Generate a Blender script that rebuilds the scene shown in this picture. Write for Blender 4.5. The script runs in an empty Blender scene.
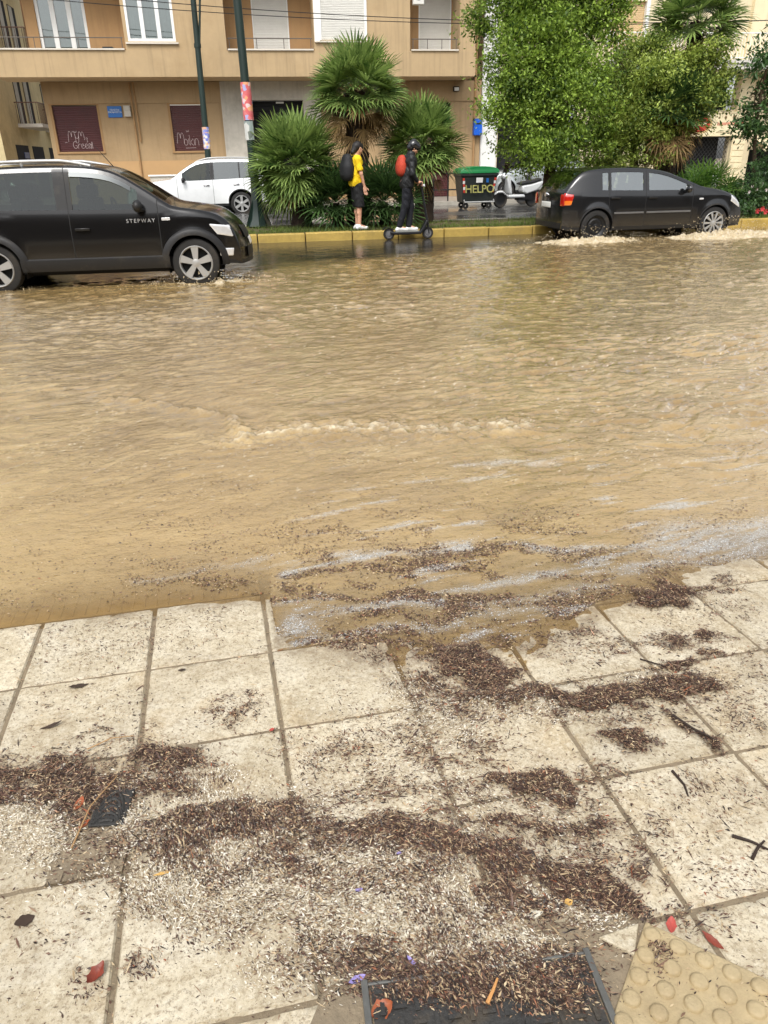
import bpy, bmesh, math, random
import numpy as np
from mathutils import Vector, Matrix
random.seed(7); rng = np.random.default_rng(7)
PI = math.pi
scene = bpy.context.scene
COL = scene.collection

# ------------------------------------------------------------------ camera
F_PX, PITCH, YAW, ROLL, CAM_H = 733.06, math.radians(25.404), math.radians(8.7985), math.radians(1.0838), 1.4588
_F = np.array([math.sin(YAW)*math.cos(PITCH), math.cos(YAW)*math.cos(PITCH), -math.sin(PITCH)])
_R = np.array([math.cos(YAW), -math.sin(YAW), 0.0]); _U = np.cross(_R, _F)
CR = _R*math.cos(ROLL) - _U*math.sin(ROLL); CU = _R*math.sin(ROLL) + _U*math.cos(ROLL)
CAMP = np.array([0, 0, CAM_H])
SLOPE, PZ0 = 0.02723, 0.0667          # pavement falls towards the road
def pav_z(x, y): return PZ0 - SLOPE*y
def ray(px, py):
    d = _F*F_PX + CR*(px-384) - CU*(py-512)
    return d/np.linalg.norm(d)
def at_z(px, py, z=0.0):
    d = ray(px, py); return CAMP + d*((z-CAM_H)/d[2])
def at_y(px, py, Y):
    d = ray(px, py); return CAMP + d*(Y/d[1])
def at_x(px, py, X):
    d = ray(px, py); return CAMP + d*(X/d[0])
def at_pav(px, py):
    d = ray(px, py); t = (PZ0-CAM_H)/(d[2]+SLOPE*d[1]); return CAMP + d*t

cam = bpy.data.cameras.new('camera'); cam.sensor_fit = 'VERTICAL'; cam.sensor_height = 24.0
cam.lens = F_PX/1024*24.0; cam.clip_start = 0.05; cam.clip_end = 3000
co = bpy.data.objects.new('camera', cam); COL.objects.link(co)
M = Matrix(((CR[0], CU[0], -_F[0], 0), (CR[1], CU[1], -_F[1], 0), (CR[2], CU[2], -_F[2], CAM_H), (0, 0, 0, 1)))
co.matrix_world = M
scene.camera = co

# ------------------------------------------------------------------ render / world
scene.view_settings.view_transform = 'Standard'; scene.view_settings.look = 'None'
scene.view_settings.exposure = 0; scene.view_settings.gamma = 1
scene.render.engine = 'CYCLES'
cy = scene.cycles
cy.use_denoising = True
cy.max_bounces = 8; cy.transparent_max_bounces = 16; cy.caustics_reflective = False; cy.caustics_refractive = False
SUN_EL, SUN_AZ = math.radians(52), math.radians(200)    # azimuth measured from +Y clockwise: behind and to the left of the camera
w = bpy.data.worlds.new('World'); scene.world = w; w.use_nodes = True
nt = w.node_tree; nt.nodes.clear()
sky = nt.nodes.new('ShaderNodeTexSky'); sky.sky_type = 'NISHITA'; sky.sun_disc = False
sky.sun_elevation = SUN_EL; sky.sun_rotation = SUN_AZ; sky.air_density = 1.0; sky.dust_density = 4.0; sky.ozone_density = 1.0
hs = nt.nodes.new('ShaderNodeHueSaturation'); hs.inputs['Saturation'].default_value = 0.18; hs.inputs['Value'].default_value = 1.75
bg = nt.nodes.new('ShaderNodeBackground'); bg.inputs['Strength'].default_value = 0.15
out = nt.nodes.new('ShaderNodeOutputWorld')
nt.links.new(sky.outputs[0], hs.inputs['Color']); nt.links.new(hs.outputs[0], bg.inputs[0]); nt.links.new(bg.outputs[0], out.inputs[0])
sl = bpy.data.lights.new('sun', 'SUN'); sl.energy = 1.5; sl.angle = math.radians(16); sl.color = (1.0, 0.96, 0.90)
so = bpy.data.objects.new('sun', sl); COL.objects.link(so)
sd = Vector((math.sin(SUN_AZ)*math.cos(SUN_EL), math.cos(SUN_AZ)*math.cos(SUN_EL), math.sin(SUN_EL)))
so.rotation_euler = (-sd).to_track_quat('-Z', 'Y').to_euler(); so.location = sd*50

# ------------------------------------------------------------------ materials
def C(r, g, b):
    f = lambda v: ((v/255+0.055)/1.055)**2.4 if v/255 > 0.04045 else v/255/12.92
    return (f(r), f(g), f(b), 1.0)
def mul(c, k): return (c[0]*k, c[1]*k, c[2]*k, 1.0)
_mats = {}
class NT:
    def __init__(s, name):
        s.m = bpy.data.materials.new(name); s.m.use_nodes = True; s.t = s.m.node_tree; s.t.nodes.clear()
        s.out = s.n('ShaderNodeOutputMaterial'); s.b = s.n('ShaderNodeBsdfPrincipled'); s.l(s.b.outputs[0], s.out.inputs[0])
        s.tc = s.n('ShaderNodeTexCoord')
    def n(s, t, **k):
        x = s.t.nodes.new(t)
        for a, v in k.items(): setattr(x, a, v)
        return x
    def l(s, a, b): s.t.links.new(a, b)
    def noise(s, scale, detail=4, rough=.6, vec=None, dist=0.0, out='Fac'):
        x = s.n('ShaderNodeTexNoise'); x.inputs['Scale'].default_value = scale; x.inputs['Detail'].default_value = detail
        x.inputs['Roughness'].default_value = rough; x.inputs['Distortion'].default_value = dist
        s.l(vec if vec is not None else s.tc.outputs['Object'], x.inputs['Vector']); return x.outputs[out]
    def ramp(s, fac, stops, interp='LINEAR'):
        x = s.n('ShaderNodeValToRGB'); x.color_ramp.interpolation = interp
        e = x.color_ramp.elements
        while len(e) < len(stops): e.new(0.5)
        for i, (p, c) in enumerate(stops): e[i].position = p; e[i].color = c if len(c) == 4 else (*c, 1)
        s.l(fac, x.inputs[0]); return x.outputs[0]
    def mix(s, fac, a, b, blend='MIX'):
        x = s.n('ShaderNodeMix', data_type='RGBA', blend_type=blend)
        for i, v in ((0, fac), (6, a), (7, b)):
            if isinstance(v, (int, float)): x.inputs[i].default_value = v
            elif isinstance(v, tuple): x.inputs[i].default_value = v
            else: s.l(v, x.inputs[i])
        return x.outputs[2]
    def math(s, op, a, b=0.0, clamp=False):
        x = s.n('ShaderNodeMath', operation=op); x.use_clamp = clamp
        for i, v in ((0, a), (1, b)):
            if isinstance(v, (int, float)): x.inputs[i].default_value = v
            else: s.l(v, x.inputs[i])
        return x.outputs[0]
    def bump(s, h, strength=.3, dist=.01, normal=None):
        x = s.n('ShaderNodeBump'); x.inputs['Strength'].default_value = strength; x.inputs['Distance'].default_value = dist
        s.l(h, x.inputs['Height'])
        if normal is not None: s.l(normal, x.inputs['Normal'])
        return x.outputs[0]
    def scalevec(s, sx, sy, sz, rotz=0.0, src='Object'):
        x = s.n('ShaderNodeMapping'); x.inputs['Scale'].default_value = (sx, sy, sz); x.inputs['Rotation'].default_value = (0, 0, rotz)
        s.l(s.tc.outputs[src], x.inputs['Vector']); return x.outputs[0]
    def attr(s, name):
        x = s.n('ShaderNodeAttribute'); x.attribute_name = name; return x
    def set(s, **k):
        for a, v in k.items():
            i = s.b.inputs[a.replace('_', ' ')]
            if hasattr(v, 'is_linked'): s.l(v, i)
            else: i.default_value = v
def pm(name, col, rough=.6, metal=0.0, var=.18, scale=3.0, bump=0.0, bscale=40.0, spec=.5, coat=0.0, dirt=None, streak=0.0):
    """a painted / plain surface with mild tonal mottling, optional dirt colour and vertical streaks"""
    if name in _mats: return _mats[name]
    t = NT(name)
    n1 = t.noise(scale, 5, .65); n2 = t.noise(scale*7, 3, .6)
    f = t.math('ADD', t.math('MULTIPLY', n1, .65), t.math('MULTIPLY', n2, .35))
    c = t.ramp(f, [(.3, mul(col, 1-var)), (.7, mul(col, 1+var))])
    if dirt is not None:
        d = t.ramp(t.noise(scale*.6, 6, .7), [(.52, (0, 0, 0)), (.72, (1, 1, 1))])
        c = t.mix(t.math('MULTIPLY', d, .55), c, dirt)
    if streak:
        v = t.scalevec(6, 6, .25); s_ = t.ramp(t.noise(1.2, 5, .65, v), [(.5, (0, 0, 0)), (.75, (1, 1, 1))])
        c = t.mix(t.math('MULTIPLY', s_, streak), c, mul(col, .5))
    t.set(Base_Color=c, Metallic=metal, Coat_Weight=coat)
    t.b.inputs['Specular IOR Level'].default_value = spec
    r = t.math('ADD', t.math('MULTIPLY', n2, .2), rough-.1, True); t.set(Roughness=r)
    if bump: t.set(Normal=t.bump(t.noise(bscale, 4, .6), bump, .01))
    _mats[name] = t.m; return t.m
def glass_mat(name, tint=(.25, .3, .28), gloss=.22, rough=.02):
    if name in _mats: return _mats[name]
    t = NT(name); t.t.nodes.remove(t.b)
    tr = t.n('ShaderNodeBsdfTransparent'); tr.inputs[0].default_value = (*tint, 1)
    gl = t.n('ShaderNodeBsdfGlossy'); gl.inputs['Roughness'].default_value = rough; gl.inputs[0].default_value = (.9, .95, .95, 1)
    fr = t.n('ShaderNodeLayerWeight'); fr.inputs[0].default_value = .35
    wob = t.noise(1.3, 2, .5); bn = t.bump(wob, .04, .05); t.l(bn, gl.inputs['Normal'])
    f = t.math('ADD', t.math('MULTIPLY', fr.outputs['Fresnel'], .35), gloss, True)
    m = t.n('ShaderNodeMixShader'); t.l(f, m.inputs[0]); t.l(tr.outputs[0], m.inputs[1]); t.l(gl.outputs[0], m.inputs[2]); t.l(m.outputs[0], t.out.inputs[0])
    _mats[name] = t.m; return t.m
def leaf_mat(name, dark, light, trans=.3, rough=.45, tipcol=None):
    if name in _mats: return _mats[name]
    t = NT(name)
    g = t.n('ShaderNodeNewGeometry')
    big = t.noise(1.7, 4, .65)
    f = t.math('ADD', t.math('MULTIPLY', g.outputs['Random Per Island'], .42), t.math('SUBTRACT', t.math('MULTIPLY', big, 1.25), .33))
    c = t.ramp(f, [(.2, dark), (.8, light)])
    t.set(Base_Color=c, Roughness=rough)
    t.b.inputs['Specular IOR Level'].default_value = .4
    tl = t.n('ShaderNodeBsdfTranslucent'); t.l(c, tl.inputs[0])
    m = t.n('ShaderNodeMixShader'); m.inputs[0].default_value = trans
    t.l(t.b.outputs[0], m.inputs[1]); t.l(tl.outputs[0], m.inputs[2]); t.l(m.outputs[0], t.out.inputs[0])
    _mats[name] = t.m; return t.m

# ------------------------------------------------------------------ object helpers
def props(o, label=None, cat=None, group=None, kind=None):
    if label: o['label'] = label
    if cat: o['category'] = cat
    if group: o['group'] = group
    if kind: o['kind'] = kind
    return o
def thing(name, label, cat, loc=(0, 0, 0), rotz=0.0, group=None, kind=None):
    o = bpy.data.objects.new(name, None); o.empty_display_size = .1; COL.objects.link(o)
    o.location = loc; o.rotation_euler = (0, 0, rotz)
    return props(o, label, cat, group, kind)
def link_mesh(name, me, mats, parent=None):
    for m in (mats if isinstance(mats, (list, tuple)) else [mats]): me.materials.append(m)
    o = bpy.data.objects.new(name, me); COL.objects.link(o)
    if parent is not None: o.parent = parent
    return o
class MB:
    def __init__(s): s.v = []; s.f = []; s.m = []; s.mi = 0
    def add(s, vs, fs, mi=None):
        b = len(s.v); s.v += [tuple(map(float, v)) for v in vs]; s.f += [tuple(b+i for i in f) for f in fs]
        s.m += [s.mi if mi is None else mi]*len(fs); return s
    def box(s, x0, x1, y0, y1, z0, z1, rz=0.0, c=None, taper=0.0):
        vs = [(x0, y0, z0), (x1, y0, z0), (x1, y1, z0), (x0, y1, z0), (x0, y0, z1), (x1, y0, z1), (x1, y1, z1), (x0, y1, z1)]
        if taper:
            mx, my = (x0+x1)/2, (y0+y1)/2
            vs = vs[:4]+[(mx+(x-mx)*(1-taper), my+(y-my)*(1-taper), z) for x, y, z in vs[4:]]
        if rz:
            cx, cy_ = c if c else ((x0+x1)/2, (y0+y1)/2); a, b = math.cos(rz), math.sin(rz)
            vs = [(cx+(x-cx)*a-(y-cy_)*b, cy_+(x-cx)*b+(y-cy_)*a, z) for x, y, z in vs]
        return s.add(vs, [(3, 2, 1, 0), (4, 5, 6, 7), (0, 1, 5, 4), (1, 2, 6, 5), (2, 3, 7, 6), (3, 0, 4, 7)])
    def quad(s, a, b, c, d): return s.add([a, b, c, d], [(0, 1, 2, 3)])
    def tube(s, pts, rad, n=8, cap=True):
        pts = [np.array(p, float) for p in pts]; N = len(pts)
        if not hasattr(rad, '__len__'): rad = [rad]*N
        vs = []; up = None
        for i in range(N):
            t = pts[min(i+1, N-1)]-pts[max(i-1, 0)]; t = t/(np.linalg.norm(t)+1e-9)
            if up is None:
                up = np.array([0, 0, 1.0]) if abs(t[2]) < .9 else np.array([1.0, 0, 0])
            u = up-t*np.dot(up, t); u /= np.linalg.norm(u)+1e-9; w_ = np.cross(t, u); up = u
            for k in range(n):
                a = 2*PI*k/n; vs.append(pts[i]+rad[i]*(math.cos(a)*u+math.sin(a)*w_))
        fs = [(i*n+k, i*n+(k+1) % n, (i+1)*n+(k+1) % n, (i+1)*n+k) for i in range(N-1) for k in range(n)]
        if cap: fs += [tuple(range(n-1, -1, -1)), tuple((N-1)*n+k for k in range(n))]
        return s.add(vs, fs)
    def lathe(s, prof, n=24, axis='z', c=(0, 0, 0), closed=False):
        """prof: (r, h) pairs turned about an axis through c"""
        vs = []
        for r, h in prof:
            for k in range(n):
                a = 2*PI*k/n; x, y = r*math.cos(a), r*math.sin(a)
                vs.append({'z': (c[0]+x, c[1]+y, c[2]+h), 'y': (c[0]+x, c[1]+h, c[2]+y), 'x': (c[0]+h, c[1]+x, c[2]+y)}[axis])
        P = len(prof); fs = []
        for i in range(P if closed else P-1):
            j = (i+1) % P
            for k in range(n): fs.append((i*n+k, i*n+(k+1) % n, j*n+(k+1) % n, j*n+k))
        return s.add(vs, fs)
    def prism(s, poly, h0, h1, axis='z'):
        """poly: 2-D points; axis z: (x,y), axis y: (x,z), axis x: (y,z)"""
        n = len(poly); mk = {'z': lambda p, h: (p[0], p[1], h), 'y': lambda p, h: (p[0], h, p[1]), 'x': lambda p, h: (h, p[0], p[1])}[axis]
        vs = [mk(p, h0) for p in poly]+[mk(p, h1) for p in poly]
        fs = [tuple(range(n-1, -1, -1)), tuple(range(n, 2*n))]+[(i, (i+1) % n, n+(i+1) % n, n+i) for i in range(n)]
        return s.add(vs, fs)
    def ball(s, c, r, nu=12, nv=8, sc=(1, 1, 1)):
        vs = []; fs = []
        for j in range(nv+1):
            t = PI*j/nv
            for i in range(nu):
                a = 2*PI*i/nu; vs.append((c[0]+sc[0]*r*math.sin(t)*math.cos(a), c[1]+sc[1]*r*math.sin(t)*math.sin(a), c[2]+sc[2]*r*math.cos(t)))
        for j in range(nv):
            for i in range(nu): fs.append((j*nu+i, (j+1)*nu+i, (j+1)*nu+(i+1) % nu, j*nu+(i+1) % nu))
        return s.add(vs, fs)
    def build(s, name, mats, parent=None, smooth=None, bevel=0.0, recalc=True):
        me = bpy.data.meshes.new(name); me.from_pydata(s.v, [], s.f); me.update()
        if len(set(s.m)) > 1: me.polygons.foreach_set('material_index', s.m)
        if recalc:
            bm = bmesh.new(); bm.from_mesh(me); bmesh.ops.recalc_face_normals(bm, faces=bm.faces); bm.to_mesh(me); bm.free()
        if smooth is not None:
            me.polygons.foreach_set('use_smooth', [True]*len(me.polygons)); me.set_sharp_from_angle(angle=math.radians(smooth))
        o = link_mesh(name, me, mats, parent)
        if bevel:
            b = o.modifiers.new('bevel', 'BEVEL'); b.width = bevel; b.segments = 2; b.limit_method = 'ANGLE'
        return o
def pieces(mb, name, mats, par, **k):
    """build a mesh builder as one object per separate piece (pieces that touch stay together)"""
    n = len(mb.v); p = list(range(n))
    def find(a):
        while p[a] != a: p[a] = p[p[a]]; a = p[a]
        return a
    for f in mb.f:
        for q in f[1:]: p[find(q)] = find(f[0])
    V = np.array(mb.v); root = np.array([find(i) for i in range(n)]); ids, inv = np.unique(root, return_inverse=True)
    lo = np.full((len(ids), 3), 9e9); hi = -lo; np.minimum.at(lo, inv, V); np.maximum.at(hi, inv, V); lo -= .012; hi += .012
    g = list(range(len(ids)))
    def fg(a):
        while g[a] != a: g[a] = g[g[a]]; a = g[a]
        return a
    for i in range(len(ids)):
        for j in np.where(((lo[i] <= hi) & (hi[i] >= lo)).all(1))[0]:
            a, b = fg(i), fg(int(j))
            if a != b: g[a] = b
    clusters = {}
    for f, m_ in zip(mb.f, mb.m): clusters.setdefault(fg(int(inv[f[0]])), []).append((f, m_))
    res = []
    for fl in clusters.values():
        q = MB(); mp = {}
        for f, m_ in fl:
            for i in f:
                if i not in mp: mp[i] = len(q.v); q.v.append(mb.v[i])
            q.f.append(tuple(mp[i] for i in f)); q.m.append(m_)
        res.append(q.build(name, mats, par, **k))
    return res
def grid_mesh(name, V, nx, ny, smooth=True):
    """V: (ny*nx, 3) array"""
    me = bpy.data.meshes.new(name); i = np.arange((ny-1)*(nx-1)); r, c_ = i//(nx-1), i % (nx-1); a = r*nx+c_
    F = np.stack([a, a+1, a+nx+1, a+nx], 1).astype(np.int32)
    return raw_mesh(me, V, F, smooth)
def raw_mesh(me, V, F, smooth=False):
    n, k = F.shape
    me.vertices.add(len(V)); me.vertices.foreach_set('co', np.ascontiguousarray(V, np.float32).ravel())
    me.loops.add(n*k); me.loops.foreach_set('vertex_index', F.ravel().astype(np.int32))
    me.polygons.add(n); me.polygons.foreach_set('loop_start', (np.arange(n)*k).astype(np.int32))
    me.polygons.foreach_set('loop_total', np.full(n, k, np.int32))
    me.polygons.foreach_set('use_smooth', np.full(n, smooth, bool)); me.update(calc_edges=True); me.validate(); return me
def vattr(me, name, arr):
    a = me.attributes.new(name, 'FLOAT', 'POINT'); a.data.foreach_set('value', np.ascontiguousarray(arr, np.float32))
def copy_tree(o, parent=None):
    c = o.copy(); COL.objects.link(c); c.parent = parent
    for ch in list(o.children): copy_tree(ch, c)
    return c

# ------------------------------------------------------------------ noise
def _hash(ix, iy, seed):
    h = (ix.astype(np.int64)*374761393 + iy.astype(np.int64)*668265263 + seed*1442695041) & 0xffffffff
    h = ((h ^ (h >> 13))*1274126177) & 0xffffffff
    return ((h ^ (h >> 16)) & 0xffffff)/float(0xffffff)
def gnoise(x, y, seed=0):
    x = np.asarray(x, float); y = np.asarray(y, float)
    ix, iy = np.floor(x), np.floor(y); fx, fy = x-ix, y-iy
    u, v = fx*fx*fx*(fx*(fx*6-15)+10), fy*fy*fy*(fy*(fy*6-15)+10)
    def g(dx, dy):
        a = _hash(ix+dx, iy+dy, seed)*2*PI; return np.cos(a)*(fx-dx)+np.sin(a)*(fy-dy)
    return ((g(0, 0)*(1-u)+g(1, 0)*u)*(1-v)+(g(0, 1)*(1-u)+g(1, 1)*u)*v)*1.5
def fbm(x, y, oct=4, seed=0, gain=.5):
    r = 0; a = 1; n = 0
    for i in range(oct):
        r = r+a*gnoise(x*2**i+i*17.3, y*2**i-i*9.1, seed+i*13); n += a; a *= gain
    return r/n
def sstep(a, b, x): t = np.clip((x-a)/(b-a), 0, 1); return t*t*(3-2*t)
def dist_poly(x, y, P):
    """distance from points to a polyline and the fraction along it"""
    best = np.full(np.shape(x), 1e9)
    for a, b in zip(P[:-1], P[1:]):
        d = np.array(b)-np.array(a); L = d@d+1e-12
        t = np.clip(((x-a[0])*d[0]+(y-a[1])*d[1])/L, 0, 1)
        best = np.minimum(best, np.hypot(x-a[0]-t*d[0], y-a[1]-t*d[1]))
    return best
# ================================================================== SETTING: ground, road, pavement, water
TA, TS, TU0, TV0 = math.radians(3.557), 0.38806, -0.72423, 2.02632
ca, sa = math.cos(TA), math.sin(TA)
def tile_xy(u, v): return (u*ca - v*sa, u*sa + v*ca)
def xy_tile(x, y): return (x*ca + y*sa, -x*sa + y*ca)

# --- litter density fields, described on the pavement through the places they lie at
BROWN = [(60,775,95,20,-8,.9),(165,768,62,30,0,.75),(30,795,60,26,0,.7),(230,825,110,27,-5,1),(335,836,95,22,5,1),(430,842,80,22,12,.95),
 (520,868,90,24,15,1),(605,893,72,17,14,1),(588,878,46,14,10,1),(640,858,14,26,-10,.8),(548,792,52,22,8,.85),(505,782,36,14,0,.85),(520,822,60,10,8,.8),
 (606,832,24,22,20,.55),(470,668,60,20,18,1),(560,697,115,13,3,1),(660,690,80,13,-6,1),(705,662,60,9,-10,.7),(440,695,52,24,20,.6),
 (692,730,44,6,33,1),(625,742,36,9,-4,.9),(665,598,38,11,4,1),(705,588,40,8,0,.45),(620,650,60,8,-8,.45),(690,640,40,12,0,.6),(600,715,120,14,0,.4),
 (350,772,80,46,0,.42),(240,708,36,16,0,.6),(205,925,46,30,0,.4),(295,905,110,36,0,.55),(330,955,80,46,0,.5),(440,965,120,46,0,.75),(480,905,120,36,0,.7),
 (300,870,230,66,0,.5),(420,770,110,60,0,.42),(130,860,90,40,0,.4),(150,960,26,22,0,.4),(95,985,22,18,0,.45),(720,800,60,34,0,.26),(650,830,50,26,10,.35),(745,720,30,26,0,.3),(640,700,90,30,0,.32),(590,640,50,16,0,.35),(735,610,40,14,0,.35),(560,1000,60,24,0,.9),(60,940,30,16,0,.25),(170,895,60,26,0,.45),(120,735,60,8,-6,.3),(705,775,40,12,0,.3),
 (660,800,80,30,0,.16),(730,870,60,30,0,.16),(700,920,34,18,20,.6),(560,940,70,26,20,.4),(610,770,26,12,10,.5),(425,872,50,14,0,.9),(280,870,44,34,0,.5),
 (250,850,160,44,0,.75),(420,870,150,60,6,.62),(80,790,130,40,0,.7),(560,850,110,50,12,.55),(490,985,110,26,0,1.0),(430,985,60,22,0,.9),(560,965,44,20,10,.8),(120,640,120,24,-8,.12),(60,700,80,20,0,.10),(400,735,120,24,0,.3),(755,690,30,50,0,.2),(655,960,16,26,0,.5),(520,640,90,12,-4,.35),(410,650,60,16,0,.35)]
CHAFF = [(230,885,130,52,0,1),(385,905,112,66,0,1.1),(330,856,110,22,0,.8),(150,832,58,30,0,.75),(440,800,80,60,-10,.35),(30,832,60,36,0,.8),
 (450,935,92,40,0,.9),(185,785,90,20,0,.6),(560,908,90,17,12,.65),(430,715,64,38,20,.6),(300,800,70,28,0,.5),(500,705,90,20,5,.5),(640,680,90,14,0,.3),
 (250,830,190,50,0,.6),(530,830,110,60,0,.35),(480,955,110,26,0,.9),(300,970,80,36,0,.5),(110,900,80,26,0,.4),(520,960,80,30,0,.35),(350,770,70,40,0,.3),(60,780,80,22,0,.35),(310,935,90,30,0,.5)]
def proj(P):
    d = P-CAMP; zf = d@_F
    return 384+F_PX*(d@CR)/zf, 512-F_PX*(d@CU)/zf
def dens(px, py, L):
    r = np.zeros_like(px)
    for cx, cyy, rx, ry, a, wt in L:
        a = math.radians(a); dx, dy = px-cx, py-cyy
        q = np.hypot((dx*math.cos(a)+dy*math.sin(a))/rx, (-dx*math.sin(a)+dy*math.cos(a))/ry)
        r = np.maximum(r, wt*(1-sstep(.45, 1.35, q)))
    return r
def fields(x, y):
    px, py = proj(np.stack([x, y, pav_z(x, y)], -1))
    wx, wy = x+.10*fbm(x*6, y*6, 4, 5), y+.09*fbm(x*6+31, y*6, 4, 6)
    n1 = fbm(wx*8-wy*5, wy*13+wx*4, 5, 21, .68); n2 = fbm(wx*11, wy*15, 5, 44, .66)
    jx, jy = px+26*fbm(x*8, y*8, 3, 61), py+18*fbm(x*8, y*8, 3, 62)
    b = dens(jx, jy, BROWN); c = dens(jx, jy, CHAFF)
    b = np.minimum(b*1.15, 1.1)*(.22+.78*sstep(-.26, .12, n1+(b-.62)*.55)); c = np.minimum(c*1.15, 1.15)*(.2+.8*sstep(-.32, .12, n2+(c-.6)*.6))
    return b, c

ground = MB(); ground.quad((-1500, -1500, -.32), (1500, -1500, -.32), (1500, 1500, -.32), (-1500, 1500, -.32))
o = ground.build('ground', pm('earth', C(120, 108, 90), .9, var=.25, scale=.3)); props(o, 'bare earth far beyond the streets', 'ground', kind='structure')

# asphalt under the water
t = NT('wet_asphalt'); n1 = t.noise(.55, 6, .65); n2 = t.noise(60, 3, .7)
t.set(Base_Color=t.mix(t.math('MULTIPLY', n2, .6), t.ramp(n1, [(.35, (.030, .030, .030)), (.7, (.085, .082, .075))]), (.10, .10, .098, 1)),
      Roughness=t.ramp(n1, [(.40, (.05, .05, .05)), (.62, (.38, .38, .38))]), Normal=t.bump(n2, .10, .004))
ASPH = t.m
road = MB(); road.box(-70, 80, 3.3, 16.5, -.30, -.12); road.build('road', ASPH)
props(bpy.data.objects['road'], 'near carriageway asphalt lying under the brown flood', 'road', kind='structure')
fr = MB(); fr.box(-70, 80, 19.25, 28.3, -.30, .05); o = fr.build('road', ASPH)
props(o, 'dark wet far carriageway behind the planted median', 'road', kind='structure')
# median, kerbs
soil = pm('soil', C(92, 78, 56), .9, var=.35, scale=1.5, bump=.6, bscale=18)
yel = pm('kerb_yellow', C(172, 146, 74), .6, var=.25, scale=2.5, streak=.3, dirt=mul(C(112, 100, 72), 1), bump=.25, bscale=30)
conc = pm('concrete', C(168, 162, 150), .75, var=.16, scale=1.2, dirt=mul(C(110, 104, 94), 1), bump=.25, bscale=25)
m = MB(); m.box(-70, 80, 16.72, 19.05, -.3, .158); o = m.build('median_soil', soil); props(o, 'soil strip of the planted median', 'soil', kind='structure')
m = MB()
x = -32.0
while x < 40:
    L = .98; d = random.uniform(-.008, .008); m.box(x, x+L, 16.5+d, 16.715, -.3, .168+random.uniform(-.006, .006)); x += 1.0
o = m.build('median_kerb', yel, bevel=.02); props(o, 'yellow painted kerb along the near edge of the median', 'kerb', kind='structure')
m = MB(); m.box(-70, 80, 19.055, 19.25, -.3, .17); m2 = m; o = m.build('median_kerb', conc); props(o, 'bare concrete kerb along the far edge of the median', 'kerb', kind='structure')
m = MB(); m.box(-70, 80, 28.3, 28.5, -.3, .18); o = m.build('kerb', conc); props(o, 'grey kerb of the far pavement by the buildings', 'kerb', kind='structure')
m = MB(); m.box(-70, 80, 28.5, 60, -.3, .165); o = m.build('far_pavement', pm('far_paving', C(158, 152, 142), .35, var=.2, scale=.9, dirt=mul(C(90, 86, 80), 1)))
props(o, 'grey wet far pavement in front of the ochre building', 'pavement', kind='structure')

# --- near pavement: cream slabs in mortar joints
def tile_mat():
    t = NT('cream_slab'); g = t.n('ShaderNodeNewGeometry'); r = g.outputs['Random Per Island']
    vec = t.n('ShaderNodeVectorMath', operation='ADD'); t.l(t.tc.outputs['Object'], vec.inputs[0])
    cmb = t.n('ShaderNodeCombineXYZ'); t.l(t.math('MULTIPLY', r, 37.0), cmb.inputs[0]); t.l(t.math('MULTIPLY', r, 11.0), cmb.inputs[1]); t.l(cmb.outputs[0], vec.inputs[1]); v = vec.outputs[0]
    n1 = t.noise(5, 6, .68, v, .6); n2 = t.noise(26, 5, .7, v); n3 = t.noise(150, 3, .7, v); n4 = t.noise(2.2, 5, .7, v, 1.2)
    base = t.ramp(n1, [(.28, C(184, 170, 142)), (.5, C(208, 197, 172)), (.72, C(222, 214, 194))])
    base = t.mix(t.math('MULTIPLY', t.ramp(n4, [(.52, (0, 0, 0)), (.70, (1, 1, 1))]), .42), base, C(178, 148, 96))
    base = t.mix(t.math('MULTIPLY', t.ramp(n2, [(.50, (0, 0, 0)), (.66, (1, 1, 1))]), .38), base, C(146, 130, 104))
    base = t.mix(t.math('MULTIPLY', t.ramp(n3, [(.55, (0, 0, 0)), (.64, (1, 1, 1))]), .55), base, C(112, 94, 74))
    n5 = t.noise(70, 4, .75, v); base = t.mix(t.math('MULTIPLY', t.ramp(n5, [(.53, (0, 0, 0)), (.62, (1, 1, 1))]), .5), base, C(140, 120, 92)); base = t.mix(t.math('MULTIPLY', t.ramp(n5, [(.36, (1, 1, 1)), (.45, (0, 0, 0))]), .4), base, C(236, 230, 214))
    tone = t.ramp(r, [(0, (.88, .87, .85)), (1, (1.03, 1.02, 1.0))]); base = t.mix(1.0, base, tone, 'MULTIPLY')
    wet = t.attr('wet').outputs['Fac']
    wf = t.math('MULTIPLY', wet, t.ramp(t.noise(18, 5, .7), [(.35, (.25, .25, .25)), (.65, (1, 1, 1))]))
    base = t.mix(wf, base, t.mix(.75, base, C(108, 88, 64), 'MIX'))
    h = t.math('ADD', t.math('MULTIPLY', n1, .8), t.math('ADD', t.math('MULTIPLY', n2, .45), t.math('MULTIPLY', n5, .22)))
    t.set(Base_Color=base, Roughness=t.math('SUBTRACT', .5, t.math('MULTIPLY', wf, .25)), Normal=t.bump(h, .75, .008))
    return t.m
SLAB = tile_mat(); MORTAR = pm('mortar', C(132, 118, 96), .85, var=.25, scale=9, bump=.5, bscale=120)
Vs, Fs, Ms, Wt = [], [], [], []
nv = 0
J = .0055
def add_grid(us, vs_, zfun, mi):
    global nv
    U, V_ = np.meshgrid(us, vs_); X = U*ca-V_*sa; Y = U*sa+V_*ca
    Z = pav_z(X, Y)+zfun(U, V_); n, k = len(us), len(vs_)
    Vs.append(np.stack([X, Y, Z], -1).reshape(-1, 3))
    i = np.arange((k-1)*(n-1)); a = (i//(n-1))*n+i % (n-1)+nv
    Fs.append(np.stack([a, a+1, a+n+1, a+n], 1)); Ms.append(np.full(len(i), mi)); nv += n*k
rt = random.Random(3)
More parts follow.
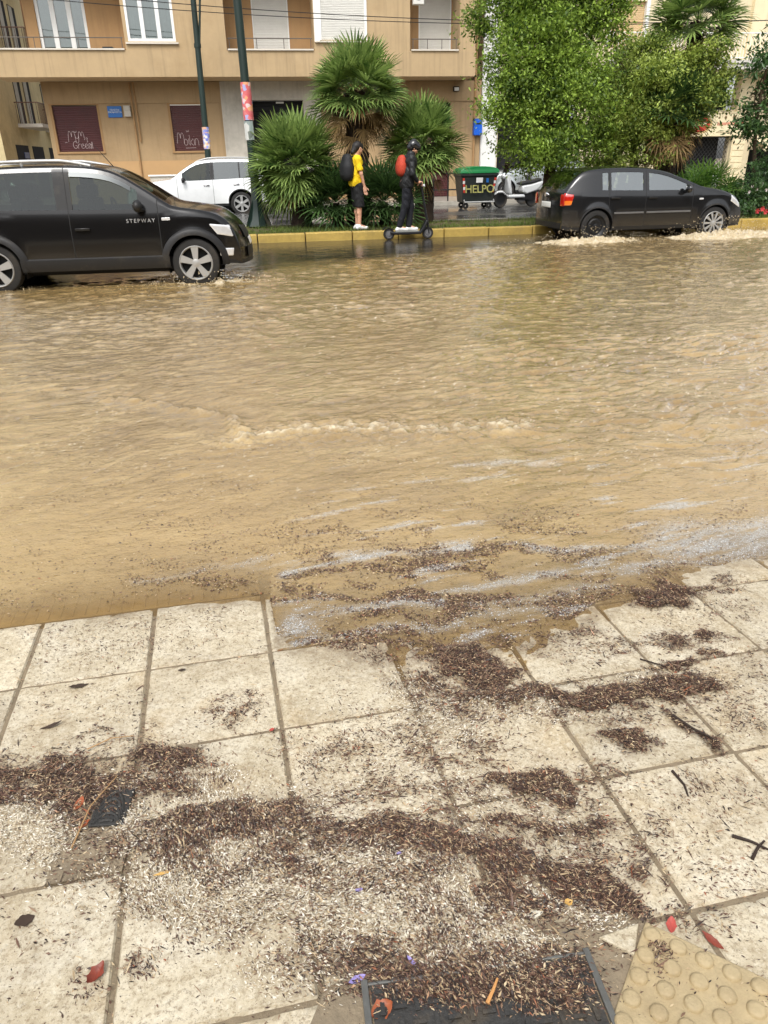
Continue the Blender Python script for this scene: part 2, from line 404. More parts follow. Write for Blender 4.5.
for iu in range(-14, 20):
    for iv in range(-8, 8):
        ua, ub = TU0+iu*TS+J, TU0+(iu+1)*TS-J
        va, vb = TV0-(iv+1)*TS+J, TV0-iv*TS-J
        if vb > 2.45 and not (iu >= 2 and iv == -2): continue
        near = -5 <= iu <= 8 and -2 <= iv <= 4
        n = 20 if near else 2
        us = np.linspace(ua, ub, n); vv = np.linspace(va, vb, n)
        e = .004
        us = np.concatenate([[ua], us+0*us, [ub]]); us[1] = ua+e; us[-2] = ub-e
        vv = np.concatenate([[va], vv+0*vv, [vb]]); vv[1] = va+e; vv[-2] = vb-e
        dz, tx, ty = rt.uniform(-.0012, .0012), rt.uniform(-.004, .004), rt.uniform(-.004, .004)
        def zf(U, V_, ua=ua, ub=ub, va=va, vb=vb, dz=dz, tx=tx, ty=ty, s=iu*31+iv):
            edge = np.minimum(np.minimum(U-ua, ub-U), np.minimum(V_-va, vb-V_))
            chip = np.clip(fbm(U*22+s, V_*22, 3, 9)-.18, 0, 1)*np.exp(-edge/.012)*.02
            return dz+(U-(ua+ub)/2)*tx+(V_-(va+vb)/2)*ty+.0013*fbm(U*14+s*3.1, V_*14, 3, 8)-np.where(edge < .0005, .006, 0)-chip
        add_grid(us, vv, zf, 0)
add_grid(np.linspace(-6.5, 8, 30), np.linspace(-1.5, 2.5, 12), lambda U, V_: -.0055+0*U, 1)
V = np.concatenate(Vs); F = np.concatenate(Fs); me = raw_mesh(bpy.data.meshes.new('pavement'), V, F, True)
me.polygons.foreach_set('material_index', np.concatenate(Ms).astype(np.int32))
b, c = fields(V[:, 0], V[:, 1]); SHW = [(-9, 2.42), (-.07, 2.37), (-.05, 2.05), (.18, 1.90), (.55, 1.87), (.87, 1.885), (1.1, 2.06), (1.26, 2.10), (1.57, 2.22), (1.9, 2.28), (3, 2.5)]
d_s = np.interp(V[:, 0], *zip(*SHW))+.03*fbm(V[:, 0]*9, V[:, 1]*9, 3, 15)-V[:, 1]
vattr(me, 'wet', np.clip(b*1.0+c*.5+.85*np.exp(-np.clip(d_s, 0, 9)/.05)+.30*sstep(-.1, .35, fbm(V[:, 0]*2.1, V[:, 1]*2.1, 4, 19)), 0, 1)); me.set_sharp_from_angle(angle=math.radians(50))
o = link_mesh('pavement', me, [SLAB, MORTAR]); props(o, 'cream stone slab pavement strewn with wet leaf litter', 'pavement', kind='structure')

# tactile strip under the shallow water, kerb stone, and bedding below the pavement
TACT = pm('tactile_yellow', C(178, 160, 124), .6, var=.22, scale=6, dirt=mul(C(150, 128, 92), 1), bump=.35, bscale=140)
def dome(mb, cx, cyy, cz, r, h, ax=None):    # one blister of the tactile paving
    prof = [(r, 0), (r*.93, h*.55), (r*.78, h*.9), (r*.5, h), (0.0001, h*1.02)]
    mb.lathe(prof, 14, 'z', (cx, cyy, cz))
m = MB(); TD = .003; us0, us1 = -3.0, -.055
v0_, v1_ = 2.4199, 2.80
cor = [tile_xy(u, v) for u, v in ((us0, v0_), (us1+.10, v0_), (us1+.10, v1_), (us0, v1_))]
top = [(x, y, pav_z(x, y)-.001-TD) for x, y in cor]; bot = [(x, y, pav_z(x, y)-.06) for x, y in cor]
m.add(top+bot, [(0, 1, 2, 3), (4, 5, 1, 0), (5, 6, 2, 1), (6, 7, 3, 2), (7, 4, 0, 3)])
u = us0+.03
while u < -.93:
    v = v0_+.03
    while v < v1_-.02:
        x, y = tile_xy(u, v); dome(m, x, y, pav_z(x, y)-.001-TD, .0185, .0048); v += .055
    u += .055
u = -.88
while u < .03:
    a, b2 = tile_xy(u, v0_+.015), tile_xy(u, v1_-.01)
    m.tube([(a[0], a[1], pav_z(*a)-.002-TD), (b2[0], b2[1], pav_z(*b2)-.002-TD)], .0032, 6); u += .042
o = m.build('tactile_paving', TACT, smooth=40); props(o, 'yellowish tactile paving of domes and ribs under the shallow brown water', 'tactile paving', kind='structure')
m = MB()
for u0b, u1b, va, vb, dz in ((-9, 9, 2.81, 3.3, -.02), (.05, 9, 2.43, 2.805, -.02), (-9, -3.01, 2.43, 2.805, -.006)):
    cor = [tile_xy(u, v) for u, v in ((u0b, va), (u1b, va), (u1b, vb), (u0b, vb))]
    m.add([(x, y, pav_z(x, y)+dz) for x, y in cor]+[(x, y, pav_z(x, y)-.2) for x, y in cor], [(0, 1, 2, 3), (4, 5, 1, 0), (5, 6, 2, 1), (6, 7, 3, 2), (7, 4, 0, 3)])
o = m.build('pavement_kerb', conc); props(o, 'submerged kerb stones at the edge of the near pavement', 'kerb', kind='structure')
m = MB(); cor = [(-70, -40), (80, -40), (80, 2.6), (-70, 2.6)]
m.add([(x, y, pav_z(x, y)-.03) for x, y in cor], [(0, 1, 2, 3)]); o = m.build('pavement_bed', conc); props(o, 'concrete bed running on beneath the slab pavement', 'pavement', kind='structure')

# --- flood water
SH = [(-9, 2.42), (-1.05, 2.39), (-.56, 2.415), (-.07, 2.37), (-.05, 2.05), (.02, 1.95), (.18, 1.90), (.33, 1.865), (.55, 1.87), (.72, 1.85), (.87, 1.885), (1.0, 1.97), (1.1, 2.06), (1.26, 2.10), (1.57, 2.22), (1.9, 2.28), (3, 2.5), (12, 2.5)]
NX, NY = 680, 640
uu = np.linspace(-1, 1, NX); yy = 1.70*(16.52/1.70)**np.linspace(0, 1, NY)
U, Y = np.meshgrid(uu, yy)
spread = 1.15+.80*Y
X = .17*Y + spread*(U*.92 + .75*U**7 + 3.0*U**25)
shx, shy = zip(*SH); S = np.interp(X, shx, shy)+.018*fbm(X*5, Y*0+2.2, 3, 77)
lev = pav_z(X, S); off = Y-S
base = lev*np.exp(-np.clip(off, 0, 9)/.7)
base = np.where(off < 0, lev+off*.05-.0, base)
def dirn(ang, lu, lv, seed, oct=4):
    c_, s_ = math.cos(ang), math.sin(ang)
    wx = X+.22*fbm(X*1.1, Y*1.1, 3, seed+70); wy = Y+.22*fbm(X*1.1+9, Y*1.1, 3, seed+71)
    return fbm((wx*c_+wy*s_)/lu, (-wx*s_+wy*c_)/lv, oct, seed, .55)
wl = 1-sstep(-.6, 1.6, X-.25*(Y-3))
nL = dirn(math.radians(30), .34, .085, 1, 5); nR = dirn(math.radians(14), .28, .10, 2, 5); nF = dirn(math.radians(8), .36, .22, 3, 6)
nf2 = dirn(math.radians(4), .16, .12, 4, 3)
ridge = lambda n: (1-np.abs(n)*2.2)
far = sstep(5.2, 8.5, Y)
amp = (.0014+.0115*sstep(.15, 1.9, off))*(1+1.5*sstep(.6, 2.4, X)*(1-sstep(6, 8, Y)))
calm = .45+.8*sstep(-.2, .35, fbm(X*.55, Y*.8, 3, 90))
h = (nL*wl+nR*(1-wl))*amp*calm*1.25*(1-far)+far*(nF*.022+nf2*.009)*(.7+.5*calm)
h += (1-far)*amp*.42*ridge(nR)*(1-wl)+(1-far)*amp*.40*ridge(nL)*wl
h += .0055*nf2*sstep(2.8, 5, Y)
# standing wave where the current trips over something
J1 = [tuple(at_z(*q)[:2]) for q in ((110, 398), (170, 406), (225, 416), (242, 428), (246, 440))]
J2 = [tuple(at_z(*q)[:2]) for q in ((246, 440), (300, 432), (360, 430), (440, 431), (520, 428))]
d1 = dist_poly(X+.06*fbm(X*4, Y*4, 3, 31), Y+.06*fbm(X*4, Y*4, 3, 32), J1); d2 = dist_poly(X+.1*fbm(X*4, Y*4, 3, 33), Y+.1*fbm(X*4, Y*4, 3, 34), J2)
n_s = fbm(X*14, Y*14, 4, 35, .6)
h += .034*np.exp(-(d1/.06)**2)*(.7+.8*n_s) + np.exp(-(d2/.22)**2)*(.016+.036*n_s) - .016*np.exp(-(d1/.2)**2)
foam = np.clip(1.1*np.exp(-(d2/.07)**2)*sstep(-.15, .3, n_s)+.35*np.exp(-(d1/.05)**2)*sstep(-.1, .4, n_s), 0, 1)
# flecks of foam and bubbles carried on the ripples, thicker to the right
fk = fbm(X*17, Y*24, 3, 140, .7); foam = np.maximum(foam, .85*sstep(.30, .46, fk)*sstep(2.7, 3.6, Y)*(1-sstep(8, 11, Y))*sstep(-.25, .3, fbm(X*1.2, Y*1.6, 3, 141)+.12*np.clip(X, -1, 2)))
# wake rings round the driving cars
WK = [(-.95, 11.0, .55), (-3.5, 11.1, .5), (7.0, 14.6, .8), (9.6, 14.6, .9)]
for wx, wy, wa in WK:
    r = np.hypot(X-wx, (Y-wy)*1.6); n_ = fbm(X*5, Y*5, 4, int(wx*7+60), .6)
    h += wa*np.exp(-(r/1.1)**2)*(.035*n_+.02)
    foam = np.maximum(foam, np.clip(wa*.95*np.exp(-(r/(.55 if wx < 3 else 1.3))**2)*sstep(-.2, .3, n_), 0, 1))
bY0 = np.interp(X, [-8, -3.5, 0, 3, 6, 9], [10.3, 10.4, 11.6, 12.9, 14.2, 15.5]); h *= 1-.80*sstep(0, 1.6, Y-bY0)*(1-sstep(5, 8, X))
Z = base+h*sstep(-.05, .25, off)
wave_tone = (nL*wl+nR*(1-wl))*(1-far)+far*(.6*nF+.6*nf2)+.35*nf2*(1-far)
wave_tone = wave_tone*(.28+.85*sstep(-.15, .3, fbm(X*.7+3, Y*.9, 3, 160)+.16*np.clip(X-.2, -1, 1.5)))*(.55+.45*sstep(3.2, 6.5, Y))
depth = Z-pav_z(X, Y)
def pl(*q): return [tuple(at_z(*p_)[:2]) for p_ in q]
SCUM_SHEEN = [(pl((690, 545), (775, 534)), .16, 1.0), (pl((288, 574), (330, 562), (400, 551), (475, 545)), .035, 1), (pl((272, 668), (282, 640), (300, 616), (350, 611), (450, 606)), .028, 1), (pl((280, 650), (300, 628)), .05, .9),  # the two wide right-hand streaks paint sky sheen on calm water, the rest scummy film
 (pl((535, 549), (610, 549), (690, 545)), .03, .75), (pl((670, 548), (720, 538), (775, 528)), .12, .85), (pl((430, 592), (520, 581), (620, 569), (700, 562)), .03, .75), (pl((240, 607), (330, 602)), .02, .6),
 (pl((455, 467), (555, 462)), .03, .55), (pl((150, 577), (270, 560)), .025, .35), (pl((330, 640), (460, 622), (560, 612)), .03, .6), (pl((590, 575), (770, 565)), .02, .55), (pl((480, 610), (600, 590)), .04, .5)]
wX, wY = X+.17*fbm(X*2.6, Y*3.2, 5, 51), Y+.095*fbm(X*3, Y*4, 5, 52)
scum = np.zeros_like(X)
st_n = fbm((X*.97+Y*.25)*3.2, (-X*.25+Y*.97)*16, 4, 53, .6)
for P_, wd, wt in SCUM_SHEEN:
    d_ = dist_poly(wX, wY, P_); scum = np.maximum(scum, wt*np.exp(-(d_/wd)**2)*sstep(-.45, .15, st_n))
st2 = fbm((X*.98+Y*.17)*1.6, (-X*.17+Y*.98)*10, 5, 58, .6)
zone = sstep(4.2, 2.6, Y) if False else 1-sstep(2.7, 4.0, Y)
scum = np.maximum(scum, .8*zone*sstep(.18, .42, st2)*sstep(-.4, .6, X))
ctr_ = np.exp(-((X-.45)/.75)**2-((Y-2.25)/.48)**2)
DL = [pl((0, 338), (60, 334), (130, 330), (240, 326), (330, 318), (420, 312)), pl((60, 400), (150, 402), (240, 432)), pl((470, 395), (560, 380), (640, 372))]
dl = np.zeros_like(X)
for P_ in DL: dl = np.maximum(dl, np.exp(-(dist_poly(X+.3*fbm(X*1.5, Y*1.5, 3, 150), Y+.3*fbm(X*1.5, Y*1.5, 3, 151), P_)/.22)**2)*sstep(-.1, .3, fbm(X*5, Y*7, 4, 152, .65))*.8)
silt = np.minimum(ctr_*1.3, 1)*sstep(-.30, .22, fbm(wX*3.2-wY*2, wY*8+wX*2, 5, 57, .66))+(1-ctr_)*zone*sstep(-.05, .35, fbm((X*.96+Y*.28)*1.5, (-X*.28+Y*.96)*6, 5, 55, .6))*(.35+.65*np.exp(-((X-.55)/.9)**2))
bY = np.interp(X, [-8, -3.5, 0, 3, 6, 9], [10.3, 10.4, 11.6, 12.9, 14.2, 15.5]); asph_and_shade = sstep(0, 1.3, Y-bY+.75*fbm(X*.5, Y*1.1, 4, 66))*(1-.6*sstep(5, 8, X))  # thin water over dark asphalt, drawn nearer on the left to paint crossover's shade
silt = np.maximum(silt, dl)
X_w, Y_w, Z_w, depth_w = X, Y, Z, depth
me = grid_mesh('flood_water', np.stack([X, Y, Z], -1).reshape(-1, 3), NX, NY)
for k_, a_ in (('depth', depth), ('foam', foam), ('scum', scum), ('silt', silt), ('asph', asph_and_shade), ('flow', wave_tone)): vattr(me, k_, a_.ravel())
t = NT('muddy_water'); A = lambda n: t.attr(n).outputs['Fac']
fl = t.scalevec(.9, 1.9, 1, math.radians(-16)); fl2 = t.scalevec(3.0, 5.5, 1, math.radians(-20))
n1 = t.noise(1.6, 6, .66, fl, .8); n2 = t.noise(2.2, 6, .7, fl2, .6); n3 = t.noise(55, 4, .7); n4 = t.noise(240, 2, .6)
mud = t.ramp(n1, [(.30, C(138, 113, 70)), (.52, C(164, 138, 91)), (.72, C(186, 162, 114))])
mud = t.mix(t.math('MULTIPLY', t.ramp(n2, [(.5, (0, 0, 0)), (.7, (1, 1, 1))]), .4), mud, C(132, 108, 72))
fw = t.math('ADD', t.math('ADD', .5, t.math('MULTIPLY', A('flow'), .8)), t.math('MULTIPLY', t.math('SUBTRACT', n3, .5), .9), True)
mud = t.mix(t.ramp(fw, [(.15, (.6, .6, .6)), (.48, (0, 0, 0))]), mud, C(116, 94, 60)); mud = t.mix(t.ramp(fw, [(.60, (0, 0, 0)), (.90, (.6, .6, .6))]), mud, C(208, 189, 148))  # wave field painted as dark troughs and pale crests, standing in for reflections
grit = t.ramp(t.math('ADD', t.math('MULTIPLY', n3, .6), t.math('MULTIPLY', n4, .4)), [(.56, (0, 0, 0)), (.64, (1, 1, 1))])
sf = t.math('MULTIPLY', A('silt'), t.math('ADD', .22, t.math('MULTIPLY', grit, .4)), True)
mud = t.mix(t.ramp(t.math('MULTIPLY', A('depth'), 20.0), [(.1, (.6, .6, .6)), (.9, (0, 0, 0))]), mud, C(184, 155, 102))
mud = t.mix(sf, mud, t.mix(t.ramp(n4, [(.45, (0, 0, 0)), (.6, (1, 1, 1))]), C(74, 62, 48), C(128, 116, 98)))
grain = t.ramp(t.math('ADD', t.math('MULTIPLY', n3, .45), t.math('MULTIPLY', n4, .55)), [(.38, (.15, .15, .15)), (.56, (1, 1, 1))])
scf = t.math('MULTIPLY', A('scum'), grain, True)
mud = t.mix(scf, mud, C(206, 203, 196))  # scum grey, which also carries the painted sky sheen
mud = t.mix(t.math('MULTIPLY', A('foam'), t.ramp(t.noise(26, 4, .7), [(.35, (.1, .1, .1)), (.6, (1, 1, 1))]), True), mud, C(222, 208, 178))
mud = t.mix(A('asph'), mud, t.ramp(n1, [(.35, (.016, .015, .013)), (.72, (.060, .050, .036))]))
rough = t.math('ADD', t.math('ADD', .06, t.math('MULTIPLY', A('asph'), .10)), t.math('ADD', t.math('MULTIPLY', scf, .45), t.math('MULTIPLY', A('foam'), .35)), True)
bw = t.math('ADD', t.math('MULTIPLY', t.noise(8, 5, .65, t.scalevec(1, 1.7, 1, math.radians(-14))), 1.0), t.math('MULTIPLY', n3, .12))
bsub = t.math('SUBTRACT', 1.0, t.math('MULTIPLY', A('asph'), .8)); nrm = t.bump(t.math('MULTIPLY', bw, bsub), .60, .02)
t.set(Base_Color=mud, Roughness=rough, IOR=1.5, Normal=nrm, Coat_Weight=t.math('SUBTRACT', 1.0, A('asph'), True), Specular_IOR_Level=t.math('SUBTRACT', .5, t.math('MULTIPLY', A('asph'), .30)), Coat_Normal=nrm); t.b.inputs['Coat Roughness'].default_value = .03
tr = t.n('ShaderNodeBsdfTransparent'); tr.inputs[0].default_value = (.88, .78, .60, 1)
gl = t.n('ShaderNodeBsdfGlossy'); gl.inputs['Roughness'].default_value = .05; t.l(nrm, gl.inputs['Normal'])
frn = t.n('ShaderNodeFresnel'); frn.inputs[0].default_value = 1.33
film = t.n('ShaderNodeMixShader'); t.l(frn.outputs[0], film.inputs[0]); t.l(tr.outputs[0], film.inputs[1]); t.l(gl.outputs[0], film.inputs[2])
al = t.ramp(t.math('MULTIPLY', A('depth'), 40.0), [(0, (.10, .10, .10)), (.10, (.50, .50, .50)), (.28, (.84, .84, .84)), (.6, (1, 1, 1))])
al = t.math('MAXIMUM', al, t.math('MULTIPLY', scf, .8))
fm = t.n('ShaderNodeMixShader'); t.l(al, fm.inputs[0]); t.l(film.outputs[0], fm.inputs[1]); t.l(t.b.outputs[0], fm.inputs[2]); t.l(fm.outputs[0], t.out.inputs[0])
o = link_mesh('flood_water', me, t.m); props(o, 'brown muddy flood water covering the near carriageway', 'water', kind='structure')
# ================================================================== CARS
def paint(name, col, rough=.22, metal=.0, mud=.5, coat=.7):
    """car paint with clear coat, rain dust and mud film low down"""
    if name in _mats: return _mats[name]
    t = NT(name); sp = t.n('ShaderNodeSeparateXYZ'); t.l(t.tc.outputs['Object'], sp.inputs[0])
    n = t.noise(3, 5, .7); low = t.ramp(t.math('SUBTRACT', t.math('ADD', sp.outputs[2], t.math('MULTIPLY', n, .35)), .2), [(.15, (1, 1, 1)), (.62, (0, 0, 0))])
    f = t.math('MULTIPLY', low, t.math('MULTIPLY', n, mud), True)
    c = t.mix(f, t.ramp(t.noise(1.5, 4, .6), [(.3, mul(col, .9)), (.7, mul(col, 1.1))]), C(128, 112, 84))
    t.set(Base_Color=c, Metallic=metal, Roughness=t.math('ADD', rough, t.math('MULTIPLY', f, .5), True), Coat_Weight=coat)
    t.b.inputs['Specular IOR Level'].default_value = .4
    t.b.inputs['Coat Roughness'].default_value = .06
    t.set(Normal=t.bump(t.noise(2.2, 2, .5), .02, .05))
    _mats[name] = t.m; return t.m
TYRE = pm('tyre_rubber', C(30, 29, 28), .75, var=.25, scale=6, bump=.3, bscale=60, dirt=C(80, 70, 55))
ALLOY = pm('alloy', C(172, 172, 170), .35, .35, var=.06, scale=5)
STEELB = pm('black_steel', C(24, 24, 25), .5, .3, var=.2)
BLKPL = pm('black_plastic', C(24, 24, 25), .55, var=.2, scale=6, dirt=C(64, 58, 48))
DARK = pm('dark_void', C(10, 10, 10), .8, var=.1)
CHROME = pm('chrome', C(210, 210, 212), .12, 1.0, var=.05)
SEATM = pm('seat_cloth', C(52, 52, 54), .85, var=.2)
GLASS = glass_mat('car_glass', (.20, .25, .22), .03)
GLASSP = glass_mat('pale_car_glass', (.40, .48, .44), .26)
GLASSD = glass_mat('dark_car_glass', (.10, .11, .11), .12)
LAMPW = pm('lamp_clear', C(226, 228, 230), .08, .35, var=.12, scale=16, coat=.8)
LAMPR = pm('lamp_red', C(176, 28, 20), .1, var=.2, scale=12, coat=1.0)
LAMPO = pm('lamp_amber', C(225, 120, 40), .12, var=.1, coat=1.0)
SEAM = pm('seam_black', C(6, 6, 6), .7, var=.1)

def chaikin(P, it=2):
    P = [np.array(p, float) for p in P]
    for _ in range(it):
        Q = [P[0]]
        for a, b in zip(P[:-1], P[1:]): Q += [a*.75+b*.25, a*.25+b*.75]
        Q.append(P[-1]); P = Q
    return np.array(P)

def wheel(parent, x, y, zc, R, style, side):
    """one wheel: tyre with rim and spokes; side -1 faces -Y"""
    tw = .20; e = bpy.data.objects.new('wheel', None); COL.objects.link(e); e.parent = parent; e.location = (x, y, zc); e.empty_display_size = .1
    rr = R*.70; m = MB()
    m.lathe([(rr, -tw/2), (R*.90, -tw/2), (R*.965, -tw*.46), (R, -tw*.34), (R, tw*.34), (R*.965, tw*.46), (R*.9, tw/2), (rr, tw/2), (rr, -tw/2)], 40, 'y')
    m.build('tyre', TYRE, e, smooth=40)
    s = side; m = MB(); m.mi = 0
    f = s*tw*.5
    # rim barrel and lip
    m.lathe([(rr*1.015, f), (rr*.97, f+s*.012), (rr*.92, f), (rr*.90, f-s*.05), (rr*.88, -f)], 40, 'y')
    m.mi = 1; m.lathe([(rr*.90, f-s*.075), (.0001, f-s*.07)], 24, 'y'); m.mi = 0
    def spoke(a, w0, w1, r0, r1, d0, d1, th=.02):
        c_, n_ = math.cos(a), math.sin(a); P = []
        for r, w_, d in ((r0, w0, d0), (r1, w1, d1)):
            for k in (-1, 1):
                px, pz = r*c_-k*w_*n_, r*n_+k*w_*c_
                P += [(px, f+s*d, pz), (px, f+s*(d-th), pz)]
        m.add(P, [(0, 2, 6, 4), (1, 5, 7, 3), (0, 4, 5, 1), (2, 3, 7, 6), (4, 6, 7, 5), (0, 1, 3, 2)])
    if style == 'five':
        for k in range(5):
            a = PI/2+k*2*PI/5; spoke(a-.0, rr*.13, rr*.225, rr*.14, rr*.93, .004, .006)
    elif style == 'six':
        for k in range(6): spoke(PI/6+k*PI/3, rr*.13, rr*.17, rr*.14, rr*.93, .004, .006)
    elif style == 'cover':
        for k in range(10): spoke(k*PI/5, rr*.045, rr*.11, rr*.14, rr*.93, .010, .002)
    else:
        m.mi = 0; m.lathe([(rr*.92, f-.01*s), (rr*.72, f-s*.035), (rr*.6, f-s*.02), (rr*.35, f-s*.03), (.0001, f-s*.03)], 32, 'y')
    m.lathe([(rr*.24, f-s*.03), (rr*.23, f+s*.006), (rr*.17, f+s*.012), (.0001, f+s*.014)], 20, 'y')
    if style == 'steel':
        m.mi = 1
        for k in range(8):
            a = k*PI/4+.2; m.ball((rr*.52*math.cos(a), f-s*.02, rr*.52*math.sin(a)), rr*.09, 8, 6, (1, .25, 1))
    o = m.build('rim', [STEELB if style == 'steel' else ALLOY, DARK], e, smooth=35)
    return e

def make_car(name, label, P, group=None):
    """P: outline (x,z) from the rear bumper over the roof to the front bumper; x = 0 at the rear axle"""
    root = thing(name, label, 'car', group=group)
    BODY, TRIM = P['paint'], P.get('trim', BLKPL)
    out = chaikin(P['outline'], 2); WB, R, zc = P['wb'], P['R'], P['R']
    xs0, zs0 = out[:, 0].copy(), out[:, 1]
    for i in range(1, len(xs0)): xs0[i] = max(xs0[i], xs0[i-1]+.0004)
    x0, x1 = xs0[0], xs0[-1]
    Ra = R+P.get('gap', .06)
    st = list(xs0)+list(np.arange(x0+.02, x1, .04))
    for xw in (0, WB):
        for a in np.linspace(0, PI, 25): st.append(xw+Ra*math.cos(a))
    sw = .010
    seams = P['seams']                                   # door edge positions
    for s_ in seams: st += [s_-sw/2, s_+sw/2]
    for a, b in P['wins']: st += [a, b]
    st += [P['cowl'], P['ws_top'], P['rw_top'], P['rw_low']]
    st = sorted(st); xs = [st[0]]
    for v in st[1:]:
        if v-xs[-1] > .0015: xs.append(v)
    xs = np.array(xs); N = len(xs)
    zup = np.interp(xs, xs0, zs0)
    sill = P.get('sill', .22)
    zl = np.full(N, sill)
    zl = np.where(xs > x1-.55, sill+(.0)*xs, zl)
    e0, e1 = (xs-x0)/.30, (x1-xs)/.30
    zl = zl+(zs0[0]-sill)*np.clip(1-e0, 0, 1)**2+(zs0[-1]-sill)*np.clip(1-e1, 0, 1)**2
    for xw in (0, WB):
        d = np.abs(xs-xw); zl = np.where(d < Ra, np.maximum(zl, zc+np.sqrt(np.maximum(Ra**2-d**2, 0))), zl)
    zl = np.minimum(zl, zup-.0005)
    bx, bz = zip(*P['belt']); zb = np.minimum(np.interp(xs, bx, bz), zup); zb = np.maximum(zb, zl+.0002)
    Wm = P['W']/2; tum = P.get('tum', .30)
    def endf(x, L0=.75, L1=.85):
        r = np.clip((x0+L0-x)/L0, 0, 1); f = np.clip((x-(x1-L1))/L1, 0, 1)
        return P.get('tr', .10)*r**2.6+P.get('tf', .20)*f**2.4
    def halfw(x, z):
        x = np.asarray(x, float); z = np.asarray(z, float)
        zbl = np.interp(x, bx, bz)
        y = Wm*(1-endf(x)) - .05*np.clip((.5-z)/.3, 0, 1)**2 - .035*np.clip((z-.62)/(zbl-.62+1e-6), 0, 1)**2
        y = y-tum*np.clip(z-zbl, 0, 2)
        zu = np.interp(x, xs0, zs0); g = np.clip((z-(zu-.06))/.06, 0, 1)
        y = y-.035*g**2
        y = y+P.get('flare', .018)*np.exp(-((np.minimum(np.hypot(x, z-zc), np.hypot(x-WB, z-zc))-Ra)/.07)**2)
        cr = P.get('crease', .0); y = y+cr*np.exp(-((z-(zbl-.09))/.03)**2)
        return y
    nb = 10; fr = [0, .16, .42, .5, .58, .7, .84, 1]                       # greenhouse rows
    Hg = zup-zb
    a_ = np.minimum(.035/np.maximum(Hg, 1e-6), .2); b_ = np.minimum(P.get('railh', .075)/np.maximum(Hg, 1e-6), .45)
    rows = [zl+(zb-zl)*k/nb for k in range(nb)]
    rows.append(zb); rows.append(zb+Hg*a_)
    for k in range(1, 5): rows.append(zb+Hg*(a_+(1-a_-b_)*k/5))
    rows.append(zb+Hg*(1-b_)); rows.append(zb+Hg*(1-b_*.35)); rows.append(zup)
    Zr = np.array(rows); NR = len(rows); r_w0, r_w1 = nb+1, nb+6            # window rows
    Xr = np.broadcast_to(xs, Zr.shape); Yr = halfw(Xr, Zr)
    bul = lambda x: P.get('bulf', .14)*np.clip((x-(x1-.9))/.9, 0, 1)**2-P.get('bulr', .08)*np.clip((x0+.7-x)/.7, 0, 1)**2
    bins = {}
    def bin_(k): return bins.setdefault(k, MB())
    def put(key, pts, mi=0):
        mb = bin_(key); mb.add(pts, [tuple(range(len(pts)))], mi)
    for i in range(N-1):
        xm = (xs[i]+xs[i+1])/2
        seam = any(abs(xm-s_) < sw/2 for s_ in seams)
        door = None
        for k, (a, b) in enumerate(P['doors']):
            if a < xm < b: door = k
        win = None
        for k, (a, b) in enumerate(P['wins']):
            if a < xm < b: win = k
        for r in range(NR-1):
            zz = [Zr[r, i], Zr[r, i+1], Zr[r+1, i+1], Zr[r+1, i]]
            if max(zz[2]-zz[1], zz[3]-zz[0]) < 1e-4: continue
            for s in (-1, 1):
                pts = [(xs[i], s*Yr[r, i], zz[0]), (xs[i+1], s*Yr[r, i+1], zz[1]), (xs[i+1], s*Yr[r+1, i+1], zz[2]), (xs[i], s*Yr[r+1, i], zz[3])]
                if s > 0: pts = pts[::-1]
                if r >= r_w0 and r < r_w1 and win is not None and min(Hg[i], Hg[i+1]) > .17:
                    put(('win', s, win), [(p[0], p[1]-s*.010, p[2]) for p in pts]); continue
                if seam and r < r_w1+1 and r > 0 and Zr[r, i] < P.get('seamtop', 9): put('body', pts, 1); continue
                low = (r == 0) or (P.get('lowtrim') and (zz[2]+zz[3])/2 < P['lowtrim'])
                pil = P.get('blackpillars') and r_w0 <= r < r_w1 and P['wins'][0][0] < xm < P['wins'][-1][1]
                mi = 2 if (low or pil) else 0
                if door is not None and r > 0 and r < r_w1+1: put(('door', s, door), pts, mi)
                else: put('body', pts, mi)
    # top skin
    sv = np.array([-1, -.985, -.95, -.9, -.8, -.6, -.3, 0, .3, .6, .8, .9, .95, .985, 1])
    ye = Yr[-1]
    camb = np.interp(xs, [x0, x0+.5, P['ws_top'], P['cowl'], x1-.3, x1], [.01, .03, .035, .045, .05, .0])
    TX = xs[:, None]+bul(xs)[:, None]*(1-sv**2)[None]; TY = ye[:, None]*sv[None]; TZ = zup[:, None]+camb[:, None]*(1-np.abs(sv)**2.2)[None]
    for i in range(N-1):
        xm = (xs[i]+xs[i+1])/2
        ws = P['ws_top']+.03 < xm < P['cowl']-.03; rw = P['rw_low'] < xm < P['rw_top']-.02
        hood = xm > P['cowl']
        for j in range(len(sv)-1):
            pts = [(TX[a, b], TY[a, b], TZ[a, b]) for a, b in ((i, j), (i, j+1), (i+1, j+1), (i+1, j))][::-1]
            inn = abs(sv[j]+sv[j+1])/2 < .885
            if ws and inn: put('windscreen', pts)
            elif rw and inn: put('rear_window', pts)
            elif hood and abs(sv[j]+sv[j+1])/2 < .96 and zup[i] > P.get('bonnet_z', .8): put('bonnet', pts)
            else:
                lowz = zup[i] < P.get('lowtrim_end', .36); put('body', pts, 2 if lowz else 0)
    mats = [BODY, SEAM, TRIM]
    def fin(mb, nm, mt, par):
        me = bpy.data.meshes.new(nm); me.from_pydata(mb.v, [], mb.f); me.update(); me.polygons.foreach_set('material_index', mb.m)
        bm = bmesh.new(); bm.from_mesh(me); bmesh.ops.remove_doubles(bm, verts=bm.verts, dist=.0003)
        bmesh.ops.dissolve_degenerate(bm, edges=bm.edges, dist=.0002); bm.to_mesh(me); bm.free()
        me.polygons.foreach_set('use_smooth', [True]*len(me.polygons)); me.set_sharp_from_angle(angle=math.radians(38))
        return link_mesh(nm, me, mt, par)
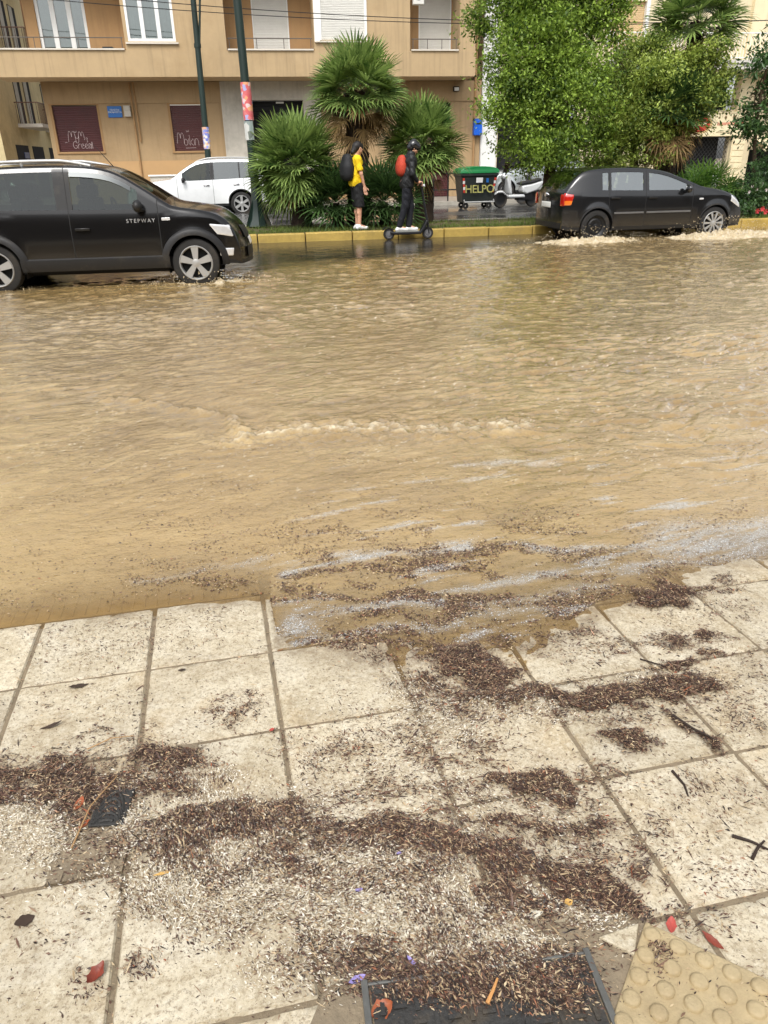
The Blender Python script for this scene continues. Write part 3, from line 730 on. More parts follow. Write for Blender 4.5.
    body = fin(bins['body'], 'body', mats, root)
    if 'bonnet' in bins: fin(bins['bonnet'], 'bonnet', mats, root)
    G = P.get('glass', GLASS)
    fin(bins['windscreen'], 'windscreen', [GLASS], root)
    if 'rear_window' in bins: fin(bins['rear_window'], 'rear_window', [G], root)
    doors = {}
    for k in bins:
        if isinstance(k, tuple) and k[0] == 'door': doors[k[1:]] = fin(bins[k], 'door', mats, root)
    for k in bins:
        if isinstance(k, tuple) and k[0] == 'win':
            a, b = P['wins'][k[2]]; par = root
            for (s, dk), d in doors.items():
                if s == k[1] and P['doors'][dk][0]-.02 <= (a+b)/2 <= P['doors'][dk][1]+.02: par = d
            fin(bins[k], 'window', [G if k[2] < P.get('tinted', 99) else GLASS], par)
    # handles
    for (s, dk), d in doors.items():
        hx, hz = P['handles'][dk]; m = MB(); y = s*(float(halfw(hx, hz))+.022)
        m.box(hx-.095, hx+.095, y-.012, y+.012, hz-.016, hz+.016); m.box(hx-.09, hx-.07, y-s*.03-.012, y+.01, hz-.012, hz+.012)
        h = m.build('handle', P.get('handlemat', BODY), d, smooth=40, bevel=.008)
        if P.get('strip'):
            m = MB(); a, b = P['doors'][dk]; a, b = a+.03, b-.03; a = max(a, P.get('strip0', -9)); z = P['strip']
            for xx in np.linspace(a, b, 9)[:-1]:
                dx = (b-a)/8; ya, yb = float(halfw(xx, z)), float(halfw(xx+dx, z))
                m.add([(xx, s*(ya-.002), z-.018), (xx+dx, s*(yb-.002), z-.018), (xx+dx, s*(yb+.012), z-.014), (xx, s*(ya+.012), z-.014),
                       (xx, s*(ya-.002), z+.018), (xx+dx, s*(yb-.002), z+.018), (xx+dx, s*(yb+.012), z+.014), (xx, s*(ya+.012), z+.014)],
                      [(0, 1, 2, 3), (3, 2, 6, 7), (7, 6, 5, 4)])
            m.build('side_moulding', P['stripmat'], d, smooth=40)
    # lamp patches on the flanks that wrap round to the ends
    def patch(nm, mat, corners, s, off=.008, n=10, par=root, mat2=None, split=None):
        A, B, D, E_ = [np.array(c) for c in corners]; V = []; F = []; mi = []
        for j in range(n+1):
            for i in range(n+1):
                u, v = i/n, j/n; q = (A*(1-u)+B*u)*(1-v)+(E_*(1-u)+D*u)*v
                xq, zq = q; edge = min(u, 1-u, v, 1-v)*n
                V.append((xq, s*(float(halfw(xq, zq))+off*min(1, edge)-.002), zq))
        for j in range(n):
            for i in range(n): F.append((j*(n+1)+i, j*(n+1)+i+1, (j+1)*(n+1)+i+1, (j+1)*(n+1)+i)); mi.append(1 if split and (j+.5)/n < split else 0)
        m = MB(); m.add(V, F); m.m = mi; return m.build(nm, [mat, mat2 or mat], par, smooth=60)
    for nm, mat, corners, mat2, split in P.get('patches', []):
        for s in (-1, 1): patch(nm, mat, corners, s, mat2=mat2, split=split)
    # end pieces: lamps, plates, grille, on a plane that follows the bulged end
    def endx(z, yfrac, front):
        zs = zs0 if not front else zs0[::-1]; xx = xs0 if not front else xs0[::-1]
        k = np.argmax(zs) ; zz = zs[:k+1]; xq = np.interp(z, zz, xx[:k+1]); return xq+float(bul(xq))*(1-yfrac**2)
    def endpatch(nm, mat, ya, yb, za, zb_, front, off=.010, n=8, par=root, zt=None):
        V = []; F = []; sg = 1 if front else -1
        for j in range(n+1):
            for i in range(n+1):
                y = ya+(yb-ya)*i/n; zt_ = zb_ if zt is None else zb_+(zt-zb_)*i/n; z = za+(zt_-za)*j/n
                edge = min(i, n-i, j, n-j); V.append((endx(z, y/Wm, front)+sg*(off*min(1, edge)-.001), y, z))
        for j in range(n):
            for i in range(n): F.append((j*(n+1)+i, j*(n+1)+i+1, (j+1)*(n+1)+i+1, (j+1)*(n+1)+i))
        m = MB(); m.add(V, F); return m.build(nm, mat, par, smooth=60)
    for nm, mat, ya, yb, za, zb_, front in P.get('ends', []): endpatch(nm, mat, ya, yb, za, zb_, front)
    # wheels, wells and floor
    for k, xw in enumerate((0, WB)):
        for s in (-1, 1): wheel(root, xw, s*(Wm-.115), zc, R, P['wstyle'][k], s)
    m = MB(); m.box(x0+.25, x1-.3, -Wm+.24, Wm-.24, .20, .50)
    for xw in (0, WB):
        pr = [(xw+(Ra+.01)*math.cos(a), zc+(Ra+.01)*math.sin(a)) for a in np.linspace(-.35, PI+.35, 21)]
        for s in (-1, 1):
            V = []; n = len(pr)
            for yy_ in (Wm-.03, Wm-.34): V += [(q[0], s*yy_, q[1]) for q in pr]
            b0 = len(m.v); m.add(V, [(i, i+1, n+i+1, n+i) for i in range(n-1)]); m.add([(q[0], s*(Wm-.34), q[1]) for q in pr], [tuple(range(n))])
    m.box(.25, WB-.25, -Wm+.10, Wm-.10, .24, .40)
    m.build('underbody', DARK, root)
    # arch cladding
    if P.get('cladding'):
        for xw in (0, WB):
            for s in (-1, 1):
                V = []; F = []; an = np.linspace(-.42, PI+.42, 33)
                for a in an:
                    for rr_, oy in ((Ra-.012, -.02), (Ra-.012, .022), (Ra+.035, .026), (Ra+.075, .012), (Ra+.08, -.015)):
                        xq, zq = xw+rr_*math.cos(a), zc+rr_*math.sin(a); zq = max(zq, sill-.02)
                        V.append((xq, s*(float(halfw(np.clip(xq, x0+.05, x1-.05), zq))+oy), zq))
                for i in range(len(an)-1):
                    for j in range(4): F.append((i*5+j, i*5+j+1, i*5+5+j+1, i*5+5+j))
                m = MB(); m.add(V, F); m.build('arch_trim', BLKPL, root, smooth=50)
        for s in (-1, 1):
            m = MB(); V = []; F = []; xx = np.linspace(Ra*.9, WB-Ra*.9, 24)
            for xq in xx:
                for zq, oy in ((sill-.03, -.06), (sill-.03, .012), (sill+.05, .03), (sill+.12, .022), (sill+.14, -.01)): V.append((xq, s*(float(halfw(xq, max(zq, .2)))+oy), zq))
            for i in range(len(xx)-1):
                for j in range(4): F.append((i*5+j, i*5+j+1, i*5+5+j+1, i*5+5+j))
            m.add(V, F); m.build('sill_trim', BLKPL, root, smooth=50)
    # mirrors
    mx, mz = P['mirror']
    for s in (-1, 1):
        yb = float(halfw(mx, mz)); m = MB()
        m.ball((mx-.02, s*(yb+.13), mz+.045), .1, 14, 10, (.62, 1.0, .78)); m.tube([(mx+.04, s*(yb-.03), mz-.015), (mx, s*(yb+.08), mz+.0)], .022, 8)
        m.build('side_mirror', P.get('mirrormat', BLKPL), root, smooth=50)
    # roof rails
    if P.get('rails'):
        a, b, mt, hgt = P['rails']
        for s in (-1, 1):
            pts = []
            for i, xq in enumerate(np.linspace(a, b, 15)):
                zu = float(np.interp(xq, xs0, zs0)); u = i/14; lift = hgt*min(1, u*9, (1-u)*5)
                pts.append((xq, s*(float(halfw(xq, zu))-.035), zu+lift+.01))
            m = MB(); m.tube(pts, .022, 8)
            for k in (1, 7, 13): p = pts[k]; m.tube([(p[0], p[1], p[2]-hgt-.03), p], .02, 6)
            m.build('roof_rail', mt, root, smooth=60)
    # cabin
    zbm = P['belt'][len(P['belt'])//2][1]
    for sx in (P['seatx'], P['seatx']-.85):
        for s in (-.36, .36):
            m = MB(); m.box(sx-.25, sx+.25, s-.25, s+.25, .45, .60); m.box(sx-.34, sx-.20, s-.24, s+.24, .58, zbm+.16, taper=.12); m.box(sx-.35, sx-.24, s-.12, s+.12, zbm+.16, zbm+.34)
            m.build('seat', SEATM, root, smooth=40, bevel=.04)
    m = MB(); m.box(P['cowl']-.75, P['cowl']-.1, -Wm+.2, Wm-.2, .62, zbm-.04); m.build('dashboard', BLKPL, root, bevel=.05)
    m = MB(); cx_ = P['cowl']-.86
    m.tube([(cx_-.09*math.cos(a)*.5, .36+.18*math.sin(a), zbm-.02+.17*math.cos(a)) for a in np.linspace(0, 2*PI, 20)], .016, 6); m.build('steering_wheel', BLKPL, root, smooth=60)
    if P.get('antenna'):
        ax, az = P['antenna']; m = MB(); m.tube([(ax, 0, az), (ax-.22, 0, az+.28)], [.006, .003], 6); m.build('antenna', BLKPL, root)
    root['_half'] = 0; del root['_half']
    return root, halfw, doors

def text_mesh(name, txt, size, mat, parent, M4, depth=.003, shear=0.0, align='CENTER', bold=0.0, spacing=1.0):
    cu = bpy.data.curves.new(name, 'FONT'); cu.body = txt; cu.size = size; cu.extrude = depth; cu.align_x = align; cu.align_y = 'CENTER'; cu.shear = shear; cu.offset = bold; cu.space_character = spacing
    tmp = bpy.data.objects.new(name+'_tmp', cu); COL.objects.link(tmp)
    dg = bpy.context.evaluated_depsgraph_get(); me = bpy.data.meshes.new_from_object(tmp.evaluated_get(dg)); bpy.data.objects.remove(tmp); bpy.data.curves.remove(cu)
    me.materials.clear(); me.name = name; o = link_mesh(name, me, mat, parent); o.matrix_local = M4; return o
def upright(x, y, z, rz=0.0):      # text readable from -Y
    return Matrix.Translation((x, y, z)) @ Matrix.Rotation(rz, 4, 'Z') @ Matrix.Rotation(PI/2, 4, 'X')

# --- black crossover, driving to the right
BLACK = paint('black_paint', C(14, 14, 15), .2, mud=.22, coat=.35)
crossover = dict(paint=BLACK, W=1.74, wb=2.59, R=.318, sill=.30, gap=.055, tf=.17, tr=.09,
    outline=[(-.66, .36), (-.69, .55), (-.68, .80), (-.62, 1.0), (-.52, 1.22), (-.40, 1.42), (-.25, 1.50), (.1, 1.535), (.55, 1.55), (1.1, 1.55), (1.45, 1.525), (1.70, 1.455),
             (2.0, 1.27), (2.28, 1.08), (2.38, 1.03), (2.7, .985), (2.92, .93), (3.05, .84), (3.13, .74), (3.18, .60), (3.21, .46), (3.19, .36), (3.11, .27)],
    belt=[(-.7, 1.03), (.0, 1.005), (1.2, .985), (2.0, .975), (2.4, .98), (3.4, .98)], ws_top=1.68, cowl=2.30, rw_top=-.36, rw_low=-.60,
    seams=[-.10, 1.04, 2.17], doors=[(-.10, 1.04), (1.04, 2.17)], wins=[(-.36, -.14), (-.08, .90), (1.10, 1.93)], handles=[(.02, .80), (1.19, .785)], mirror=(1.96, 1.01),
    wstyle=('five', 'five'), cladding=True, blackpillars=True, tum=.22, lowtrim_end=.42, rails=(-.32, 1.38, ALLOY, .045), seatx=1.45, antenna=(1.55, 1.53), handlemat=BLACK, bonnet_z=.84, crease=.004,
    patches=[('headlight', LAMPW, [(2.91, .675), (3.13, .63), (3.08, .785), (2.80, .815)], None, None), ('tail_light', LAMPR, [(-.66, .72), (-.5, .74), (-.52, 1.0), (-.63, 1.0)], None, None),
             ('fog_light_surround', LAMPW, [(2.93, .40), (3.10, .385), (3.12, .49), (2.92, .50)], None, None)],
    ends=[('grille', BLKPL, -.45, .45, .60, .76, True), ('lower_grille', BLKPL, -.5, .5, .34, .48, True), ('number_plate', pm('plate_white', C(225, 225, 220), .4), -.26, .26, .49, .59, True)])
carA, hwA, drA = make_car('parked_car', 'black crossover with grey wheel arch cladding driving through the flood', crossover); carA.name = 'crossover_car'
AL = pm('silver_letters', C(178, 180, 182), .4, .3, var=.05)
d = drA[(-1, 1)]
text_mesh('lettering', 'STEPWAY', .066, AL, d, upright(1.94, -(float(hwA(1.94, .87))+.0045), .872, .02), .003, 0, 'CENTER', .0004, 1.4)
for s in (-1,):
    m = MB(); y = -(float(hwA(2.26, .885))+.004); m.box(2.21, 2.32, y-.008, y+.004, .87, .905); m.build('side_indicator', LAMPW, carA, bevel=.004)
for s in (-1, 1):   # rain deflector over the front door window
    m = MB(); pts = [(x_, 0, 0) for x_ in np.linspace(.97, 1.75, 12)]
    V = []; F = []
    for x_ in np.linspace(1.11, 1.86, 14):
        zt = float(np.interp(x_, *zip(*chaikin(crossover['outline'], 2)[:]))) if False else float(np.interp(x_, chaikin(crossover['outline'], 2)[:, 0], chaikin(crossover['outline'], 2)[:, 1]))-.072
        V += [(x_, s*(float(hwA(x_, zt))+.004), zt), (x_, s*(float(hwA(x_, zt-.05))+.028), zt-.055)]
    for i in range(13): F.append((2*i, 2*i+2, 2*i+3, 2*i+1))
    m.add(V, F); m.build('rain_deflector', GLASSD, drA[(s, 1)], smooth=60)
carA.location = (-3.44, 11.68, -.04); carA.rotation_euler = (0, 0, math.radians(-.8))

# --- black hatchback, driving to the right further off
BLACK2 = paint('black_paint_worn', C(20, 21, 23), .22, mud=.22, coat=.6)
hatch = dict(paint=BLACK2, W=1.72, wb=2.60, R=.312, sill=.235, gap=.035, tf=.19, tr=.12,
    outline=[(-.70, .28), (-.75, .45), (-.76, .66), (-.72, .84), (-.67, .955), (-.57, 1.09), (-.43, 1.235), (-.29, 1.325), (-.08, 1.358), (.22, 1.374), (.65, 1.378), (1.05, 1.36), (1.35, 1.325), (1.6, 1.255),
             (2.0, 1.11), (2.25, 1.01), (2.38, .98), (2.72, .93), (2.98, .85), (3.14, .75), (3.25, .62), (3.30, .48), (3.29, .34), (3.22, .24)],
    belt=[(-.8, .96), (-.2, .955), (.8, .93), (2.0, .915), (2.4, .93), (3.5, .93)], ws_top=1.42, cowl=2.28, rw_top=-.27, rw_low=-.64,
    seams=[.24, 1.03, 2.06], doors=[(.24, 1.03), (1.03, 2.06)], wins=[(.09, .22), (.28, .97), (1.09, 1.92)], handles=[(.36, .835), (1.17, .825)], mirror=(1.90, .93),
    glass=GLASSP, wstyle=('steel', 'cover'), seatx=1.35, strip=.555, stripmat=pm('strip_grey', C(104, 104, 104), .4, .2), strip0=.36, handlemat=BLACK2, bonnet_z=.72, lowtrim_end=.30, mirrormat=BLACK2, flare=.022, crease=.006,
    patches=[('headlight', LAMPW, [(2.93, .72), (3.20, .585), (3.19, .67), (2.95, .84)], None, None), ('tail_light', LAMPR, [(-.735, .71), (-.54, .72), (-.49, .92), (-.67, .94)], LAMPO, .36)],
    ends=[('tail_light', LAMPR, -.82, -.66, .71, .92, False), ('tail_light', LAMPR, .66, .82, .71, .92, False), ('number_plate', pm('plate_white', C(225, 225, 220), .4), -.26, .26, .66, .77, False),
          ('grille', BLKPL, -.4, .4, .58, .68, True), ('lower_grille', BLKPL, -.55, .55, .30, .44, True)])
carB, hwB, drB = make_car('hatchback_car', 'black hatchback throwing up spray with its rear hubcap missing', hatch)
m = MB(); y = -(float(hwB(2.25, .78))+.003); m.box(2.20, 2.29, y-.006, y+.004, .765, .795); m.build('side_indicator', LAMPW, carB, bevel=.004)
m = MB(); m.tube([(-.76, .0, .90), (-.80, 0, .905)], .045, 12); m.build('emblem', CHROME, carB, smooth=50)
m = MB(); m.tube([(-.69, -.10, 1.02), (-.70, .25, 1.03)], .012, 6); m.build('rear_wiper', BLKPL, carB, smooth=50)
carB.scale = (.98, .98, .99); carB.location = (6.66, 15.60, -.055); carB.rotation_euler = (0, 0, math.radians(.4))

# --- white off-roader parked behind, facing left
WHITE = paint('white_paint', C(222, 224, 224), .25, mud=.25)
suv = dict(paint=WHITE, W=1.79, wb=2.63, R=.355, sill=.30, gap=.06, tf=.13, tr=.07, tum=.22,
    outline=[(-.92, .40), (-.98, .62), (-.98, .90), (-.95, 1.05), (-.90, 1.30), (-.82, 1.52), (-.70, 1.61), (-.3, 1.65), (.5, 1.665), (1.0, 1.65), (1.3, 1.605), (1.50, 1.53), (1.85, 1.32), (2.12, 1.12),
             (2.25, 1.08), (2.7, 1.04), (3.1, .98), (3.35, .90), (3.48, .78), (3.55, .58), (3.55, .42), (3.45, .30)],
    belt=[(-1, 1.10), (0, 1.07), (1.2, 1.03), (2.2, 1.02), (3.6, 1.02)], ws_top=1.42, cowl=2.16, rw_top=-.80, rw_low=-.95,
    seams=[-.12, .86, 1.98], doors=[(.0, .86), (.86, 1.98)], wins=[(-.72, -.02), (.02, .80), (.92, 1.80)], handles=[(.12, .93), (1.06, .92)], mirror=(1.78, 1.04),
    wstyle=('six', 'six'), seatx=1.30, blackpillars=True, lowtrim_end=.5, rails=(-.65, 1.35, ALLOY, .045), handlemat=CHROME, bonnet_z=.9, mirrormat=BLKPL, tinted=2, glass=GLASSD,
    patches=[('headlight', LAMPW, [(3.12, .78), (3.46, .70), (3.46, .84), (3.16, .93)], None, None), ('tail_light', LAMPR, [(-.95, .98), (-.80, 1.0), (-.78, 1.5), (-.86, 1.5)], None, None)],
    ends=[('grille', BLKPL, -.5, .5, .62, .84, True), ('rear_bumper', BLKPL, -.75, .75, .42, .56, False)])
carC, hwC, drC = make_car('off_road_car', 'white boxy off-roader parked facing left by the green lamp post', suv)
carC.scale = (1.03,)*3; carC.location = (-.43, 27.9, -.03); carC.rotation_euler = (0, 0, PI)

# --- cars mostly hidden: silver one behind the scooters, dark one down the side street
SILV = paint('silver_paint', C(172, 178, 178), .25, .5, mud=.2)
h2 = dict(hatch); h2.update(paint=SILV, handlemat=SILV, mirrormat=SILV, wstyle=('cover', 'cover'), stripmat=SILV)
carD, _, _ = make_car('hatchback_car', 'silver hatchback parked behind the green bin under the tree', h2)
carD.location = (12.1, 30.2, .165); carD.rotation_euler = (0, 0, PI)
h3 = dict(hatch); h3.update(paint=BLACK2, wstyle=('cover', 'cover'), stripmat=BLACK2)
carE, _, _ = make_car('hatchback_car', 'dark hatchback parked down the side street at the far left', h3)
carE.location = (-12.6, 38.5, -.3); carE.rotation_euler = (0, 0, math.radians(-25)); carE.location.z = .17
# ================================================================== BUILDINGS
OCH = pm('ochre_render', C(168, 142, 106), .85, var=.10, scale=.7, bump=.12, bscale=30, dirt=C(138, 110, 74), streak=.45)
OCHL = pm('ochre_parapet', C(176, 152, 116), .85, var=.10, scale=.6, bump=.12, bscale=30, dirt=C(150, 124, 86), streak=.5)
OCHP = pm('ochre_fresh', C(184, 149, 105), .85, var=.06, scale=.7)
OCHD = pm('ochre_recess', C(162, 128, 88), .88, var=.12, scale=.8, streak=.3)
GREYP = pm('grey_render', C(190, 184, 172), .85, var=.12, scale=1.1, bump=.12, bscale=30, dirt=C(140, 134, 122), streak=.35)
CREAM = pm('cream_render', C(214, 200, 168), .85, var=.10, scale=.7, dirt=C(160, 146, 118), streak=.30)
CREAM2 = pm('pale_cream', C(222, 208, 172), .85, var=.08, scale=.9, streak=.2)
MARB = pm('coping_stone', C(206, 198, 184), .6, var=.12, scale=2)
WHT = pm('white_frame', C(226, 226, 222), .45, var=.05, scale=3)
SHUT = pm('white_shutter', C(206, 204, 196), .6, var=.06, scale=3)
MAR = pm('maroon_metal', C(74, 30, 31), .5, var=.12, scale=2, streak=.15, dirt=C(60, 34, 32))
BLKM = pm('black_metal', C(26, 27, 28), .45, var=.15)
GRNM = pm('dark_green_metal', C(16, 38, 31), .5, var=.2, scale=3, dirt=C(24, 32, 28))
WINGL = glass_mat('window_glass', (.30, .36, .34), .16)
CURT = pm('curtain', C(178, 190, 186), .9, var=.2, scale=4, streak=.4)
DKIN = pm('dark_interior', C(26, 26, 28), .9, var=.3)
SPRAY = pm('white_spray_paint', C(204, 186, 184), .6, var=.05)

def wall_holes(mb, x0, x1, z0, z1, Y, holes, depth=.22):
    """front face of a wall with real openings and their reveals"""
    xs = sorted({x0, x1, *[h[0] for h in holes], *[h[1] for h in holes]}); zs = sorted({z0, z1, *[h[2] for h in holes], *[h[3] for h in holes]})
    xs = [x for x in xs if x0 <= x <= x1]; zs = [z for z in zs if z0 <= z <= z1]
    for a, b in zip(xs[:-1], xs[1:]):
        for c, d in zip(zs[:-1], zs[1:]):
            mx, mz = (a+b)/2, (c+d)/2
            if any(h[0] < mx < h[1] and h[2] < mz < h[3] for h in holes): continue
            mb.quad((a, Y, c), (b, Y, c), (b, Y, d), (a, Y, d))
    for a, b, c, d in holes:
        D = Y+depth
        mb.quad((a, Y, c), (a, D, c), (a, D, d), (a, Y, d)); mb.quad((b, D, c), (b, Y, c), (b, Y, d), (b, D, d))
        mb.quad((a, Y, d), (a, D, d), (b, D, d), (b, Y, d)); mb.quad((a, D, c), (a, Y, c), (b, Y, c), (b, D, c))
def slatted(mb, a, b, c, d, Y, pitch=.055, proud=.012):
    n = max(2, int((d-c)/pitch)); h = (d-c)/n
    for i in range(n):
        z = c+i*h; mb.add([(a, Y, z), (b, Y, z), (b, Y-proud, z+h*.35), (a, Y-proud, z+h*.35), (b, Y-proud*.9, z+h*.85), (a, Y-proud*.9, z+h*.85), (b, Y, z+h*.99), (a, Y, z+h*.99)], [(0, 1, 2, 3), (3, 2, 4, 5), (5, 4, 6, 7)])
def window(par, a, b, c, d, Y, panes, frame=WHT, fw=.07, back=CURT, nm='window'):
    m = MB(); m.box(a, b, Y-.03, Y+.06, c, c+fw); m.box(a, b, Y-.03, Y+.06, d-fw, d); m.box(a, a+fw, Y-.03, Y+.06, c+fw, d-fw); m.box(b-fw, b, Y-.03, Y+.06, c+fw, d-fw)
    w_ = (b-a)/panes
    for k in range(1, panes): m.box(a+k*w_-fw*.75, a+k*w_+fw*.75, Y-.022, Y+.055, c+fw, d-fw)
    f = m.build(nm, frame, par, bevel=.006)
    g = MB(); g.quad((a+fw, Y+.02, c+fw), (b-fw, Y+.02, c+fw), (b-fw, Y+.02, d-fw), (a+fw, Y+.02, d-fw)); g.build('pane', WINGL, f)
    k = MB()
    n = 40
    for i in range(n):
        xa, xb = a+(b-a)*i/n, a+(b-a)*(i+1)/n; ya, yb = Y+.12+.02*math.sin(i*1.3), Y+.12+.02*math.sin((i+1)*1.3)
        k.quad((xa, ya, c), (xb, yb, c), (xb, yb, d), (xa, ya, d))
    k.build('curtain', back, f, smooth=60)
    return f
G0 = .165
ob = thing('apartment_building', 'ochre apartment block with white shutters over maroon shop shutters', 'building', (0, 33, G0))
def B(mb, nm, mt, par=ob, **k):     # builds in world coordinates under the building's base
    for o in (pieces(mb, nm, mt, par, **k) if par is ob else [mb.build(nm, mt, par, **k)]):
        if par is ob: o.location = (0, -33, -G0)
    return o
SH1, SH2 = (-7.27, -5.59, 2.08, 3.66), (-2.95, -1.60, 2.05, 3.66)
GAR, DOOR = (.16, 2.2, G0, 3.78), (6.75, 8.15, G0, 3.66)
m = MB(); wall_holes(m, -7.48, -.93, G0, 4.42, 33.0, [SH1, SH2]); wall_holes(m, 2.84, 9.42, G0, 4.42, 33.0, [DOOR])
m.box(-7.48, -7.42, 33.05, 45, G0, 9.4); m.quad((9.42, 33, G0), (9.42, 45, G0), (9.42, 45, 9.4), (9.42, 33, 9.4))
for a, b in ((-7.40, -.95), (2.86, 9.40)): m.box(a, b, 32.955, 33.0, 3.70, 4.40)      # slightly proud band below the soffit
B(m, 'wall', OCH)
m = MB(); m.box(-7.45, -.95, 32.985, 32.998, G0, 1.72); m.box(2.86, 6.7, 32.985, 32.998, G0, 1.5); B(m, 'painted_dado', OCHP)
m = MB(); wall_holes(m, -.93, 2.84, G0, 4.41, 32.93, [GAR], .5); m.box(-.96, -.90, 32.9, 33.02, G0, 4.40); m.box(2.81, 2.87, 32.9, 33.02, G0, 4.40); m.box(-.94, .14, 32.915, 32.93, 3.74, 3.78); B(m, 'garage_surround', GREYP)
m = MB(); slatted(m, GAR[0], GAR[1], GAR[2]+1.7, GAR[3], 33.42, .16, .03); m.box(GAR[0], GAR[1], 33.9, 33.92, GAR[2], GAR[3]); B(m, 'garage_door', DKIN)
m = MB(); m.box(1.15, 1.45, 33.28, 33.36, 3.68, 3.74); B(m, 'garage_lamp', WHT)
# the shop shutters with their graffiti
GLY = {'M': [[(0, 0), (.08, .9), (.22, 1), (.34, .75), (.36, .35), (.40, .8), (.54, 1), (.68, .8), (.72, 0)]], 'y': [[(0, .7), (.05, .3), (.25, .2), (.4, .4), (.42, .75), (.42, .2), (.3, -.25), (.05, -.2)]],
       'n': [[(0, 0), (.02, .6), (.2, .7), (.36, .5), (.38, 0)]], 'G': [[(.55, .85), (.3, 1), (.05, .75), (0, .35), (.2, .02), (.5, .1), (.58, .4), (.32, .42)]], 'r': [[(0, 0), (.02, .62), (.02, .4), (.2, .65), (.32, .6)]],
       'e': [[(.02, .32), (.36, .38), (.32, .6), (.14, .64), (0, .4), (.06, .1), (.25, .02), (.4, .14)]], 'd': [[(.36, .5), (.14, .6), (0, .3), (.1, .04), (.3, .1), (.40, 1.15), (.42, 0)]], 'o': [[(.2, .65), (.02, .45), (.04, .12), (.22, 0), (.4, .16), (.4, .5), (.2, .65)]],
       'i': [[(.05, .6), (.06, 0)], [(.05, .85), (.07, .9)]], 'k': [[(0, 1), (.02, 0)], [(.35, .65), (.03, .3), (.38, 0)]], '2': [[(0, .55), (.15, .7), (.3, .55), (.1, .35), (.3, .2), (.1, 0)]], '-': [[(0, .35), (.3, .38)]],
       'w': [[(0, .3), (.1, 0), (.2, .28), (.3, 0), (.42, .32)]], '_': [[(0, 0), (2.2, .06)]]}
def graffiti(par, lines, Y, th=.0065):
    m = MB()
    for txt, x, z, s in lines:
        for ch in txt:
            if ch == ' ': x += .3*s; continue
            for strk in GLY[ch]:
                pts = chaikin(strk, 2); m.tube([(x+p[0]*s, Y, z+p[1]*s) for p in pts], th, 5)
            x += (max(p[0] for st_ in GLY[ch] for p in st_)+.10)*s
    return m.build('graffiti', SPRAY, par)
def shutter(h, lines):
    m = MB(); slatted(m, h[0]+.03, h[1]-.03, h[2], h[3]-.03, 33.10, .075, .010); o = B(m, 'shop_shutter', MAR)
    m = MB(); m.box(h[0]-.06, h[0]+.03, 32.985, 33.12, h[2]-.02, h[3]); m.box(h[1]-.03, h[1]+.05, 32.985, 33.12, h[2]-.02, h[3]); m.box(h[0]-.06, h[1]+.05, 32.97, 33.12, h[3], h[3]+.05); m.box(h[0]-.06, h[1]+.05, 32.95, 33.12, h[2]-.07, h[2]-.02)
    m.build('shutter_frame', OCHD, o); graffiti(o, lines, 33.082); return o
shutter(SH1, [('w', -6.62, 2.72, .24), ('M', -6.86, 2.42, .38), ('y', -6.60, 2.46, .32), ('M', -6.48, 2.48, .30), ('-', -7.00, 2.30, .28), ('2', -6.22, 2.40, .24), ('Green', -6.72, 2.18, .27), ('d', -6.12, 2.18, .27)])
shutter(SH2, [('w', -2.42, 2.70, .24), ('M', -2.80, 2.32, .38), ('o', -2.55, 2.24, .36), ('i', -2.38, 2.28, .34), ('k', -2.32, 2.24, .36), ('i', -2.17, 2.26, .34), ('n', -2.12, 2.24, .36), ('_', -2.50, 2.15, .18)])
m = MB(); slatted(m, DOOR[0], DOOR[1], DOOR[2], 3.0, 33.14, .08, .012); o = B(m, 'shop_shutter', MAR); m = MB(); m.box(DOOR[0], DOOR[1], 33.10, 33.16, 3.0, 3.06); m.box(DOOR[0], DOOR[1], 33.16, 33.18, 3.06, DOOR[3]); m.build('fanlight', DKIN, o)
# first floor: parapet band, recessed balconies and flush bays
m = MB(); m.box(-8.62, 8.70, 31.42, 31.62, 4.42, 5.235); m.box(-8.62, 8.70, 31.62, 33.1, 4.42, 4.56); m.box(-8.62, -8.44, 31.62, 34, 4.56, 5.235); B(m, 'balcony_parapet', OCHL)
m = MB()
for a, b in ((-8.68, -4.08), (-.50, 2.58), (6.22, 8.02)): m.box(a, b, 31.36, 31.66, 5.238, 5.285)
B(m, 'coping', MARB)
BAY1, BAY2 = (-3.92, -2.28, 5.50, 7.25), (2.86, 4.52, 5.57, 7.3)
m = MB(); wall_holes(m, -4.03, -.53, 5.236, 9.4, 31.43, [BAY1], .12); wall_holes(m, 2.62, 6.18, 5.236, 9.4, 31.43, [BAY2], .12); wall_holes(m, 8.06, 8.68, 5.236, 9.4, 31.43, [])
for x in (-4.03, -.53, 2.62, 6.18, 8.06, 8.68): m.quad((x, 31.43, 5.236), (x, 32.62, 5.236), (x, 32.62, 9.4), (x, 31.43, 9.4))
B(m, 'bay_wall', OCHL)
FD, SD1, SD2 = (-7.12, -5.42, 4.58, 7.05), (.46, 1.80, 4.58, 7.2), (6.74, 8.02, 4.58, 7.2)
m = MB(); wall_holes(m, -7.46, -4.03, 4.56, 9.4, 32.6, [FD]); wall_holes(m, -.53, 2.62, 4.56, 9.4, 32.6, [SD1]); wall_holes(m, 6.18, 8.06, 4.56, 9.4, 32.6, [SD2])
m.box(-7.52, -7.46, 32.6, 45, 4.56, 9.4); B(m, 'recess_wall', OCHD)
m = MB(); m.box(-7.75, -7.53, 33.4, 44, 4.6, 9.4); B(m, 'side_wall', pm('brown_shade_wall', C(112, 84, 58), .9, var=.2))  # the side wall's shade is painted into this darker brown
m = MB()
for zf in (7.6,):
    for a, b in ((-8.62, -4.05), (-.51, 2.60), (6.2, 8.04)): m.box(a, b, 31.42, 32.58, zf, zf+.16)
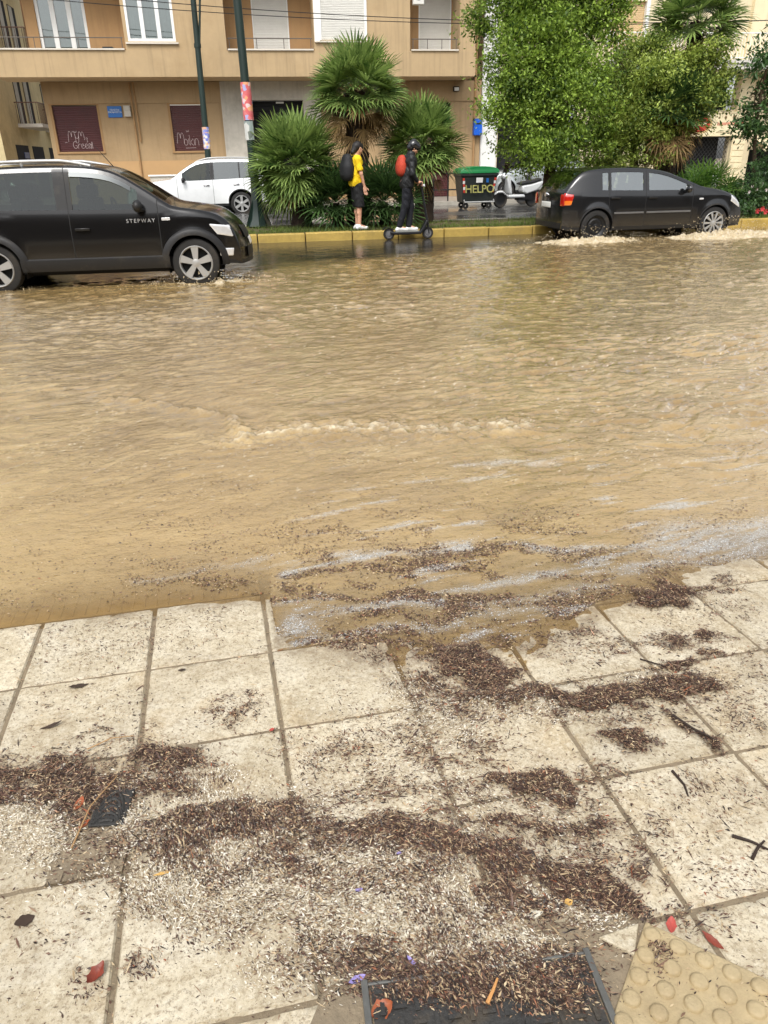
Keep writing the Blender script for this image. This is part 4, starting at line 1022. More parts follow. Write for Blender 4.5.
m.box(-7.5, 9.4, 31.5, 45, 9.4, 9.6); B(m, 'floor_slab', OCHL)
f = window(ob, *FD, 32.70, 3, fw=.11); f.location = (0, -33, -G0); f = window(ob, *BAY1, 31.47, 3, fw=.09); f.location = (0, -33, -G0)
for h, Y in ((SD1, 32.70), (SD2, 32.70), (BAY2, 31.47)):
    m = MB(); slatted(m, h[0]+.04, h[1]-.04, h[2], h[3], Y, .05, .010); o = B(m, 'roller_shutter', SHUT)
    m = MB(); m.box(h[0]-.05, h[0]+.04, Y-.06, Y+.03, h[2], h[3]); m.box(h[1]-.04, h[1]+.05, Y-.06, Y+.03, h[2], h[3]); pieces(m, 'shutter_frame', WHT, o)
m = MB(); m.box(2.64, 2.84, 31.395, 31.43, 5.5, 7.3); B(m, 'window_jamb', WHT)
m = MB(); m.box(-4.0, -2.2, 31.34, 31.48, 5.42, 5.47); m.box(2.66, 4.6, 31.34, 31.48, 5.49, 5.54); B(m, 'window_sill', MARB)
for a, b, c_ in ((-8.6, -4.1, 0), (-.48, 2.55, 1), (6.25, 8.0, 2)):
    m = MB(); z = 5.62
    m.tube([(a, 31.5, z), (b, 31.5, z)], .016, 6)
    n = 3
    for k in range(n+1): x = a+.05+(b-a-.1)*k/n; m.tube([(x, 31.5, 5.28), (x, 31.5, z)], .013, 6)
    B(m, 'balcony_rail', pm('rail_grey', C(92, 86, 78), .5))
m = MB(); m.box(-4.9, -4.55, 31.9, 32.3, 4.58, 5.40); B(m, 'balcony_cabinet', BLKM)
m = MB()
for x, z0, z1 in ((-4.30, G0, 4.4), (-4.16, 2.4, 4.4)): m.tube([(x, 32.93, z0), (x, 32.93, z1)], .035, 8)
B(m, 'drain_pipe', OCHD)
m = MB(); m.tube([(9.15, 32.93, G0), (9.15, 32.93, 9.4)], .05, 8); B(m, 'drain_pipe', OCHD)

# things hung on the ochre block
def hung(nm, label, cat, mb, mt, **k): o = mb.build(nm, mt, **k); props(o, label, cat); return o
t_ = thing('wall_sign', 'small blue wall sign with white writing right of the larger maroon shutter', 'sign', (-4.97, 32.96, 3.42))
m = MB(); m.box(-.26, .26, -.012, .03, -.19, .19); m.build('sign_panel', pm('sign_blue', C(38, 104, 176), .4, var=.12), t_, bevel=.006)
text_mesh('sign_text', 'ΠΩΛΕΙΤΑΙ\nΕΝΟΙΚΙΑΖΕΤΑΙ', .075, WHT, t_, upright(0, -.016, .02), .002)
m = MB(); m.box(-4.62, -4.38, 32.82, 32.99, 3.25, 3.62); m.box(-4.60, -4.40, 32.80, 32.825, 3.45, 3.60); hung('meter_box', 'grey electricity meter box fixed beside the blue wall sign', 'meter box', m, GREYP, bevel=.01)
t_ = thing('wall_lamp', 'small wall lamp under the balcony right of the tall palm', 'lamp', (8.34, 32.96, 4.05))
m = MB(); m.box(-.12, .12, -.14, .0, -.02, .16); m.build('lamp_body', BLKPL, t_, bevel=.02); m = MB(); m.box(-.09, .09, -.17, -.142, .0, .12); m.build('lamp_lens', WHT, t_)
t_ = thing('post_box', 'bright blue post box on the corner of the ochre block', 'post box', (9.26, 32.85, 2.75))
m = MB(); m.box(-.17, .17, -.14, .13, -.30, .24); m.prism([(-.16, .24), (.13, .24), (.10, .31), (-.10, .33)], -.17, .17, 'x') if False else m.box(-.15, .15, -.12, .11, .24, .30); m.build('box_body', pm('post_blue', C(18, 92, 204), .35, var=.08), t_, bevel=.025)
m = MB(); m.box(-.11, .11, -.155, -.142, .10, .14); m.build('slot', DARK, t_)
t_ = thing('air_conditioner', 'small air conditioner unit high on the wall left of the last white shutter', 'air conditioner', (6.46, 31.34, 6.85))
m = MB(); m.box(-.20, .20, -.12, .09, -.2, .3); m.build('casing', SHUT, t_, bevel=.02); m = MB(); m.lathe([(.13, -.125), (.12, -.13), (.02, -.13)], 20, 'y', (0, 0, .05)); m.build('fan_grille', BLKPL, t_)
t_ = thing('wall_cabinet', 'squat grey utility cabinet by the ochre wall behind the white car', 'cabinet', (-3.35, 32.2, G0))
m = MB(); m.box(-.55, .55, -.2, .2, 0, 1.0); m.build('cabinet_body', GREYP, t_, bevel=.015); m = MB(); m.box(-.60, .60, -.25, .25, 1.0, 1.06); m.build('cabinet_lid', WHT, t_, bevel=.01)

# cream block on the right
rb = thing('apartment_building', 'cream apartment block with white balcony railing above a shop gate', 'building', (18, 33, G0))
def R_(mb, nm, mt, par=rb, **k):
    for o in pieces(mb, nm, mt, par, **k): o.location = (-18, -33, -G0)
    return o
W1, SHOP, GATE, SH3, DARKS = (14.66, 16.20, 5.55, 7.15), (17.6, 21.25, 3.30, 4.62), (17.3, 20.72, G0, 2.28), (21.75, 26.5, G0, 1.75), (10.2, 13.6, G0, 3.6)
m = MB(); wall_holes(m, 9.46, 10.12, G0, 11, 32.95, []); m.box(9.44, 9.47, 32.95, 34, G0, 7.7); m.box(10.11, 10.14, 32.95, 34, G0, 4.2); R_(m, 'pillar', WHT)
m = MB(); wall_holes(m, 10.12, 20.74, G0, 11, 33.05, [W1, SHOP[:1]+(20.735,)+SHOP[2:], GATE, DARKS], .35)
wall_holes(m, 21.36, 30, G0, 11, 33.05, [SH3, (22.2, 23.6, 5.2, 7.2)], .35); R_(m, 'wall', CREAM)
m = MB(); m.box(20.74, 21.36, 32.86, 33.06, G0, 7.7); R_(m, 'pilaster', CREAM2)
m = MB()
for k in range(13): m.box(20.78, 21.32, 32.835, 32.857, .3+k*.24, .50+k*.24)
R_(m, 'quoins', CREAM2)
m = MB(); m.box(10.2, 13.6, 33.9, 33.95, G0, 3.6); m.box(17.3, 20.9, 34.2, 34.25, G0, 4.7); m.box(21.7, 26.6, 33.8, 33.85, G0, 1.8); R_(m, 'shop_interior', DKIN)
m = MB(); m.box(18.75, 19.45, 33.6, 33.7, 3.42, 3.95); m.box(19.6, 19.9, 33.6, 33.7, 3.5, 4.3); R_(m, 'window_display', pm('display_red', C(196, 50, 62), .5, var=.3, scale=6))
m = MB(); m.box(14.2, 28, 31.75, 33.05, 4.68, 4.98); m.box(14.2, 28, 31.70, 31.752, 4.88, 5.0); R_(m, 'balcony_slab', pm('slab_grey', C(196, 192, 184), .8, var=.1, dirt=C(120, 116, 108)))
m = MB(); m.tube([(14.3, 31.82, 5.92), (27.9, 31.82, 5.92)], .022, 6); m.tube([(14.3, 31.82, 5.08), (27.9, 31.82, 5.08)], .018, 6)
x = 14.3
while x < 27.9: m.tube([(x, 31.82, 4.98), (x, 31.82, 5.92)], .011, 4, cap=False); x += .125
R_(m, 'balcony_rail', WHT)
m = MB(); slatted(m, W1[0]+.05, W1[1]-.05, W1[2], W1[3], 33.2, .06, .012); o = R_(m, 'roller_blind', pm('tan_blind', C(196, 170, 128), .7, var=.06))
m = MB(); m.box(W1[0]-.09, W1[0]+.05, 33.0, 33.22, W1[2], W1[3]+.08); m.box(W1[1]-.05, W1[1]+.09, 33.0, 33.22, W1[2], W1[3]+.08); m.build('window_frame', WHT, o)
m = MB()
for k in range(-18, 44):
    for sg in (-1, 1):
        xa = GATE[0]+k*.17; za, zb_ = G0, 2.26; xb = xa+sg*(zb_-za)*.9
        lo, hi = GATE[0], GATE[1]
        def cut(p, q):
            t0_, t1_ = 0, 1; dx = q-p
            for lim, s_ in ((lo, 1), (hi, -1)):
                if (p-lim)*s_ < 0 and (q-lim)*s_ < 0: return None
                if (p-lim)*s_ < 0: t0_ = max(t0_, (lim-p)/dx)
                if (q-lim)*s_ < 0: t1_ = min(t1_, (lim-p)/dx)
            return t0_, t1_
        r = cut(xa, xb)
        if r: m.tube([(xa+(xb-xa)*r[0], 33.16+sg*.012, za+(zb_-za)*r[0]), (xa+(xb-xa)*r[1], 33.16+sg*.012, za+(zb_-za)*r[1])], .010, 4, cap=False)
m.box(GATE[0], GATE[1], 33.12, 33.2, 2.24, 2.30); R_(m, 'lattice_gate', BLKM)
sg_ = thing('shop_sign', 'cream shop fascia with red oval emblem and red lettering', 'sign', (19.0, 32.80, 2.33))
m = MB(); m.box(-2.2, 2.30, 0, .2, 0, .84); m.box(-2.25, 2.32, -.03, 0, -.04, .0); m.box(-2.25, 2.32, -.03, 0, .84, .88); m.build('fascia_board', CREAM2, sg_, bevel=.01)
RED = pm('sign_red', C(196, 62, 48), .45, var=.12)
m = MB(); el = lambda rx, rz: [(.02+rx*math.cos(a), .42+rz*math.sin(a)) for a in np.linspace(0, 2*PI, 40)[:-1]]
m.prism(el(.62, .37), -.012, -.001, 'y'); m.build('emblem_ring', pm('sign_tan', C(190, 164, 112), .5), sg_); m = MB(); m.prism(el(.50, .29), -.024, -.0125, 'y'); m.build('emblem', RED, sg_)
m = MB(); m.prism([(-.40, .28), (.35, .42), (.40, .52), (-.35, .40)], -.032, -.0245, 'y'); m.build('emblem_band', CREAM2, sg_)
text_mesh('lettering', 'ΖΑΧΑΡΟΠΛΑΣΤΕΙΟ', .135, RED, sg_, upright(1.48, -.004, .42), .003, 0, 'CENTER', .004)
text_mesh('small_lettering', 'ΑΡΤΟΠΟΙΙΑ  ΚΑΦΕ', .075, pm('sign_brown', C(110, 92, 60), .5), sg_, upright(1.2, -.004, .10), .003)
m = MB()
for k, x in enumerate((.92, 1.22, 1.62)): m.ball((x, -.004, .66+.01*k), .045+.018*k, 10, 6, (1, .15, 1))
pieces(m, 'sign_ornament', pm('sign_brown', C(110, 92, 60), .5), sg_)
t_ = thing('awning', 'striped cream and white shop awning at the far right', 'awning', (23.8, 32.95, 1.75))
m = MB(); m.add([(-2.1, 0, .55), (3, 0, .55), (3, -1.0, .12), (-2.1, -1.0, .12)], [(0, 1, 2, 3)]); m.add([(-2.1, -1.0, .12), (3, -1.0, .12), (3, -1.0, -.08), (-2.1, -1.0, -.08)], [(0, 1, 2, 3)]); m.build('canopy', CREAM2, t_)
m = MB(); m.tube([(-2.1, -1.0, .12), (3, -1.0, .12)], .025, 6); m.build('front_bar', WHT, t_)
# balcony plant stand and figure-like folded airer
t_ = thing('plant_stand', 'dark plant stand with white pot on the cream balcony', 'plant stand', (17.95, 32.2, 4.98))
m = MB()
for sx in (-.25, .25):
    for sy in (-.15, .15): m.tube([(sx, sy, 0), (sx*.8, sy, .95)], .02, 6)
for z in (.3, .6, .95): m.box(-.25, .25, -.16, .16, z-.015, z+.015)
m.build('stand_frame', BLKM, t_); m = MB(); m.lathe([(.0001, .965), (.11, .965), (.15, 1.22), (.13, 1.22), (.0001, 1.15)], 16); m.build('pot', WHT, t_, smooth=40)

# blue cloth glimpsed under the trees
m = MB(); p_ = at_y(606, 168, 19.6)
m.prism(chaikin([(p_[0]-.16, p_[2]-.15), (p_[0]+.10, p_[2]-.2), (p_[0]+.22, p_[2]+.45), (p_[0]+.05, p_[2]+.50), (p_[0]-.10, p_[2]+.15)], 1), 19.55, 19.63, 'y'); m.tube([(p_[0]+.1, 19.68, .05), (p_[0]+.14, 19.68, p_[2]+.6)], .025, 6)
o = m.build('folded_parasol', pm('blue_cloth', C(30, 70, 176), .7, var=.2)); props(o, 'folded bright blue parasol glimpsed under the trees above the hatchback roof', 'parasol')
# old beige block down the side street
sb = thing('apartment_building', 'old beige apartment block with stacked balconies down the side street', 'building', (-11.5, 47, G0))
XF = -11.2
def S_(mb, nm, mt, **k):
    for o in pieces(mb, nm, mt, sb, **k): o.location = (11.5, -47, -G0)
    return o
BEI = pm('beige_render', C(206, 190, 146), .88, var=.14, scale=.7, dirt=C(134, 116, 84), streak=.4)
m = MB(); m.box(-22, XF, 40, 62, G0, 15); S_(m, 'wall', BEI)
m = MB(); m2_ = MB(); m3 = MB(); m4 = MB()
for fl in range(4):
    z = 3.55+fl*3.1
    for (ya, yb) in ((43.2, 47.2), (48.6, 52.6), (54, 58)):
        m.box(XF, XF+1.15, ya, yb, z-.16, z)
        for y in np.arange(ya+.03, yb, .16): m2_.tube([(XF+1.1, y, z), (XF+1.1, y, z+.9)], .012, 4, cap=False)
        for xx in np.arange(XF+.05, XF+1.1, .16): m2_.tube([(xx, ya+.03, z), (xx, ya+.03, z+.9)], .012, 4, cap=False)
        m2_.tube([(XF, ya+.03, z+.92), (XF+1.1, ya+.03, z+.92), (XF+1.1, yb, z+.92)], .025, 5)
        m3.box(XF-.05, XF+.02, ya+.5, ya+1.7, z+.02, z+2.2); m3.box(XF-.05, XF+.02, ya+2.3, ya+3.5, z+.02, z+2.2)
        m4.box(XF+.021, XF+.05, ya+.55, ya+1.1, z+.02, z+2.15); m4.box(XF+.021, XF+.05, ya+2.3, ya+2.9, z+.02, z+2.15)
for y in (42, 45, 48.5, 52): m3.box(XF-.05, XF+.02, y, y+2.2, G0, 2.6)
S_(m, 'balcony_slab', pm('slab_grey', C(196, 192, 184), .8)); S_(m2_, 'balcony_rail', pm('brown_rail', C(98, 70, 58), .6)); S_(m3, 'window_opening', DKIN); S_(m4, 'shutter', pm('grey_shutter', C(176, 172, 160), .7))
t_ = thing('street_sign', 'little blue street name plate on the beige side street block', 'sign', (XF+.03, 43.6, 2.15))
m = MB(); m.box(-.02, .02, -.45, .45, -.14, .14); m.build('sign_panel', pm('sign_navy', C(32, 52, 108), .4), t_)
# block closing the side street, raised to keep a sky glint off the water
m = MB(); m.box(-22, 0, 74, 80, G0, 27); sb2 = m.build('apartment_building', pm('pale_block', C(176, 170, 158), .9, var=.15, scale=.4)); props(sb2, 'pale plain block closing the far end of the side street', 'building')

# ================================================================== STREET FURNITURE
def lamp_post(label, base, top, r0, r1, flare, stay=False):
    t_ = thing('lamp_post', label, 'lamp post', base); v = np.array(top)-np.array(base)
    m = MB(); m.tube([v*k for k in np.linspace(0, 1, 8)], [r0+(r1-r0)*k for k in np.linspace(0, 1, 8)], 14); m.build('pole', GRNM, t_, smooth=50)
    m = MB()
    if flare:
        m.lathe([(.30, 0), (.27, .05), (.20, .16), (r0*1.35, .42), (r0*1.12, .9), (r0*1.02, .92)], 8)
        for k in range(4):
            a = k*PI/2+.5; m.add([(.34*math.cos(a), .34*math.sin(a), 0), (.05*math.cos(a), .05*math.sin(a), .75), (.05*math.cos(a+.25), .05*math.sin(a+.25), 0)], [(0, 1, 2)])
    else: m.lathe([(r0*1.5, 0), (r0*1.4, .3), (r0*1.05, .34)], 14)
    m.build('base', GRNM, t_, smooth=30)
    m = MB(); z = 4.9; c_ = v*(z/v[2]); m.lathe([(r1*1.35, -.06), (r1*1.35, .06)], 14, 'z', tuple(c_)); m.build('collar', GRNM, t_, smooth=40)
    if stay:
        m = MB(); m.tube([v*.62+np.array([.05, -.02, 0]), v*.80+np.array([.22, -.05, 0]), v*1.0+np.array([.5, -.1, 0])], .035, 8); m.build('stay_arm', GRNM, t_, smooth=50)
    return t_, v
p1b = np.array(at_y(211, 190, 28.9)); p1b[2] = G0; p1t = np.array(at_y(193, -2, 28.9)); d_ = p1t-p1b; p1t = p1b+d_*1.25
lamp_post('slender green lamp post behind the white parked car', tuple(p1b), tuple(p1t), .105, .085, False, True)
p2b = np.array(at_y(258.5, 219, 18.7)); p2b[2] = .19; p2t = np.array(at_y(237, -2, 18.7)); d2_ = p2t-p2b; p2t = p2b+d2_*1.3
LP2, v2 = lamp_post('stout green lamp post wrapped in red posters on the median', tuple(p2b), tuple(p2t), .100, .082, True)
def poster_mat(name, cols, sc):
    t = NT(name); vo = t.n('ShaderNodeTexVoronoi'); vo.inputs['Scale'].default_value = sc; v = t.scalevec(1, 1, 1.2); t.l(v, vo.inputs['Vector'])
    sp = t.n('ShaderNodeSeparateColor'); t.l(vo.outputs['Color'], sp.inputs[0])
    c = t.ramp(sp.outputs[0], [(i/len(cols), c_) for i, c_ in enumerate(cols)], 'CONSTANT'); n = t.noise(14, 4, .7)
    t.set(Base_Color=t.mix(t.math('MULTIPLY', n, .35), c, C(210, 196, 190)), Roughness=.7); return t.m
POSR = poster_mat('red_posters', [C(206, 52, 66), C(214, 70, 82), C(226, 196, 196), C(200, 44, 60), C(216, 90, 98), C(150, 160, 214), C(208, 60, 70), C(226, 150, 90)], 13)
POSB = poster_mat('blue_posters', [C(196, 178, 150), C(110, 130, 206), C(214, 206, 196), C(80, 100, 190), C(206, 150, 110)], 12)
def wrap(label, base, v, z0, z1, r, mat, a0=-2.9, a1=-.2):
    m = MB(); V = []; F = []; na, nz = 16, 7
    for j in range(nz+1):
        z = z0+(z1-z0)*j/nz; c_ = np.array(base)+v*((z-base[2])/v[2])
        for i in range(na+1):
            a = a0+(a1-a0)*i/na; rr_ = r+.004+(.014*abs(math.sin(i*2.1+j*1.7)) if i in (0, na) else .002*math.sin(i*3+j))
            V.append((c_[0]+rr_*math.cos(a), c_[1]+rr_*math.sin(a), z))
    for j in range(nz):
        for i in range(na): F.append((j*(na+1)+i, j*(na+1)+i+1, (j+1)*(na+1)+i+1, (j+1)*(na+1)+i))
    m.add(V, F); o = m.build('poster', mat, smooth=50); props(o, label, 'poster'); return o
zt, zb2 = at_y(243, 82, 18.6)[2], at_y(248, 120, 18.6)[2]
wrap('red and white posters pasted round the stout green lamp post', p2b, v2, zb2, zt, .100, POSR, -3.3, .2)
wrap('torn grey poster below the red posters on the stout lamp post', p2b, v2, at_y(250, 140, 18.6)[2], zb2-.02, .102, poster_mat('grey_poster', [C(176, 186, 184), C(120, 140, 138), C(196, 200, 196), C(60, 84, 76)], 5), -2.9, -.8)
wrap('torn blue and tan poster on the slender green lamp post', p1b, (p1t-p1b), at_y(207, 149, 28.8)[2], at_y(205, 127, 28.8)[2], .105, POSB, -3.2, .1)

# green-lidded wheeled bin
bn = thing('wheeled_bin', 'dark wheeled rubbish container with bright green lid and yellow graffiti', 'bin', (7.30, 25.9, .05))
GB = pm('bin_dark', C(34, 40, 38), .55, var=.2, scale=3, dirt=C(64, 62, 54)); GL = pm('bin_green', C(20, 118, 62), .4, var=.12, scale=3)
m = MB(); hw0, hw1, d0, d1 = .52, .62, .36, .48
V = []
for z, w_, d_ in ((.20, hw0, d0), (.28, hw0+.01, d0+.01), (.98, hw1-.02, d1-.02), (1.0, hw1+.02, d1+.02), (1.08, hw1+.02, d1+.02)): V += [(-w_, -d_, z), (w_, -d_, z), (w_, d_, z), (-w_, d_, z)]
F = [(3, 2, 1, 0)]+[(j*4+i, j*4+(i+1) % 4, j*4+4+(i+1) % 4, j*4+4+i) for j in range(4) for i in range(4)]; m.add(V, F); m.build('container', GB, bn, bevel=.02)
m = MB(); V = []; F = []; n = 12
for j, (yy_, k) in enumerate(((-.52, .94), (-.50, 1.0), (.50, 1.0), (.52, .94))):
    for i in range(n+1): a = PI*i/n; V.append((-math.cos(a)*.66*k, yy_, 1.085+(.20*math.sin(a)**.6)*k if 0 < i < n else 1.085))
for j in range(3):
    for i in range(n): F.append((j*(n+1)+i, j*(n+1)+i+1, (j+1)*(n+1)+i+1, (j+1)*(n+1)+i))
F += [tuple(range(n, -1, -1)), tuple(3*(n+1)+i for i in range(n+1))]; m.add(V, F); m.build('lid', GL, bn, smooth=35)
for sx in (-.40, .40):
    for sy in (-.28, .28):
        m = MB(); m.lathe([(.03, -.03), (.09, -.03), (.10, -.02), (.10, .02), (.09, .03), (.03, .03)], 16, 'y', (sx, sy, .10)); m.box(sx-.03, sx+.03, sy-.045, sy+.045, .12, .21); m.build('wheel', BLKPL, bn, smooth=40)
m = MB(); m.tube([(-.5, -.47, .28), (-.5, -.56, .22), (.5, -.56, .22), (.5, -.47, .28)], .025, 8); m.build('lifting_bar', ALLOY, bn)
YEL = pm('yellow_spray', C(150, 148, 82), .7); t1 = text_mesh('graffiti', 'HELPO', .34, YEL, bn, Matrix.Translation((.02, -.462, .60)) @ Matrix.Rotation(PI/2-.14, 4, 'X'), .002, 0, 'CENTER', .002, .95)
m = MB(); m.add([(-.12, -.50, .80), (.10, -.50, .80), (.10, -.522, .95), (-.12, -.522, .95)], [(0, 1, 2, 3)]); m.build('sticker', WHT, bn)
m = MB(); m.add([(.22, -.50, .80), (.30, -.50, .80), (.30, -.519, .93), (.22, -.519, .93)], [(0, 1, 2, 3)]); m.build('sticker', pm('sign_blue', C(38, 104, 176), .4), bn)
for sx in (-1, 1):
    m = MB()
    for k in range(5):
        z0_, z1_ = .50+k*.09, .50+k*.09+.085; f_ = lambda z: -(.36+.12*(z-.28)/.70)-.012; m.mi = k % 2
        xa = sx*(.46+.09*(z0_-.28)/.7); m.add([(xa-.035, f_(z0_), z0_), (xa+.035, f_(z0_), z0_), (xa+.035, f_(z1_), z1_), (xa-.035, f_(z1_), z1_)], [(0, 1, 2, 3)])
    m.build('reflective_strip', [RED, WHT], bn)

# scooters by the bin
def motor_scooter(label, loc, rz, pm_, group):
    s = thing('motor_scooter', label, 'motor scooter', loc, rz, group)
    for nm, x in (('front_wheel', .66), ('rear_wheel', -.62)):
        e = bpy.data.objects.new(nm, None); COL.objects.link(e); e.parent = s; e.location = (x, 0, .26)
        m = MB(); m.lathe([(.17, -.05), (.24, -.06), (.26, -.03), (.26, .03), (.24, .06), (.17, .05)], 24, 'y'); m.build('tyre', TYRE, e, smooth=40)
        m = MB(); m.lathe([(.172, -.04), (.15, -.03), (.05, -.035), (.0001, -.035)], 20, 'y'); m.lathe([(.172, .04), (.15, .03), (.05, .035), (.0001, .035)], 20, 'y'); m.build('rim', STEELB, e, smooth=40)
    m = MB(); m.prism([(.30, .40), (.42, .44), (.56, .98), (.50, 1.02), (.40, .95)], -.20, .20, 'y'); m.prism([(-.25, .30), (.40, .30), (.42, .40), (-.2, .40)], -.18, .18, 'y'); m.build('leg_shield', pm_, s, bevel=.05, smooth=50)
    m = MB(); m.prism([(-.98, .72), (-.70, .50), (-.30, .40), (-.15, .48), (-.12, .66), (-.5, .70), (-.95, .80)], -.16, .16, 'y'); m.build('tail_fairing', pm_, s, bevel=.05, smooth=50)
    m = MB(); m.prism([(-.92, .80), (-.5, .71), (-.12, .68), (0, .74), (-.25, .80), (-.55, .82), (-.88, .90)], -.14, .14, 'y'); m.build('seat', BLKPL, s, bevel=.05, smooth=50)
    m = MB(); m.prism([(.45, .42), (.62, .54), (.84, .50), (.92, .40), (.80, .46), (.60, .46), (.5, .38)], -.09, .09, 'y'); m.build('front_mudguard', pm_, s, bevel=.03, smooth=50)
    m = MB(); m.tube([(.66, 0, .26), (.52, 0, .9), (.46, 0, 1.08)], .03, 8); m.tube([(.40, -.32, 1.06), (.46, -.12, 1.10), (.46, .12, 1.10), (.40, .32, 1.06)], .018, 8); m.build('handlebar', BLKPL, s, smooth=50)
    m = MB(); m.ball((.58, 0, .96), .1, 12, 8, (.7, 1.2, .9)); m.build('headlight', LAMPW, s, smooth=60)
    m = MB(); m.prism([(.46, 1.08), (.50, 1.08), (.40, 1.42), (.37, 1.42)], -.16, .16, 'y'); m.build('windshield', GLASSD, s, bevel=.01)
    for sy in (-.30, .30): m = MB(); m.tube([(.42, sy*.8, 1.08), (.40, sy, 1.24)], .008, 5); m.ball((.40, sy*1.05, 1.28), .06, 10, 6, (.3, 1, .7)); m.build('mirror', BLKPL, s, smooth=60)
    m = MB(); m.box(-.55, .0, -.12, .12, .22, .42); m.tube([(-.1, -.16, .28), (-.5, -.20, .24), (-.9, -.22, .36)], [.03, .05, .055], 10); m.build('engine', STEELB, s, smooth=40, bevel=.02)
    m = MB(); m.box(-1.0, -.96, -.1, .1, .66, .76); m.build('tail_light', LAMPR, s, bevel=.015)
    return s
motor_scooter('white and black motor scooter parked right beside the green bin', (8.75, 25.9, .05), math.radians(196), pm('scooter_white', C(214, 216, 216), .3, var=.06, coat=.6), 'motor scooters by the bin')
motor_scooter('dark motor scooter parked behind the white scooter under the tree', (10.1, 27.2, .05), math.radians(150), pm('scooter_dark', C(40, 42, 46), .3, coat=.6), 'motor scooters by the bin')

# black pedestrian barrier before the maroon door
m = MB()
for x in (6.55, 7.10, 7.62): m.tube([(x, 28.9, G0), (x, 28.9, 1.12)], .026, 6)
for z in (.55, 1.10): m.tube([(6.55, 28.9, z), (7.62, 28.9, z)], .024, 6)
o = m.build('pavement_barrier', BLKM, smooth=50); props(o, 'black tubular barrier at the pavement edge left of the bin', 'barrier')
# overhead wires
for i, (a, b, lb) in enumerate((((222, 3), (500, 16), 'upper thin overhead wire crossing in front of the ochre block'), ((222, 9), (500, 19), 'lower thin overhead wire crossing in front of the ochre block'))):
    A_, B_ = at_y(*a, 28.5), at_y(*b, 28.5); D_ = B_-A_; A_ = A_-D_*1.0; B_ = B_+D_*1.2; m = MB()
    m.tube([A_+(B_-A_)*k-np.array([0, 0, .5*4*k*(1-k)-.32]) for k in np.linspace(0, 1, 24)], .012, 5); o = m.build('overhead_wire', BLKM); props(o, lb, 'wire')

# unseen low row added behind the viewer to darken reflections in the car flanks
m = MB(); m.box(-60, 70, -16, -7, 0, 7.5)
for x in np.arange(-58, 68, 5.5): m.box(x, x+3.6, -7.0, -6.8, .3, 3.0)
o = m.build('near_buildings', pm('near_walls', C(96, 86, 74), .9, var=.4, scale=.3)); props(o, 'low dark row of buildings on the near side of the street', 'building', kind='structure')
# ================================================================== PLANTS
FROND = leaf_mat('palm_green', C(54, 84, 34), C(158, 182, 102), .32, .42)
FRONDD = leaf_mat('palm_dark', C(26, 48, 22), C(84, 114, 62), .24, .45)
DRYF = leaf_mat('palm_dry', C(88, 66, 38), C(164, 136, 88), .25, .7)
LEAF1 = leaf_mat('tree_leaf', C(30, 62, 20), C(178, 208, 92), .40, .42)
LEAF2 = leaf_mat('tree_leaf_light', C(46, 80, 26), C(196, 212, 108), .40, .42)
LEAF3 = leaf_mat('bush_leaf', C(30, 58, 28), C(96, 130, 76), .34, .4)
LEAF4 = leaf_mat('seedling_leaf', C(40, 78, 26), C(120, 156, 66), .35, .42)
GRASSM = leaf_mat('grass_blade', C(48, 70, 24), C(120, 138, 62), .3, .6)
BARK = pm('bark', C(74, 60, 46), .9, var=.3, scale=5, bump=.7, bscale=22)
PBARK = pm('palm_bark', C(58, 46, 36), .9, var=.35, scale=6, bump=.8, bscale=26)
def nrm_(v): return v/(np.linalg.norm(v)+1e-9)
def fan_leaf(mb, base, d, plen, R, nseg=20, spread=2.15, sag=.25, rs=None):
    rs = rs or random
    d = nrm_(np.array(d, float)); side = nrm_(np.cross(d, [0, 0, 1.0])+np.array([rs.uniform(-.2, .2), rs.uniform(-.2, .2), 0])); n = np.cross(side, d)
    base = np.array(base, float); mid = base+d*plen*.55+np.array([0, 0, -.02]); hub = base+d*plen+np.array([0, 0, -plen*sag*.35])
    w_ = .014; mb.add([base-side*w_, base+side*w_, mid+side*w_*.8, mid-side*w_*.8, hub+side*w_*.6, hub-side*w_*.6], [(0, 1, 2, 3), (3, 2, 4, 5)])
    d2 = nrm_(d+np.array([0, 0, -sag])); side2 = nrm_(side-d2*np.dot(side, d2)); n2 = np.cross(side2, d2)
    tw = rs.uniform(-.5, .5); side2, n2 = side2*math.cos(tw)+n2*math.sin(tw), n2*math.cos(tw)-side2*math.sin(tw)
    for k in range(nseg):
        ph = -spread+2*spread*k/(nseg-1)+rs.uniform(-.04, .04); cc, ss = math.cos(ph), math.sin(ph)
        L = R*(.72+.28*max(0, math.cos(ph*.6)))*rs.uniform(.9, 1.05)
        s = nrm_(d2*cc+side2*ss+n2*.22*abs(ss)); wv = nrm_(np.cross(s, n2))*(R*.030+.004)
        fold = n2*R*.012
        p1 = hub+s*L*.55-fold; tip = hub+s*L+np.array([0, 0, -L*sag*(.35+rs.uniform(0, .35))])
        p2 = hub+s*L*.82+np.array([0, 0, -L*sag*.16])
        mb.add([hub-wv*.15, hub+wv*.15, p1+wv, p1-wv, p2+wv*.55, p2-wv*.55, tip], [(0, 1, 2, 3), (3, 2, 4, 5), (5, 4, 6)])
